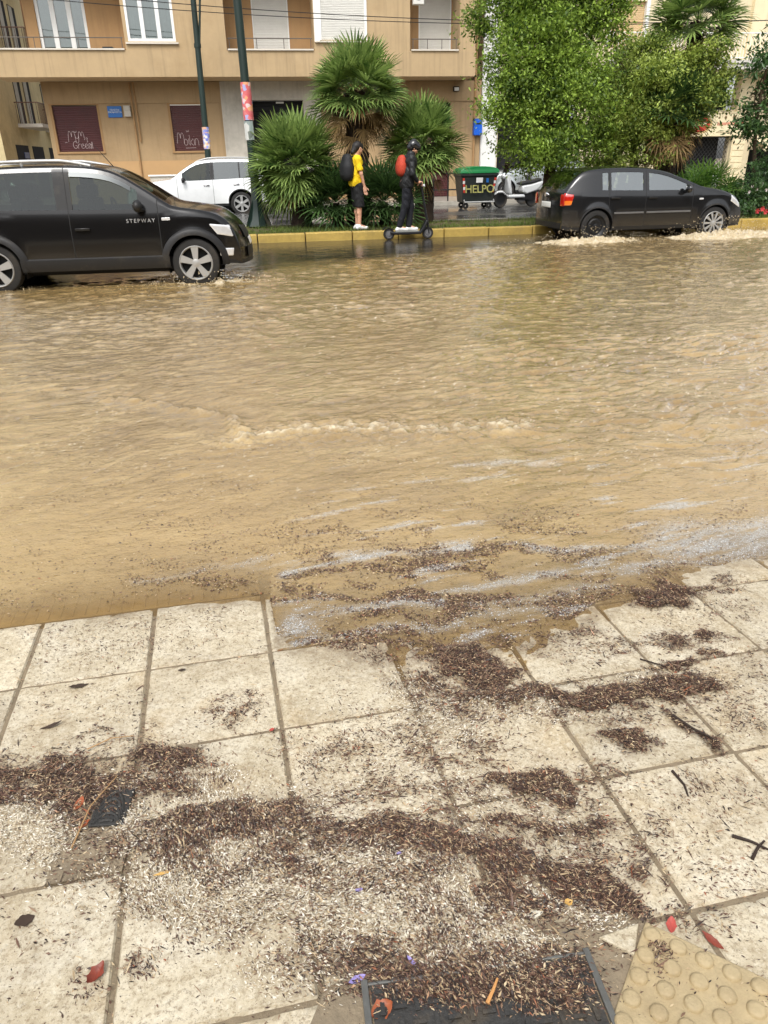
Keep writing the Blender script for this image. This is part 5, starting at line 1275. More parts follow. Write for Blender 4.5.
def fan_palm(name, label, base, crown, R, nfr, trunk_r, group=None, green=FROND, low=-.35, ndry=0, plen=(.35, .55), seed=1, nseg=20, fr=.62):
    rs = random.Random(seed); t_ = thing(name, label, 'palm', tuple(base), group=group); c = np.array(crown)-np.array(base)
    m = MB(); pts = []; rad = []
    for k in np.linspace(0, 1, 14):
        pts.append(c*k+np.array([.03*math.sin(k*5), 0, 0])); rad.append(trunk_r*(1.15-.25*k)*(1+.10*(int(k*13) % 2)))
    m.tube(pts, rad, 12)
    for i in range(int(46*np.linalg.norm(c)) if ndry or trunk_r > .12 else 0):   # old leaf bases
        k = rs.random(); a = rs.uniform(0, 2*PI); p = c*k+np.array([math.cos(a), math.sin(a), 0])*trunk_r*.98; q = p+np.array([math.cos(a)*.07, math.sin(a)*.07, .12]); e = np.array([-math.sin(a), math.cos(a), 0])*.04
        m.add([p-e, p+e, q+e*.6, q-e*.6], [(0, 1, 2, 3)])
    m.build('trunk', PBARK, t_, smooth=40)
    m = MB()
    for i in range(nfr):
        u = (i+.5)/nfr; el = math.asin(max(-1, min(1, low+(1-low)*u**.9)))*.98; a = i*2.39996+rs.uniform(-.25, .25)
        d = np.array([math.cos(el)*math.cos(a), math.cos(el)*math.sin(a), math.sin(el)])
        fan_leaf(m, c+d*trunk_r*.5, d, R*rs.uniform(*plen), R*fr*rs.uniform(.85, 1.1), nseg, 2.0, .05+.24*(1-max(0, math.sin(el)))*rs.uniform(.4, 1.1), rs)
    m.build('crown', green, t_)
    if ndry:
        m = MB()
        for i in range(ndry):
            a = i*2.39996+rs.uniform(-.3, .3); el = rs.uniform(-1.05, -.15)
            d = np.array([math.cos(el)*math.cos(a), math.cos(el)*math.sin(a), math.sin(el)])
            fan_leaf(m, c+np.array([0, 0, -.08-rs.random()*.25])+d*trunk_r*.6, d, R*rs.uniform(.25, .5), R*.44*rs.uniform(.7, 1.1), max(10, nseg-6), 1.4, .5, rs)
        m.build('dead_fronds', DRYF, t_)
    return t_
def base_at(px, py, Y, z=.158): p = at_y(px, py, Y); return (p[0], Y, z)
fan_palm('fan_palm', 'tall fan palm with thick trunk and skirt of dead fronds in the median', base_at(356, 150, 18.5), at_y(356, 92, 18.5), 1.06, 84, .23, None, FROND, -.42, 22, seed=2, nseg=22)
fan_palm('fan_palm', 'round low fan palm left of the person in yellow', base_at(299, 180, 18.3), at_y(296, 166, 18.3), 1.06, 124, .20, None, FROND, -.93, 8, seed=3, nseg=22)
fan_palm('fan_palm', 'fan palm rising behind the rider in black', base_at(424, 160, 18.75), at_y(422, 146, 18.75), 1.02, 88, .20, None, FROND, -.62, 10, seed=4, nseg=22)
fan_palm('dwarf_palm', 'small dark fan palm low between the round palm and the person in yellow', base_at(336, 190, 17.9), at_y(336, 203, 17.9), .95, 70, .12, None, FRONDD, -.5, 0, seed=5, nseg=16)
fan_palm('dwarf_palm', 'small dark fan palm low between the two people', base_at(384, 190, 17.95), at_y(384, 202, 17.95), .92, 70, .12, None, FRONDD, -.5, 0, seed=6, nseg=16)
fan_palm('fan_palm', 'tall loose fan palm rising behind the trees in front of the cream balcony', base_at(688, 100, 18.9), at_y(698, 22, 18.9), 1.18, 66, .15, None, FROND, -.45, 10, seed=7, nseg=20)
fan_palm('fan_palm', 'shaggy fan palm with long dry skirt behind the black hatchback', base_at(668, 150, 18.4), at_y(672, 112, 18.4), 1.05, 44, .22, None, FRONDD, -.3, 46, seed=8, nseg=18)
for k, (px, py, R, lb) in enumerate(((688, 186, .62, 'leftmost bright palm seedling behind the bonnet of the hatchback'), (706, 178, .70, 'tallest bright palm seedling behind the bonnet of the hatchback'), (724, 190, .58, 'rightmost bright palm seedling next to the flowering bushes'))):
    fan_palm('palm_seedling', lb, base_at(px, 190, 17.7+.15*k), at_y(px, py+14, 17.7+.15*k), R, 30, .05, 'palm seedlings in the median', LEAF4, .0, 0, (.4, .8), 20+k, 13, .66)

def leaf_cloud(blobs, n, L, W, seed, clump=.20, per=34):
    """leaves gathered in clumps spread through the volume of several ellipsoids"""
    r = np.random.default_rng(seed); blobs = [(np.array(c), np.array(s)) for c, s in blobs]
    blobs = blobs+[(c+(lambda q: q/np.linalg.norm(q))(r.normal(size=3)*np.array([1, .7, .9]))*s*r.uniform(.85, 1.12), s*r.uniform(.22, .42)) for c, s in blobs for _ in range(5)]
    vol = np.array([s.prod() for _, s in blobs])**.75; nc = max(8, n//per); which = r.choice(len(blobs), nc, p=vol/vol.sum())
    cen = np.array([b[0] for b in blobs])[which]; sz = np.array([b[1] for b in blobs])[which]
    d = r.normal(size=(nc, 3)); d /= np.linalg.norm(d, axis=1)[:, None]; rad = r.uniform(.12, 1.12, nc)**.42
    cc = cen+d*sz*rad[:, None]; out_ = d*.8+np.array([0, 0, .5])
    k = r.integers(per//2, per*3//2, nc); idx = np.repeat(np.arange(nc), k); N = len(idx)
    cs = clump*r.uniform(.6, 1.3, nc)
    P = cc[idx]+r.normal(size=(N, 3))*cs[idx][:, None]*np.array([1, 1, .62])
    ax = r.normal(size=(N, 3))*.7+out_[idx]+np.array([0, 0, -.5]); ax /= np.linalg.norm(ax, axis=1)[:, None]
    nn = r.normal(size=(N, 3))*.6+np.array([0, 0, .9]); sd_ = np.cross(ax, nn); sd_ /= np.linalg.norm(sd_, axis=1)[:, None]+1e-9; up = np.cross(sd_, ax)
    l = L*r.uniform(.6, 1.25, N)[:, None]; w_ = W*r.uniform(.7, 1.2, N)[:, None]
    V = np.stack([P-ax*l*.5, P+sd_*w_*.5+ax*l*.05-up*w_*.12, P+ax*l*.5-up*l*.12, P-sd_*w_*.5+ax*l*.05-up*w_*.12], 1).reshape(-1, 3)
    return V, np.arange(N*4).reshape(-1, 4), cc
def leafy(name, label, cat, base, blobs_px, Y, n, L, W, mat, trunk=None, seed=1, clump=.2, group=None, limbs=7, per=34):
    base = np.array(base); t_ = thing(name, label, cat, tuple(base), group=group); bl = []
    for px, py, rx, ry, dy in blobs_px:
        c = at_y(px, py, Y+dy); k = np.linalg.norm(c-CAMP)/F_PX*.97; bl.append((c-base, (rx*k, max(rx, ry)*k*.75, ry*k*.93)))
    V, F, cc = leaf_cloud(bl, n, L, W, seed, clump, 90 if n > 20000 else 34); me = raw_mesh(bpy.data.meshes.new('crown'), V, F); o = link_mesh('crown', me, mat, t_)
    if trunk:
        r0, top = trunk; tp = at_y(*top, Y)-base; m = MB(); rs = random.Random(seed)
        pts = [tp*k+np.array([.06*math.sin(k*6+seed), .05*math.sin(k*4), 0]) for k in np.linspace(0, 1, 9)]; m.tube(pts, [r0*(1.2-.55*k) for k in np.linspace(0, 1, 9)], 10)
        for i in range(limbs):
            c, s = bl[i % len(bl)]; p0 = pts[rs.randint(4, 8)]; e = c+np.array([rs.uniform(-.4, .4)*s[0], rs.uniform(-.3, .3)*s[1], rs.uniform(-.1, .5)*s[2]]); md = p0*.5+e*.5+np.array([rs.uniform(-.1, .1), rs.uniform(-.1, .1), .08])
            m.tube([p0, p0*.7+md*.3, md, e*.75+md*.25, e], [r0*.5, r0*.42, r0*.3, r0*.2, r0*.08], 7)
            for j in range(3):
                q = e+np.array([rs.gauss(0, .35), rs.gauss(0, .3), rs.uniform(0, .4)]); m.tube([md, (md+q)/2+np.array([0, 0, .05]), q], [r0*.22, r0*.14, r0*.05], 5)
        m.build('trunk', BARK, t_, smooth=50)
    return t_
leafy('street_tree', 'large dense green street tree covering the middle of the cream block', 'tree', base_at(553, 170, 18.1),
      [(552, 5, 54, 46, .1), (526, 52, 32, 40, -.2), (580, 48, 34, 40, .2), (548, 70, 50, 40, -.3), (526, 92, 24, 28, 0), (545, 118, 52, 36, -.3), (572, 150, 38, 24, -.2), (532, 140, 24, 22, 0), (597, 110, 20, 30, .3), (520, 8, 18, 28, 0), (600, 12, 16, 24, 0), (550, -50, 60, 46, .2)],
      18.1, 84000, .092, .044, LEAF1, (.14, (550, 70)), 11, .18)
leafy('street_tree', 'lighter yellowish green tree right of the large dense tree', 'tree', base_at(633, 170, 18.55),
      [(640, 72, 32, 28, 0), (690, 78, 32, 26, -.2), (662, 108, 40, 30, -.1), (622, 112, 24, 34, 0), (710, 92, 20, 20, 0), (605, 150, 22, 24, 0), (640, 146, 30, 22, 0), (655, 52, 18, 14, 0)],
      18.55, 50000, .088, .042, LEAF2, (.10, (640, 95)), 12, .16)
leafy('young_tree', 'thin young tree with drooping leaf tufts at the far right edge', 'tree', base_at(757, 170, 17.9),
      [(762, 108, 26, 18, 0), (748, 126, 14, 12, 0), (775, 60, 26, 26, 0), (772, 132, 18, 14, 0), (790, 95, 26, 26, 0)],
      17.9, 4200, .15, .05, LEAF3, (.045, (765, 70)), 13, .14)
leafy('flowering_bush', 'dark rounded bush behind the front of the black hatchback', 'bush', base_at(738, 200, 17.35), [(738, 200, 24, 18, 0), (728, 206, 14, 12, 0), (752, 190, 18, 20, .3)], 17.35, 5200, .075, .04, LEAF3, None, 14, .10, 'bushes in the median')
leafy('flowering_bush', 'bush with red and white flowers at the far right kerb', 'bush', base_at(766, 200, 17.45), [(764, 196, 20, 22, 0), (785, 190, 26, 30, 0), (770, 175, 22, 16, .4)], 17.45, 5200, .075, .04, LEAF3, None, 15, .10, 'bushes in the median')
fb = bpy.data.objects['flowering_bush.001']
for nm, pts, mt, r in (('red_flowers', ((757, 211), (762, 209), (765, 212)), pm('flower_red', C(206, 52, 62), .6, var=.2), .05), ('white_flowers', ((752, 186), (757, 189), (762, 184), (749, 192), (766, 190)), pm('flower_white', C(226, 214, 216), .6), .03)):
    for px, py in pts:
        m = MB(); c = at_y(px, py, 17.0)-np.array(fb.location)
        for k in range(6): a = k*PI/3; m.add([c, c+np.array([math.cos(a-.4), -.3, math.sin(a-.4)])*r, c+np.array([math.cos(a), -.45, math.sin(a)])*r*1.3, c+np.array([math.cos(a+.4), -.3, math.sin(a+.4)])*r], [(0, 1, 2, 3)])
        m.build('flower', mt, fb)
# grass along the median
r = np.random.default_rng(5); N = 60000
gx = r.uniform(-16, 26, N); gy = 16.76+r.random(N)**1.4*2.1; keep = fbm(gx*.8, gy*1.6, 3, 91) > -.18+.22*(gy > 17.4); gx, gy = gx[keep], gy[keep]; N = len(gx)
a = r.uniform(0, 2*PI, N); h = r.uniform(.03, .12, N); w_ = r.uniform(.004, .008, N); lx, ly = r.normal(0, .04, N), r.normal(0, .04, N)
b0 = np.stack([gx-np.cos(a)*w_, gy-np.sin(a)*w_, np.full(N, .155)], -1); b1 = np.stack([gx+np.cos(a)*w_, gy+np.sin(a)*w_, np.full(N, .155)], -1); tp = np.stack([gx+lx, gy+ly, .155+h], -1)
me = raw_mesh(bpy.data.meshes.new('median_grass'), np.stack([b0, b1, tp], 1).reshape(-1, 3), np.arange(N*3).reshape(-1, 3)); o = link_mesh('median_grass', me, GRASSM)
props(o, 'patchy green grass growing behind the yellow median kerb', 'grass', kind='stuff')
# ================================================================== PEOPLE
def surface_nets(D, org, h):
    ins = D < 0; nx, ny, nz = D.shape
    acc = np.zeros((nx-1, ny-1, nz-1, 3)); cnt = np.zeros((nx-1, ny-1, nz-1))
    cor = [(i, j, k) for i in (0, 1) for j in (0, 1) for k in (0, 1)]
    sl_ = lambda c: D[c[0]:nx-1+c[0], c[1]:ny-1+c[1], c[2]:nz-1+c[2]]
    for a in cor:
        for ax in range(3):
            if a[ax]: continue
            b = list(a); b[ax] = 1; A_, B_ = sl_(a), sl_(tuple(b)); cr = (A_ < 0) != (B_ < 0)
            t_ = np.where(cr, A_/np.where(cr, A_-B_, 1), 0)
            for q in range(3): acc[..., q] += np.where(cr, a[q]+(t_ if q == ax else 0), 0)
            cnt += cr
    act = cnt > 0; idx = -np.ones(cnt.shape, int); idx[act] = np.arange(act.sum()); ijk = np.argwhere(act)
    V = (ijk+acc[act]/cnt[act][:, None])*h+org; F = []
    for ax in range(3):
        b, c = [(1, 2), (2, 0), (0, 1)][ax]; s0 = [slice(1, -1)]*3; s0[ax] = slice(0, -1); s1 = [slice(1, -1)]*3; s1[ax] = slice(1, None)
        A_, B_ = ins[tuple(s0)], ins[tuple(s1)]; e = np.argwhere(A_ != B_); flip = A_[A_ != B_]
        off = np.ones(3, int); off[ax] = 0; e = e+off
        def at_(db, dc): q = e.copy(); q[:, b] -= db; q[:, c] -= dc; return idx[q[:, 0], q[:, 1], q[:, 2]]
        Q = np.stack([at_(1, 1), at_(0, 1), at_(0, 0), at_(1, 0)], 1); Q[~flip] = Q[~flip][:, ::-1]; F.append(Q)
    return V, np.concatenate(F)
def sdf(prims, h=.008, pad=.03):
    """prims: ('c', a, b, ra, rb, k) tapered capsule or ('e', centre, radii, k) ellipsoid, joined smoothly; a leading '-' cuts"""
    lo = np.full(3, 9e9); hi = -lo
    for p in prims:
        if p[0][0] == '-': continue
        if p[0] == 'c': q = np.array([p[1], p[2]]); r_ = max(p[3], p[4]); lo = np.minimum(lo, q.min(0)-r_); hi = np.maximum(hi, q.max(0)+r_)
        else: lo = np.minimum(lo, np.array(p[1])-p[2]); hi = np.maximum(hi, np.array(p[1])+p[2])
    lo -= pad; hi += pad; n = np.ceil((hi-lo)/h).astype(int)+1; D = np.full(n, 1.0, np.float32)
    for p in prims:
        cut = p[0][0] == '-'; ty = p[0].lstrip('-'); k = p[-1]
        if ty == 'c': q = np.array([p[1], p[2]]); r_ = max(p[3], p[4]); a, b = q.min(0)-r_, q.max(0)+r_
        else: a, b = np.array(p[1])-p[2], np.array(p[1])+p[2]
        i0 = np.clip(np.floor((a-k*1.5-3*h-lo)/h).astype(int), 0, n-1); i1 = np.clip(np.ceil((b+k*1.5+3*h-lo)/h).astype(int)+1, 1, n)
        if (i1 <= i0).any(): continue
        X_, Y_, Z_ = np.meshgrid(*[lo[q]+h*np.arange(i0[q], i1[q]) for q in range(3)], indexing='ij')
        if ty == 'c':
            A_, B_ = np.array(p[1], float), np.array(p[2], float); d = B_-A_; t_ = np.clip(((X_-A_[0])*d[0]+(Y_-A_[1])*d[1]+(Z_-A_[2])*d[2])/(d@d+1e-12), 0, 1)
            f = np.sqrt((X_-A_[0]-t_*d[0])**2+(Y_-A_[1]-t_*d[1])**2+(Z_-A_[2]-t_*d[2])**2)-(p[3]+(p[4]-p[3])*t_)
        else:
            c, r_ = p[1], p[2]; f = (np.sqrt(((X_-c[0])/r_[0])**2+((Y_-c[1])/r_[1])**2+((Z_-c[2])/r_[2])**2)-1)*min(r_)
        S_l = tuple(slice(i0[q], i1[q]) for q in range(3)); g = D[S_l]
        if cut: D[S_l] = np.maximum(g, -f)
        else: m_ = np.clip(.5+.5*(g-f)/k, 0, 1); D[S_l] = g*(1-m_)+f*m_-k*m_*(1-m_)
    return surface_nets(D, lo, h)
def sdf_obj(name, prims, mat, parent, h=.008):
    V, F = sdf(prims, h)
    if name in ('shirt', 'shorts', 'jacket', 'trousers'):
        w_ = .016*gnoise(V[:, 0]*13+V[:, 2]*7, V[:, 1]*13+V[:, 2]*9, 5)+.005*gnoise(V[:, 0]*30+V[:, 2]*22, V[:, 1]*26-V[:, 2]*18, 6); cx_ = np.array([0, 0, 0.]); d_ = V*np.array([1, 1, 0]); V = V+d_/(np.linalg.norm(d_, axis=1)[:, None]+.05)*w_[:, None]
    me = raw_mesh(bpy.data.meshes.new(name), V, F, True); return link_mesh(name, me, mat, parent)
SKIN = pm('skin', C(206, 158, 130), .5, var=.08, scale=6); SKIN.node_tree.nodes['Principled BSDF'].inputs['Subsurface Weight'].default_value = .05
HAIR = pm('dark_hair', C(26, 22, 20), .6, var=.3, scale=20, bump=.5, bscale=60)
YSH = pm('yellow_cotton', C(232, 196, 20), .85, var=.08, scale=5, bump=.25, bscale=14)
BSH = pm('black_cotton', C(22, 22, 24), .85, var=.2, scale=5, bump=.3, bscale=14)
BJK = pm('black_jacket', C(18, 20, 22), .6, var=.25, scale=5, bump=.4, bscale=12)
JEAN = pm('dark_jeans', C(18, 20, 28), .85, var=.2, scale=5, bump=.3, bscale=14)
SHOE = pm('white_shoe', C(222, 222, 220), .5, var=.08, scale=8)
BAGB = pm('black_bag', C(20, 21, 24), .7, var=.25, bump=.3, bscale=20); BAGR = pm('orange_red_bag', C(176, 60, 36), .75, var=.12, bump=.2, bscale=20)
HELM = pm('helmet_black', C(22, 23, 26), .25, var=.1, coat=.5)
def hand(w, d, out_, curl, s):
    """palm, four unequal fingers bent by curl and a thumb from the side of the palm; d points along the hand, out_ to the thumb side"""
    w = np.array(w, float); d = nrm_(np.array(d, float)); o_ = nrm_(np.array(out_, float)-d*np.dot(out_, d)); n = np.cross(d, o_)*s
    P = [('c', w, w+d*.085, .024, .030, .02), ('c', w+d*.03-o_*.02, w+d*.085-o_*.024, .020, .017, .015), ('c', w+d*.03+o_*.02, w+d*.085+o_*.024, .020, .017, .015)]
    for i, (lt, L) in enumerate(((.030, .078), (.010, .088), (-.011, .082), (-.031, .064))):
        a = w+d*.088+o_*lt; d1 = nrm_(d*math.cos(curl*.5)+n*math.sin(curl*.5)+o_*lt*1.2); b = a+d1*L*.5; d2_ = nrm_(d*math.cos(curl*1.4)+n*math.sin(curl*1.4)); c = b+d2_*L*.32; d3 = nrm_(d*math.cos(curl*2.1)+n*math.sin(curl*2.1)); e = c+d3*L*.24
        P += [('c', a, b, .0095, .009, .004), ('c', b, c, .009, .0082, .004), ('c', c, e, .0082, .0072, .004)]
    a = w+d*.03+o_*.030; b = a+nrm_(d*.7+o_*.75+n*.25)*.042; c = b+nrm_(d*.95+o_*.2+n*.45)*.034; P += [('c', a, b, .013, .011, .008), ('c', b, c, .011, .009, .004)]
    return P
def leg(hip, knee, ank, toe, sc=1.0):
    hip, knee, ank = map(np.array, (hip, knee, ank)); f = nrm_(np.array(toe)-ank); f[2] = 0
    calf = knee*.62+ank*.38-f*.022
    return [('c', hip, knee, .088*sc, .056*sc, .03), ('c', knee, ank, .052*sc, .036*sc, .02), ('c', knee*.8+ank*.2-f*.012, calf, .050*sc, .044*sc, .02), ('c', ank, np.array(toe), .036, .024, .02), ('c', ank-np.array([0, 0, .03]), ank-np.array([0, 0, .045])-f*.045, .03, .028, .02)]
def arm(sh, el, wr, sc=1.0):
    return [('c', sh, el, .048*sc, .037*sc, .02), ('c', el, wr, .038*sc, .025*sc, .015)]
def head(c, f, up=(0, 0, 1)):
    c = np.array(c, float); f = nrm_(np.array(f, float)); up = np.array(up, float); up = nrm_(up-f*np.dot(up, f)); s = np.cross(f, up)
    P = [('c', c+up*.028-f*.022, c+up*.02+f*.02, .083, .078, .03), ('c', c-up*.045+f*.028, c-up*.085+f*.052, .058, .036, .035),
         ('c', c+f*.088+up*.006, c+f*.108-up*.028, .009, .015, .012), ('c', c+f*.090-up*.058-s*.016, c+f*.090-up*.058+s*.016, .009, .009, .008), ('c', c+f*.086-up*.088, c+f*.078-up*.095, .022, .02, .02)]
    for k in (-1, 1):
        P += [('c', c+s*k*.077+up*.015-f*.006, c+s*k*.080-up*.028, .017, .011, .008), ('c', c+f*.080+s*k*.032+up*.030, c+f*.076+s*k*.055+up*.026, .010, .009, .01), ('c', c+f*.060+s*k*.048-up*.02, c+f*.052+s*k*.05-up*.03, .022, .02, .02)]
    for k in (-1, 1): P.append(('-e', c+f*.094+s*k*.032+up*.008, np.array([.012, .012, .008]), .01))
    return P
def eyes(par, c, f, up=(0, 0, 1)):
    c = np.array(c, float); f = nrm_(np.array(f, float)); up = np.array(up, float); up = nrm_(up-f*np.dot(up, f)); s = np.cross(f, up)
    for k in (-1, 1): m = MB(); m.ball(c+f*.080+s*k*.032+up*.008, .0125, 10, 8); m.build('eye', pm('eye_white', C(225, 222, 216), .3), par, smooth=60); 
# --- person in yellow, facing right with the head bowed
K = .168
pA = at_z(358, 229.5, K); P1 = thing('person', 'person in yellow t-shirt and black shorts standing on the median kerb', 'person', (pA[0], max(16.66, pA[1]), K), math.radians(14))
hipL, hipR = (-.01, .085, .90), (.0, -.085, .90); hc = np.array([.055, .0, 1.585]); fd = (.86, .18, -.50)
body = [('c', (-.01, 0, .95), (-.02, 0, 1.12), .125, .118, .05), ('c', (-.02, -.06, 1.14), (-.02, .06, 1.14), .115, .115, .06), ('c', (-.02, -.07, 1.32), (-.02, .07, 1.32), .115, .115, .06), ('c', (-.03, -.155, 1.40), (-.03, .155, 1.40), .062, .062, .05),
        ('c', (-.03, 0, 1.40), (.02, 0, 1.54), .060, .050, .03), ('c', (0, -.07, .93), (0, .07, .93), .115, .115, .06)]
body += leg(hipR, (.02, -.095, .50), (-.005, -.10, .085), (.14, -.11, .045)) + leg(hipL, (.03, .095, .50), (.02, .10, .085), (.165, .105, .045))
body += arm((-.03, -.185, 1.39), (.02, -.225, 1.11), (.10, -.20, .86)) + arm((-.03, .185, 1.39), (.02, .225, 1.11), (.11, .18, .87))
body += hand((.10, -.20, .86), (.18, .03, -1), (1, 0, 0), .35, 1) + hand((.11, .18, .87), (.2, -.05, -1), (1, 0, 0), .35, -1) + head(hc, fd)
sdf_obj('body', body, SKIN, P1, .0075); eyes(P1, hc, fd)
shirt = [('c', (-.015, -.06, 1.04), (-.015, .06, 1.04), .134, .134, .06), ('c', (-.012, -.05, .93), (-.012, .05, .93), .138, .138, .06), ('c', (-.02, -.07, 1.14), (-.02, .07, 1.14), .130, .130, .06), ('c', (-.02, -.085, 1.32), (-.02, .085, 1.32), .128, .128, .06), ('c', (-.03, -.16, 1.395), (-.03, .16, 1.395), .075, .075, .05),
         ('c', (-.03, -.18, 1.39), (.0, -.215, 1.20), .068, .066, .03), ('c', (-.03, .18, 1.39), (.0, .215, 1.20), .068, .066, .03), ('-e', (0, 0, .80), np.array([.3, .3, .075]), .01), ('-e', (.02, 0, 1.54), np.array([.07, .075, .09]), .01)]
shirt += [('-e', (.012, -.235, 1.115), np.array([.10, .07, .06]), .01), ('-e', (.012, .235, 1.115), np.array([.10, .07, .06]), .01)]
sdf_obj('shirt', shirt, YSH, P1, .009)
shorts = [('c', (0, -.06, .93), (0, .06, .93), .128, .128, .06), ('c', (0, -.085, .88), (.022, -.10, .50), .108, .098, .03), ('c', (0, .085, .88), (.03, .10, .50), .108, .098, .03), ('-e', (.02, -.1, .395), np.array([.2, .2, .06]), .01), ('-e', (.02, .1, .395), np.array([.2, .2, .06]), .01)]
sdf_obj('shorts', shorts, BSH, P1, .009)
def hair(par, c, f, mat, long=False):
    c = np.array(c, float); f = nrm_(np.array(f, float)); up = nrm_(np.array([0, 0, 1.0])-f*f[2]); P = [('c', c+up*.045-f*.038, c+up*.052+f*.022, .092, .080, .03), ('c', c-f*.055+up*.01, c-f*.052-up*.045, .075, .055, .03)]
    if long: P += [('c', c-f*.07+up*.0, c-f*.085-up*.12, .075, .05, .04)]
    P += [('-e', c+f*.125-up*.035, np.array([.085, .085, .085]), .01)]
    return sdf_obj('hair', P, mat, par, .008)
hair(P1, hc, fd, HAIR, True)
def shoe(par, ank, toe):
    a = np.array(ank, float); t_ = np.array(toe, float); f = nrm_((t_-a)*np.array([1, 1, 0])); z = .034
    P = [('c', (a[0]-f[0]*.05, a[1]-f[1]*.05, z), (t_[0]+f[0]*.02, t_[1]+f[1]*.02, z), .040, .036, .02), ('c', (a[0]-f[0]*.02, a[1]-f[1]*.02, .05), (a[0]+f[0]*.06, a[1]+f[1]*.06, .05), .044, .038, .02), ('c', a-np.array([0, 0, .02]), a+np.array([0, 0, .005]), .046, .044, .02), ('-e', (a[0]+.04, a[1], -.5), np.array([2, 2, .5]), .01)]
    return sdf_obj('shoe', P, SHOE, par, .008)
shoe(P1, (-.005, -.10, .085), (.14, -.11, .045)); shoe(P1, (.02, .10, .085), (.165, .105, .045))
def backpack(label, par_loc, rz, mat, x, z, s, sag=0.0):
    t_ = thing('backpack', label, 'backpack', par_loc, rz)
    P = [('c', (x, -.075, z), (x, .075, z), .118*s, .118*s, .08), ('c', (x-.005, -.075, z-.09*s), (x-.005, .075, z-.09*s), .122*s, .122*s, .08), ('c', (x-.005, -.075, z-.19*s), (x-.005, .075, z-.19*s), .112*s, .112*s, .08), ('c', (x+.01, -.06, z+.13*s), (x+.01, .06, z+.13*s), .095*s, .095*s, .08)]
    sdf_obj('bag_body', P, mat, t_, .010); sdf_obj('front_pocket', [('c', (x-.075*s, -.06, z-.17*s), (x-.075*s, .06, z-.17*s), .062*s, .062*s, .04), ('c', (x-.075*s, -.06, z-.08*s), (x-.075*s, .06, z-.08*s), .06*s, .06*s, .06)], mat, t_, .010)
    for sy in (-1, 1):
        m = MB(); pts = [(x+.04, sy*.10, z+.17*s), (x+.15, sy*.125, z+.175), (x+.265, sy*.125, z+.10), (x+.275, sy*.13, z-.05), (x+.18, sy*.16, z-.16), (x+.02, sy*.12, z-.20)]
        m.tube(chaikin(pts, 2), .017, 6); m.build('strap', BLKPL, t_, smooth=50)
    return t_
backpack('black backpack worn by the person in the yellow t-shirt', P1.location, P1.rotation_euler.z, BAGB, -.205, 1.27, 1.0)
# --- e-scooter and its rider
Wd = at_z(409, 239.5, .0); ES = thing('kick_scooter', 'black electric kick scooter standing against the yellow kerb', 'scooter', (Wd[0], 16.29, .0), math.radians(1))
SB = pm('scooter_black', C(28, 29, 31), .4, var=.2)
for x, nm in ((-.42, 'rear_wheel'), (.42, 'front_wheel')):
    e = bpy.data.objects.new(nm, None); COL.objects.link(e); e.parent = ES; e.location = (x, 0, .118)
    m = MB(); m.lathe([(.075, -.022), (.105, -.028), (.118, -.014), (.118, .014), (.105, .028), (.075, .022)], 28, 'y'); m.build('tyre', TYRE, e, smooth=40)
    m = MB(); m.lathe([(.076, -.018), (.05, -.014), (.045, -.03), (.0001, -.032)], 20, 'y'); m.lathe([(.076, .018), (.05, .014), (.045, .03), (.0001, .032)], 20, 'y'); m.build('rim', pm('scooter_grey', C(120, 120, 122), .4, .4), e, smooth=40)
m = MB(); m.prism([(-.40, .125), (-.30, .10), (.26, .10), (.36, .22), (.42, .36), (.375, .37), (.30, .24), (.24, .155), (-.28, .155), (-.40, .165)], -.075, .075, 'y'); m.build('deck', SB, ES, bevel=.012)
m = MB(); m.box(-.28, .22, -.07, .07, .156, .166); m.build('deck_grip', pm('grip_grey', C(150, 152, 146), .8, var=.15), ES)
m = MB(); m.prism([(-.56, .20), (-.50, .255), (-.40, .262), (-.30, .20), (-.31, .19), (-.40, .248), (-.495, .24), (-.55, .19)], -.045, .045, 'y'); m.build('rear_mudguard', SB, ES)
m = MB(); m.tube([(.44, -.035, .118), (.42, -.035, .30)], .014, 8); m.tube([(.44, .035, .118), (.42, .035, .30)], .014, 8); m.tube([(.42, -.04, .30), (.42, .04, .30)], .02, 8); m.build('fork', SB, ES, smooth=50)
m = MB(); m.tube([(.42, 0, .28), (.395, 0, .42), (.26, 0, 1.10)], [.030, .026, .022], 12); m.build('stem', SB, ES, smooth=50)
m = MB(); m.tube([(.22, -.24, 1.09), (.26, -.09, 1.115), (.26, .09, 1.115), (.22, .24, 1.09)], .014, 8); m.build('handlebar', SB, ES, smooth=50)
for sy in (-1, 1): m = MB(); m.tube([(.255, sy*.13, 1.112), (.215, sy*.25, 1.088)], .019, 10); m.build('grip', BLKPL, ES, smooth=50)
m = MB(); m.box(.20, .30, -.045, .045, 1.115, 1.145); m.build('display', SB, ES, bevel=.01)
m = MB(); m.tube([(.30, 0, 1.04), (.345, 0, 1.035)], .03, 12); m.build('headlight', LAMPW, ES, smooth=50)
Z0 = .166
P2 = thing('person', 'person in black jacket and helmet standing on the kick scooter', 'person', (Wd[0], 16.29, Z0), math.radians(1))
hc2 = np.array([.115, .0, 1.575]); fd2 = (.80, .05, -.60)
ak1, tk1 = (-.20, -.03, .085), (-.055, -.035, .045); ak2, tk2 = (.02, .035, .085), (.165, .035, .045)
wr1, wr2 = (.155, -.205, .955), (.155, .205, .955)
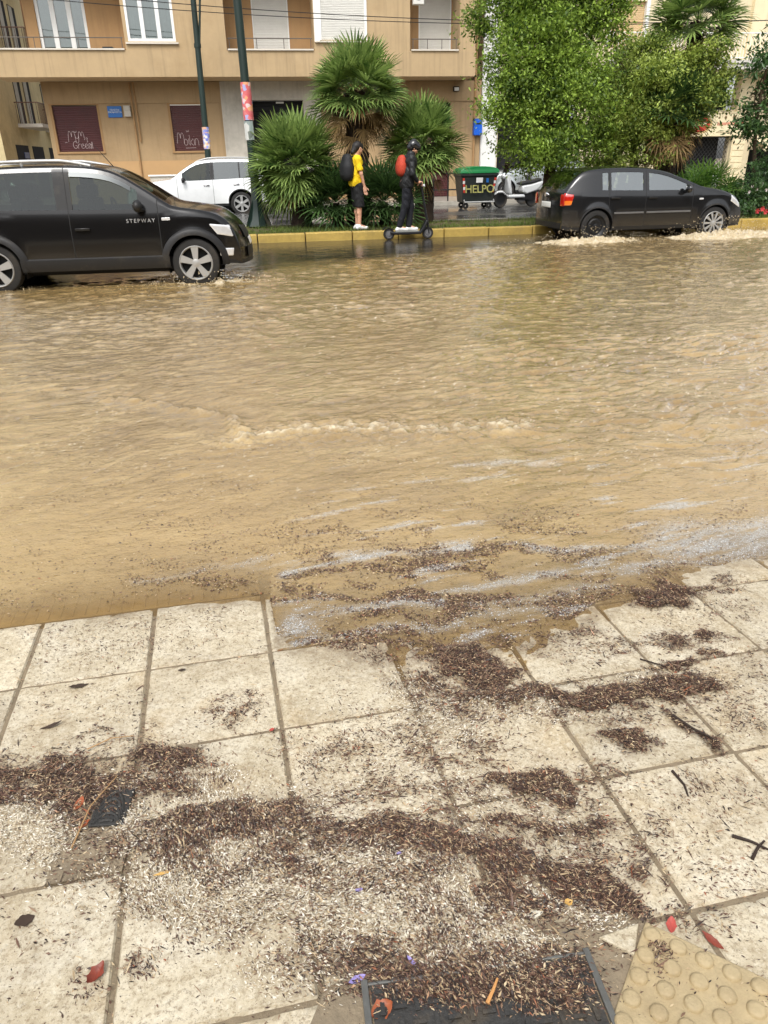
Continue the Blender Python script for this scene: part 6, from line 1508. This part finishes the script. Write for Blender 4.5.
body = [('c', (-.03, 0, .95), (.0, 0, 1.12), .125, .118, .05), ('c', (.0, -.06, 1.14), (.0, .06, 1.14), .115, .115, .06), ('c', (.03, -.07, 1.32), (.03, .07, 1.32), .115, .115, .06), ('c', (.035, -.155, 1.39), (.035, .155, 1.39), .062, .062, .05), ('c', (.035, 0, 1.40), (.08, 0, 1.52), .060, .052, .03), ('c', (-.03, -.07, .93), (-.03, .07, .93), .115, .115, .06)]
body += leg((-.04, -.08, .90), (-.08, -.07, .49), ak1, tk1)+leg((-.02, .08, .90), (.06, .06, .49), ak2, tk2)
e1, e2 = (.03, -.26, 1.10), (.03, .26, 1.10)
body += arm((.035, -.185, 1.38), e1, wr1)+arm((.035, .185, 1.38), e2, wr2)+hand(wr1, (.75, .12, -.25), (.2, 1, .2), 1.15, -1)+hand(wr2, (.75, -.12, -.25), (.2, -1, .2), 1.15, 1)+head(hc2, fd2)
sdf_obj('body', body, SKIN, P2, .0075); eyes(P2, hc2, fd2)
jk = [('c', (-.015, -.06, 1.02), (-.015, .06, 1.02), .138, .138, .06), ('c', (-.03, -.06, .90), (-.03, .06, .90), .140, .140, .06), ('c', (0, -.07, 1.14), (0, .07, 1.14), .138, .138, .06), ('c', (.03, -.085, 1.31), (.03, .085, 1.31), .138, .138, .06), ('c', (.035, -.16, 1.385), (.035, .16, 1.385), .080, .080, .05), ('c', (.04, 0, 1.40), (.06, 0, 1.47), .085, .082, .03)]
for s, e, wv in ((-1, e1, wr1), (1, e2, wr2)): jk += [('c', (.035, s*.185, 1.38), e, .068, .056, .03), ('c', e, tuple(np.array(e)*.12+np.array(wv)*.88), .056, .040, .02)]
jk += [('-e', (-.03, 0, .765), np.array([.4, .4, .06]), .01)]; sdf_obj('jacket', jk, BJK, P2, .009)
tr = [('c', (-.03, -.06, .92), (-.03, .06, .92), .126, .126, .06), ('c', (-.04, -.08, .88), (-.08, -.07, .49), .104, .078, .03), ('c', (-.08, -.07, .49), (-.195, -.03, .11), .076, .062, .03), ('c', (-.02, .08, .88), (.06, .06, .49), .104, .078, .03), ('c', (.06, .06, .49), (.02, .035, .11), .076, .062, .03), ('-e', (-.2, -.03, .03), np.array([.12, .1, .045]), .01), ('-e', (.02, .035, .03), np.array([.12, .1, .045]), .01)]
sdf_obj('trousers', tr, JEAN, P2, .009); shoe(P2, ak1, tk1); shoe(P2, ak2, tk2)
u2 = nrm_(np.array([0, 0, 1.0])-nrm_(np.array(fd2))*nrm_(np.array(fd2))[2]); f2 = nrm_(np.array(fd2))
sdf_obj('helmet', [('c', hc2+u2*.045-f2*.035, hc2+u2*.05+f2*.025, .108, .098, .03), ('c', hc2-f2*.05, hc2-f2*.055-u2*.03, .095, .08, .03), ('c', hc2+u2*.035+f2*.09, hc2+u2*.03+f2*.125, .03, .02, .02), ('-e', hc2+f2*.13-u2*.05, np.array([.085, .11, .085]), .01)], HELM, P2, .008)
hair(P2, hc2-u2*.01, fd2, HAIR)
backpack('orange red backpack worn by the rider in black', P2.location, P2.rotation_euler.z, BAGR, -.140, 1.28, .76)
# ================================================================== COVERS, TACTILE SLAB, LITTER, SPLASHES
def pav_pt(px, py, dz=0.0): p = at_pav(px, py); return np.array([p[0], p[1], p[2]+dz])
GRIM = pm('grimy_concrete', C(136, 122, 100), .75, var=.28, scale=9, bump=.5, bscale=70, dirt=C(92, 78, 60))
def patch_sheet(name, label, cat, pts, dz, mat, th=.02):
    P = [pav_pt(*q, dz) for q in pts]; m = MB(); n = len(P); m.add(P+[p-np.array([0, 0, th]) for p in P], [tuple(range(n))]+[(i, n+i, n+(i+1) % n, (i+1) % n) for i in range(n)])
    o = m.build(name, mat); return props(o, label, cat, kind='structure')
patch_sheet('concrete_patch', 'grey brown concrete patch round the small cover at the left', 'concrete patch', [(45, 886), (122, 872), (140, 800), (70, 806)], .0035, GRIM)
patch_sheet('concrete_patch', 'grimy concrete bed round the large cover at the bottom of the pavement', 'concrete patch', [(296, 1060), (325, 990), (398, 950), (545, 924), (648, 918), (622, 1024), (610, 1075)], .0035, GRIM)
patch_sheet('concrete_patch', 'small grey mortar square beside the pile at the left', 'concrete patch', [(172, 768), (197, 766), (198, 744), (176, 746)], .0035, GRIM)
# broken corner of slab left standing in the bed
P = [pav_pt(*q) for q in ((598, 940), (638, 926), (634, 958))]; m = MB(); m.add([p+np.array([0, 0, .011]) for p in P]+[p for p in P], [(0, 1, 2), (0, 3, 4, 1), (1, 4, 5, 2), (2, 5, 3, 0)])
o = m.build('slab_fragment', SLAB, bevel=.003); props(o, 'small broken triangle of cream slab beside the domed tile', 'slab fragment')
IRON = pm('cast_iron', C(58, 57, 55), .6, .2, var=.3, scale=14, bump=.4, bscale=120, dirt=C(104, 90, 70)); IRON2 = pm('iron_frame', C(112, 112, 108), .5, .5, var=.25, scale=14, dirt=C(96, 84, 66))
def frame_at(origin, ex):
    """local frame lying on the sloping pavement"""
    x = nrm_(np.array(ex)); n = nrm_(np.array([0, SLOPE, 1.0])); x = nrm_(x-n*np.dot(x, n)); y = np.cross(n, x)
    return Matrix(((x[0], y[0], n[0], origin[0]), (x[1], y[1], n[1], origin[1]), (x[2], y[2], n[2], origin[2]), (0, 0, 0, 1)))
# large cover: chequered plate with a frame
A_, B_ = pav_pt(372, 1022, .006), pav_pt(596, 988, .006); ex = B_-A_; W_ = np.linalg.norm(ex)
cv = thing('access_cover', 'large dark chequered metal access cover half buried in wet litter', 'access cover'); cv.matrix_world = frame_at(A_, ex)
H0, H1 = -.20, .06
m = MB(); f_ = .013
for a in ((-f_, 0, H0-f_, H1+f_), (W_, W_+f_, H0-f_, H1+f_), (0, W_, H0-f_, H0), (0, W_, H1, H1+f_*.5)): m.box(a[0], a[1], a[2], a[3], -.02, .006)
m.build('frame', IRON2, cv, bevel=.002)
m = MB(); m.box(.004, W_-.004, H0+.004, H1-.004, -.02, .002)
k = 0
for i in range(int(W_/.032)):
    for j in range(int((H1-H0)/.032)):
        x, y = .022+i*.032, H0+.022+j*.032; L, wd = (.012, .004) if (i+j) % 2 else (.004, .012); m.box(x-L, x+L, y-wd, y+wd, .002, .0055)
m.build('plate', IRON, cv)
m = MB(); m.box(W_*.48, W_*.52, H0+.03, H0+.05, .002, .004); m.build('lifting_slot', DARK, cv)
# small round-edged cover at left
A_, B_ = pav_pt(88, 829, .006), pav_pt(123, 827, .006); ex = B_-A_; Ws = np.linalg.norm(ex)*1.02
sc_ = thing('access_cover', 'small dark ribbed cover half buried in litter at the left', 'access cover'); sc_.matrix_world = frame_at(A_, ex)
m = MB(); m.box(0, Ws, 0, .115, -.02, .004); m.build('plate', IRON, sc_, bevel=.003)
m = MB()
for i in range(5):
    pts = [(Ws*.5+(Ws*.44)*math.cos(a), -.03+(.045+.022*i)*math.sin(a), .004) for a in np.linspace(.25, PI-.25, 10)]; pts = [p for p in pts if .004 < p[1] < .112]
    if len(pts) > 2: m.tube(pts, .004, 5)
m.build('rib', IRON, sc_)
# domed tactile slab at the lower right
O_ = pav_pt(645, 924, .0); e1 = nrm_(np.array([.0367, -.033, .001])); tl = thing('tactile_slab', 'tan tactile slab with round domes in the lower right corner', 'paving slab'); tl.matrix_world = frame_at(O_, e1)
m = MB(); m.box(0, .40, -.40, 0, -.03, .010); V = len(m.v)
o = m.build('slab', TACT, tl, bevel=.004)
m = MB()
for i in range(8):
    for j in range(8): dome(m, .020+i*.0493, -.026-j*.0493, .0098, .0175, .0085)
m.build('domes', TACT, tl, smooth=40)

# --- heaps of leaf litter: a lumpy mass, then loose flakes lying on it
lx0, lx1, ly0, ly1 = -1.05, 2.0, .70, 2.35; hs_ = .008
gx = np.arange(lx0, lx1, hs_); gy = np.arange(ly0, ly1, hs_); GX, GY = np.meshgrid(gx, gy)
FB, FC = fields(GX, GY)
def blur(a, n=2):
    for _ in range(n):
        p = np.pad(a, 1, mode='edge'); a = (p[1:-1, 1:-1]*4+(p[:-2, 1:-1]+p[2:, 1:-1]+p[1:-1, :-2]+p[1:-1, 2:])*2+p[:-2, :-2]+p[2:, 2:]+p[:-2, 2:]+p[2:, :-2])/16
    return a
HB = blur(np.clip(FB, 0, 1.1), 2); HC = blur(np.clip(FC, 0, 1.1), 2)
HH = sstep(.42, .95, HB)*.012*(.7+.9*fbm(GX*22, GY*22, 3, 71))+sstep(.38, .95, HC)*.006*(.8+.8*fbm(GX*16, GY*16, 3, 72))
def hheight(x, y):
    i = np.clip((x-lx0)/hs_, 0, len(gx)-1.01); j = np.clip((y-ly0)/hs_, 0, len(gy)-1.01); i0, j0 = i.astype(int), j.astype(int); u, v = i-i0, j-j0
    g = HH; return (g[j0, i0]*(1-u)+g[j0, i0+1]*u)*(1-v)+(g[j0+1, i0]*(1-u)+g[j0+1, i0+1]*u)*v
mask = (HH > .0015); Q = []
idx = np.arange(GX.size).reshape(GX.shape); mk = mask[:-1, :-1] & mask[1:, :-1] & mask[:-1, 1:] & mask[1:, 1:]
F = np.stack([idx[:-1, :-1][mk], idx[:-1, 1:][mk], idx[1:, 1:][mk], idx[1:, :-1][mk]], 1); used_ = np.unique(F); remap = np.zeros(GX.size, int); remap[used_] = np.arange(len(used_))
VZ = pav_z(GX, GY)+HH*1.0+.0008*gnoise(GX*120, GY*120, 3); V = np.stack([GX, GY, VZ], -1).reshape(-1, 3)[used_]
me = raw_mesh(bpy.data.meshes.new('litter_mass'), V, remap[F], True); vattr(me, 'pale', (HC/(HB+HC+1e-6)).ravel()[used_])
t = NT('litter_mass'); n1 = t.noise(160, 4, .7); n2 = t.noise(60, 4, .7); pl_ = t.attr('pale').outputs['Fac']
dk = t.ramp(t.math('ADD', t.math('MULTIPLY', n1, .6), t.math('MULTIPLY', n2, .4)), [(.38, C(46, 34, 28)), (.5, C(76, 58, 47)), (.62, C(124, 102, 82))])
lt = t.ramp(t.math('ADD', t.math('MULTIPLY', n1, .6), t.math('MULTIPLY', n2, .4)), [(.36, C(112, 90, 66)), (.48, C(186, 172, 144)), (.6, C(224, 216, 196))])
t.set(Base_Color=t.mix(t.ramp(pl_, [(.35, (0, 0, 0)), (.65, (1, 1, 1))]), dk, lt), Roughness=.7, Normal=t.bump(n1, .8, .004))
o = link_mesh('litter_mass', me, t.m); props(o, 'sodden lumpy mass of washed up leaf litter and chaff on the pavement', 'leaf litter', kind='stuff')
def sample(n, which, seed):
    r = np.random.default_rng(seed); x = r.uniform(lx0, lx1, n); y = r.uniform(ly0, ly1, n); b, c = fields(x, y); f = b if which == 0 else c
    k = r.random(n) < np.clip(f, 0, 1)**1.1+(.010+.05*sstep(.05, .45, fbm(x*5, y*5, 4, 83)))*(which == 0); return x[k], y[k], np.clip(f[k], 0, 1)
COVH = []
for o_, bx in ((cv, (-.014, W_+.014, H0-.014, H1+.014, .007)), (sc_, (0, Ws, 0, .115, .0055)), (tl, (0, .40, -.40, 0, .0115))): COVH.append((np.array(o_.matrix_world.inverted()), bx))
def cover_h(x, y):
    P = np.stack([x, y, pav_z(x, y), np.ones_like(x)]); h = np.full(len(x), .0)
    for Mi, b in COVH: q = Mi @ P; h = np.where((q[0] > b[0]) & (q[0] < b[1]) & (q[1] > b[2]) & (q[1] < b[3]), np.maximum(h, b[4]), h)
    px, py = proj(np.stack([x, y, pav_z(x, y)], -1)); return np.maximum(h, np.where((py > 915) & (px > 296) & (px < 650) | (px > 40) & (px < 145) & (py > 795) & (py < 890), .004, 0))
def flakes(x, y, dn, seed, L0, L1, asp0, asp1, lift, curl, align=None, zbase=None):
    r = np.random.default_rng(seed); n = len(x); L = L0+(L1-L0)*r.random(n)**2.2; W = L*r.uniform(asp0, asp1, n); a = r.uniform(0, 2*PI, n)
    if align is not None: a = np.where(r.random(n) < .6, align(x, y)+r.normal(0, .45, n), a)
    pitch = r.normal(0, .22+.25*dn, n); roll = r.normal(0, .35, n)
    pitch = pitch*.75
    z = (pav_z(x, y)+np.maximum(hheight(x, y), cover_h(x, y))+.0008+lift*dn*r.random(n)) if zbase is None else zbase
    d = np.stack([np.cos(a)*np.cos(pitch), np.sin(a)*np.cos(pitch), np.sin(pitch)], -1); s = np.stack([-np.sin(a)*np.cos(roll), np.cos(a)*np.cos(roll), np.sin(roll)], -1)
    c = np.stack([x, y, z+np.abs(np.sin(pitch))*L*.35], -1); up = np.array([0, 0, 1.0]); cu = (curl*r.normal(0, 1, n)*L)[:, None]
    l, w_ = L[:, None], W[:, None]
    V = np.stack([c-d*l*.5-s*w_*.12, c-d*l*.5+s*w_*.12, c+s*w_*.5+up*cu, c-s*w_*.5+up*cu, c+d*l*.5+s*w_*.10, c+d*l*.5-s*w_*.10], 1).reshape(-1, 3)
    i = np.arange(n)*6; F = np.concatenate([np.stack([i, i+1, i+2, i+3], 1), np.stack([i+3, i+2, i+4, i+5], 1)]); return V, F
def flake_mat(name, stops, rough=.5):
    t = NT(name); g = t.n('ShaderNodeNewGeometry'); t.set(Base_Color=t.ramp(g.outputs['Random Per Island'], stops), Roughness=rough); return t.m
BRM = flake_mat('wet_brown_flakes', [(0, C(32, 24, 20)), (.30, C(66, 46, 38)), (.56, C(100, 70, 56)), (.76, C(134, 106, 84)), (.86, C(176, 152, 118)), (.96, C(206, 186, 150)), (1, C(150, 76, 44))])
CHM = flake_mat('pale_chaff', [(0, C(84, 66, 50)), (.16, C(140, 118, 90)), (.35, C(186, 168, 136)), (.6, C(220, 211, 190)), (1, C(238, 232, 218))], .7)
al_ = lambda x, y: 2.6+1.6*fbm(x*2.2, y*2.2, 2, 81)
x, y, dn = sample(1050000, 0, 101); V1, F1 = flakes(x, y, dn, 1, .003, .0125, .14, .42, .007, .12, al_)
x, y, dn = sample(44000, 0, 105); V2, F2 = flakes(x, y, dn, 2, .012, .036, .05, .14, .008, .05, al_)
V = np.concatenate([V1, V2]); F = np.concatenate([F1, F2+len(V1)]); o = link_mesh('leaf_litter', raw_mesh(bpy.data.meshes.new('leaf_litter'), V, F), BRM); props(o, 'wet brown leaflets and seed husks strewn over the cream slabs', 'leaf litter', kind='stuff')
x, y, dn = sample(900000, 1, 102); V1, F1 = flakes(x, y, dn, 3, .002, .0105, .16, .40, .005, .08, al_)
o = link_mesh('pale_chaff', raw_mesh(bpy.data.meshes.new('pale_chaff'), V1, F1), CHM); props(o, 'pale straw coloured chaff washed up in swirls on the pavement', 'chaff', kind='stuff')
# floating scraps on the water, gathered in swirls near its edge
def on_water(D, n, seed):
    r = np.random.default_rng(seed); A_ = np.gradient(X_w, axis=1)*np.gradient(Y_w, axis=0); P_ = np.clip(D, 0, None)*A_*(depth_w > .0008); P_ = P_.ravel()/P_.sum()
    i = r.choice(P_.size, n, p=P_); x = X_w.ravel()[i]+r.uniform(-.5, .5, n)*np.gradient(X_w, axis=1).ravel()[i]; y = Y_w.ravel()[i]+r.uniform(-.5, .5, n)*np.gradient(Y_w, axis=0).ravel()[i]
    return x, y, Z_w.ravel()[i]+.0016
sw1 = fbm(wX*2.6-wY*1.6, wY*7+wX*1.8, 5, 57, .66); sw2 = fbm(wX*1.3, wY*4.5, 5, 171, .66); nearw = 1-sstep(2.9, 4.6, Y_w)
DB = ctr_*2.2*sstep(-.08, .26, sw1)+.10*nearw*sstep(.02, .38, sw2)+.012*nearw+.006*(1-sstep(5, 9, Y_w))*sstep(0, .3, sw2)
x, y, z = on_water(DB, 110000, 9); V1, F1 = flakes(x, y, np.zeros(len(x)), 5, .004, .014, .18, .5, 0, .02, None, z); o = link_mesh('floating_litter', raw_mesh(bpy.data.meshes.new('floating_litter'), V1, F1), BRM)
props(o, 'brown scraps of litter floating in swirls on the shallow water', 'leaf litter', kind='stuff')
x, y, z = on_water(np.clip(scum, 0, 1)**1.5*nearw, 52000, 10); V1, F1 = flakes(x, y, np.zeros(len(x)), 6, .002, .007, .25, .6, 0, .02, None, z+.0004); o = link_mesh('floating_chaff', raw_mesh(bpy.data.meshes.new('floating_chaff'), V1, F1), flake_mat('grey_chaff', [(0, C(120, 116, 108)), (.4, C(182, 182, 180)), (1, C(222, 224, 226))], .6))
props(o, 'pale grey chaff and scum floating in streaks on the shallow water', 'scum', kind='stuff')

# --- single leaves, petals and twigs one can pick out
def leaf_thing(name, label, cat, px, py, L, W, rot, mat, curl=.25, group=None):
    p = pav_pt(px, py); h = float(hheight(np.array([p[0]]), np.array([p[1]]))[0]); m = MB(); V = []; F = []; n = 9
    for i in range(n):
        u = i/(n-1); w_ = W*.5*math.sin(PI*min(max(u, .02), .98))**.8*(1+.12*math.sin(i*2.3+px))
        for j, s in enumerate((-1, -.5, 0, .5, 1)): V.append(((u-.5)*L, s*w_, curl*L*((u-.5)**2*1.2+.35*abs(s)*w_/L*2+.05*math.sin(i*1.7+j*2.1+py))))
    for i in range(n-1):
        for j in range(4): F.append((i*5+j, i*5+j+1, i*5+6+j, i*5+5+j))
    m.add(V, F); o = m.build(name, mat, smooth=60); o.location = (p[0], p[1], p[2]+h+.004); o.rotation_euler = (random.uniform(-.2, .2), random.uniform(-.2, .2), math.radians(rot)); return props(o, label, cat, group)
def rust(n, c, d): return pm(n, c, .5, var=.3, scale=30, dirt=d)
ORL = rust('orange_leaf', C(158, 84, 48), C(100, 50, 32)); RDL = rust('red_leaf', C(132, 58, 40), C(84, 40, 30)); DKL = rust('dark_leaf', C(64, 48, 36), C(40, 30, 24)); PUR = rust('purple_petal', C(150, 138, 196), C(120, 104, 160)); PNK = rust('pink_petal', C(176, 76, 66), C(130, 50, 46)); YLL = rust('yellow_leaf', C(206, 164, 92), C(160, 120, 60)); PALE = rust('pale_scrap', C(220, 214, 196), C(180, 170, 150))
LT = [('dry_leaf', 'crumpled orange red leaf on the slab at the lower left', 'leaf', 97, 977, .046, .028, 60, RDL, .9), ('dry_leaf', 'upper of two rusty leaves beside the small ribbed cover', 'leaf', 80, 806, .040, .024, 70, ORL, .4), ('dry_leaf', 'lower of two rusty leaves beside the small ribbed cover', 'leaf', 84, 826, .032, .018, 40, ORL, .4),
 ('dry_leaf', 'curled orange leaf at the left corner of the large cover', 'leaf', 382, 1012, .045, .034, 20, ORL, .6), ('dry_leaf', 'dark wet leaf on the cream slab at the left', 'leaf', 79, 687, .060, .028, 20, DKL, .15), ('dry_leaf', 'dark leaf lying alone near the middle of the left slabs', 'leaf', 182, 671, .026, .013, -5, DKL, .2),
 ('dry_leaf', 'thin dark curled leaf on the slab above the left pile', 'leaf', 52, 727, .060, .016, 12, DKL, .3), ('dry_leaf', 'dark blotchy leaf on the slab at the far lower left', 'leaf', 25, 922, .040, .030, 30, DKL, .15), ('flower_petal', 'purple petal by the lower edge of the pale chaff', 'petal', 357, 982, .036, .014, 20, PUR, .4),
 ('flower_petal', 'purple petal strip standing in litter left of the large cover', 'petal', 413, 965, .034, .010, 120, PUR, .4), ('flower_petal', 'tiny purple petal on pale chaff in the middle', 'petal', 359, 893, .018, .011, 10, PUR, .4), ('flower_petal', 'small violet petal near the middle of the pale chaff', 'petal', 399, 857, .014, .009, 30, PUR, .3),
 ('flower_petal', 'bright pinkish red petal lying at the top of the domed slab', 'petal', 671, 927, .036, .020, 60, PNK, .5), ('dry_leaf', 'brownish red leaf lying beside the joint right of the domed slab', 'leaf', 712, 942, .046, .016, -55, RDL, .3), ('dry_leaf', 'yellow orange leaf scrap in the dark litter above the domed slab', 'leaf', 568, 905, .020, .016, 15, YLL, .5),
 ('dry_leaf', 'straw yellow blade lying across the chaff at the left', 'leaf', 164, 876, .045, .008, 14, YLL, .1), ('paper_scrap', 'pale torn paper scrap by the broken slab edge', 'scrap', 533, 916, .045, .018, 5, PALE, .1), ('dry_leaf', 'red dot of leaf on the joint beside the upper left slab', 'leaf', 272, 731, .016, .013, 0, PNK, .4),
 ('flower_petal', 'white petal in the brown pile at the left', 'petal', 62, 772, .028, .018, 40, PALE, .4)]
for a in LT: leaf_thing(*a)
def twig(label, pts, r0, mat=BARK):
    P = []
    for px, py, dz in pts: p = pav_pt(px, py); h = float(hheight(np.array([p[0]]), np.array([p[1]]))[0]); P.append(p+np.array([0, 0, h+dz]))
    m = MB(); n = len(P); m.tube(P, [r0*(1-.5*i/(n-1)) for i in range(n)], 6); o = m.build('twig', mat, smooth=50); return props(o, label, 'twig')
DTW = pm('dark_twig', C(50, 36, 28), .7, var=.3, scale=30, bump=.5, bscale=150); LTW = pm('light_twig', C(176, 140, 96), .7, var=.2, scale=30)
twig('dark forked twig lying on the slab at the right edge', [(732, 837, .004), (750, 843, .006), (770, 852, .005)], .0045, DTW); twig('short dark twig crossing under the forked twig at the right edge', [(752, 860, .004), (757, 850, .005), (764, 842, .004)], .0045, DTW)
twig('long straw coloured stalk lying over the small ribbed cover', [(72, 850, .006), (92, 812, .018), (118, 782, .012)], .0022, LTW); twig('pale cigarette end lying on the large cover', [(487, 1008, .012), (493, 996, .012), (497, 985, .012)], .0042, pm('filter_tan', C(206, 150, 90), .7))
twig('dark stick lying in the small heap right of the middle', [(672, 718, .006), (690, 731, .010), (716, 746, .006)], .0052, DTW); twig('thin dark twig at the right above the long slab joint', [(672, 772, .004), (684, 786, .004), (688, 797, .003)], .004, DTW)
twig('long pale stalk above the left pile', [(88, 752, .01), (112, 742, .014), (134, 738, .008)], .002, LTW)
twig('slim dark twig on the slab near the upper right heap', [(640, 660, .004), (664, 668, .006), (690, 662, .004)], .003, DTW)

# --- spray thrown up by the wheels
def splash_mat():
    t = NT('brown_spray'); n = t.noise(14, 4, .7); t.set(Base_Color=t.ramp(n, [(.3, C(178, 157, 120)), (.52, C(208, 192, 160)), (.72, C(232, 224, 206))]), Roughness=.35, IOR=1.33); tr = t.n('ShaderNodeBsdfTransparent'); m = t.n('ShaderNodeMixShader'); m.inputs[0].default_value = .22
    t.l(t.b.outputs[0], m.inputs[1]); t.l(tr.outputs[0], m.inputs[2]); t.l(m.outputs[0], t.out.inputs[0]); return t.m
SPM = splash_mat()
def splash(label, cx, cy_, L, W, H, seed, ndrop, lean=0.0):
    r = np.random.default_rng(seed); nx, ny = 110, 46; U, V_ = np.meshgrid(np.linspace(-1, 1, nx), np.linspace(-1, 1, ny)); X = cx+U*L; Y = cy_+V_*W
    env = np.clip(1-U**2, 0, 1)**1.1*np.clip(1-V_**2, 0, 1); n = fbm(X*6, Y*6, 5, seed, .65); n2 = fbm(X*17, Y*17, 4, seed+1, .65)
    Zs = -.03+env*H*(.55+1.1*n+.5*n2)*(.6+.4*(U+1)/2 if lean >= 0 else 1); Vs_ = np.stack([X, Y, Zs], -1).reshape(-1, 3); i = np.arange((ny-1)*(nx-1)); rr_, c_ = i//(nx-1), i % (nx-1); a = rr_*nx+c_
    F = np.stack([a, a+1, a+nx+1, a+nx], 1); t0 = len(Vs_)
    # droplets: small octahedra
    k = ndrop; dx = r.normal(0, .55, k)*L; dy = r.normal(0, .5, k)*W; e = np.exp(-(dx/L)**2*1.2); dz = e*H*(.3+1.5*r.random(k)**1.6); s = r.uniform(.003, .010, k)
    st_ = np.stack([dx+cx, dy+cy_, dz], -1); offs = np.array([[1, 0, 0], [0, 1, 0], [-1, 0, 0], [0, -1, 0], [0, 0, 1.3], [0, 0, -1.3]]); VD = (st_[:, None]+offs[None]*s[:, None, None]).reshape(-1, 3)
    ii = np.arange(k)*6+t0; FT = np.concatenate([np.stack([ii+4, ii+p_, ii+q_, ii+q_], 1) for p_, q_ in ((0, 1), (1, 2), (2, 3), (3, 0))]+[np.stack([ii+5, ii+q_, ii+p_, ii+p_], 1) for p_, q_ in ((0, 1), (1, 2), (2, 3), (3, 0))])
    me = bpy.data.meshes.new('water_splash'); allV = np.concatenate([Vs_, VD]); fl = [tuple(f) for f in F]+[tuple(f[:3]) for f in FT]; me.from_pydata([tuple(v) for v in allV], [], fl); me.polygons.foreach_set('use_smooth', [True]*len(me.polygons)); me.update()
    o = link_mesh('water_splash', me, SPM); return props(o, label, 'splash', kind='stuff')
splash('low muddy splash round the front wheel of the black crossover', -.72, 10.86, .85, .34, .10, 201, 320)
splash('low muddy splash round the rear wheel of the black crossover', -3.6, 10.95, .6, .25, .05, 202, 120)
splash('pale spray round the hubcapless rear wheel of the black hatchback', 6.4, 14.5, 1.35, .55, .17, 203, 380)
splash('high pale spray round the front wheel of the black hatchback', 9.25, 14.5, 1.4, .55, .24, 204, 600)
splash('foaming wash spreading ahead of the black hatchback', 10.6, 14.9, 1.3, .6, .13, 205, 260)
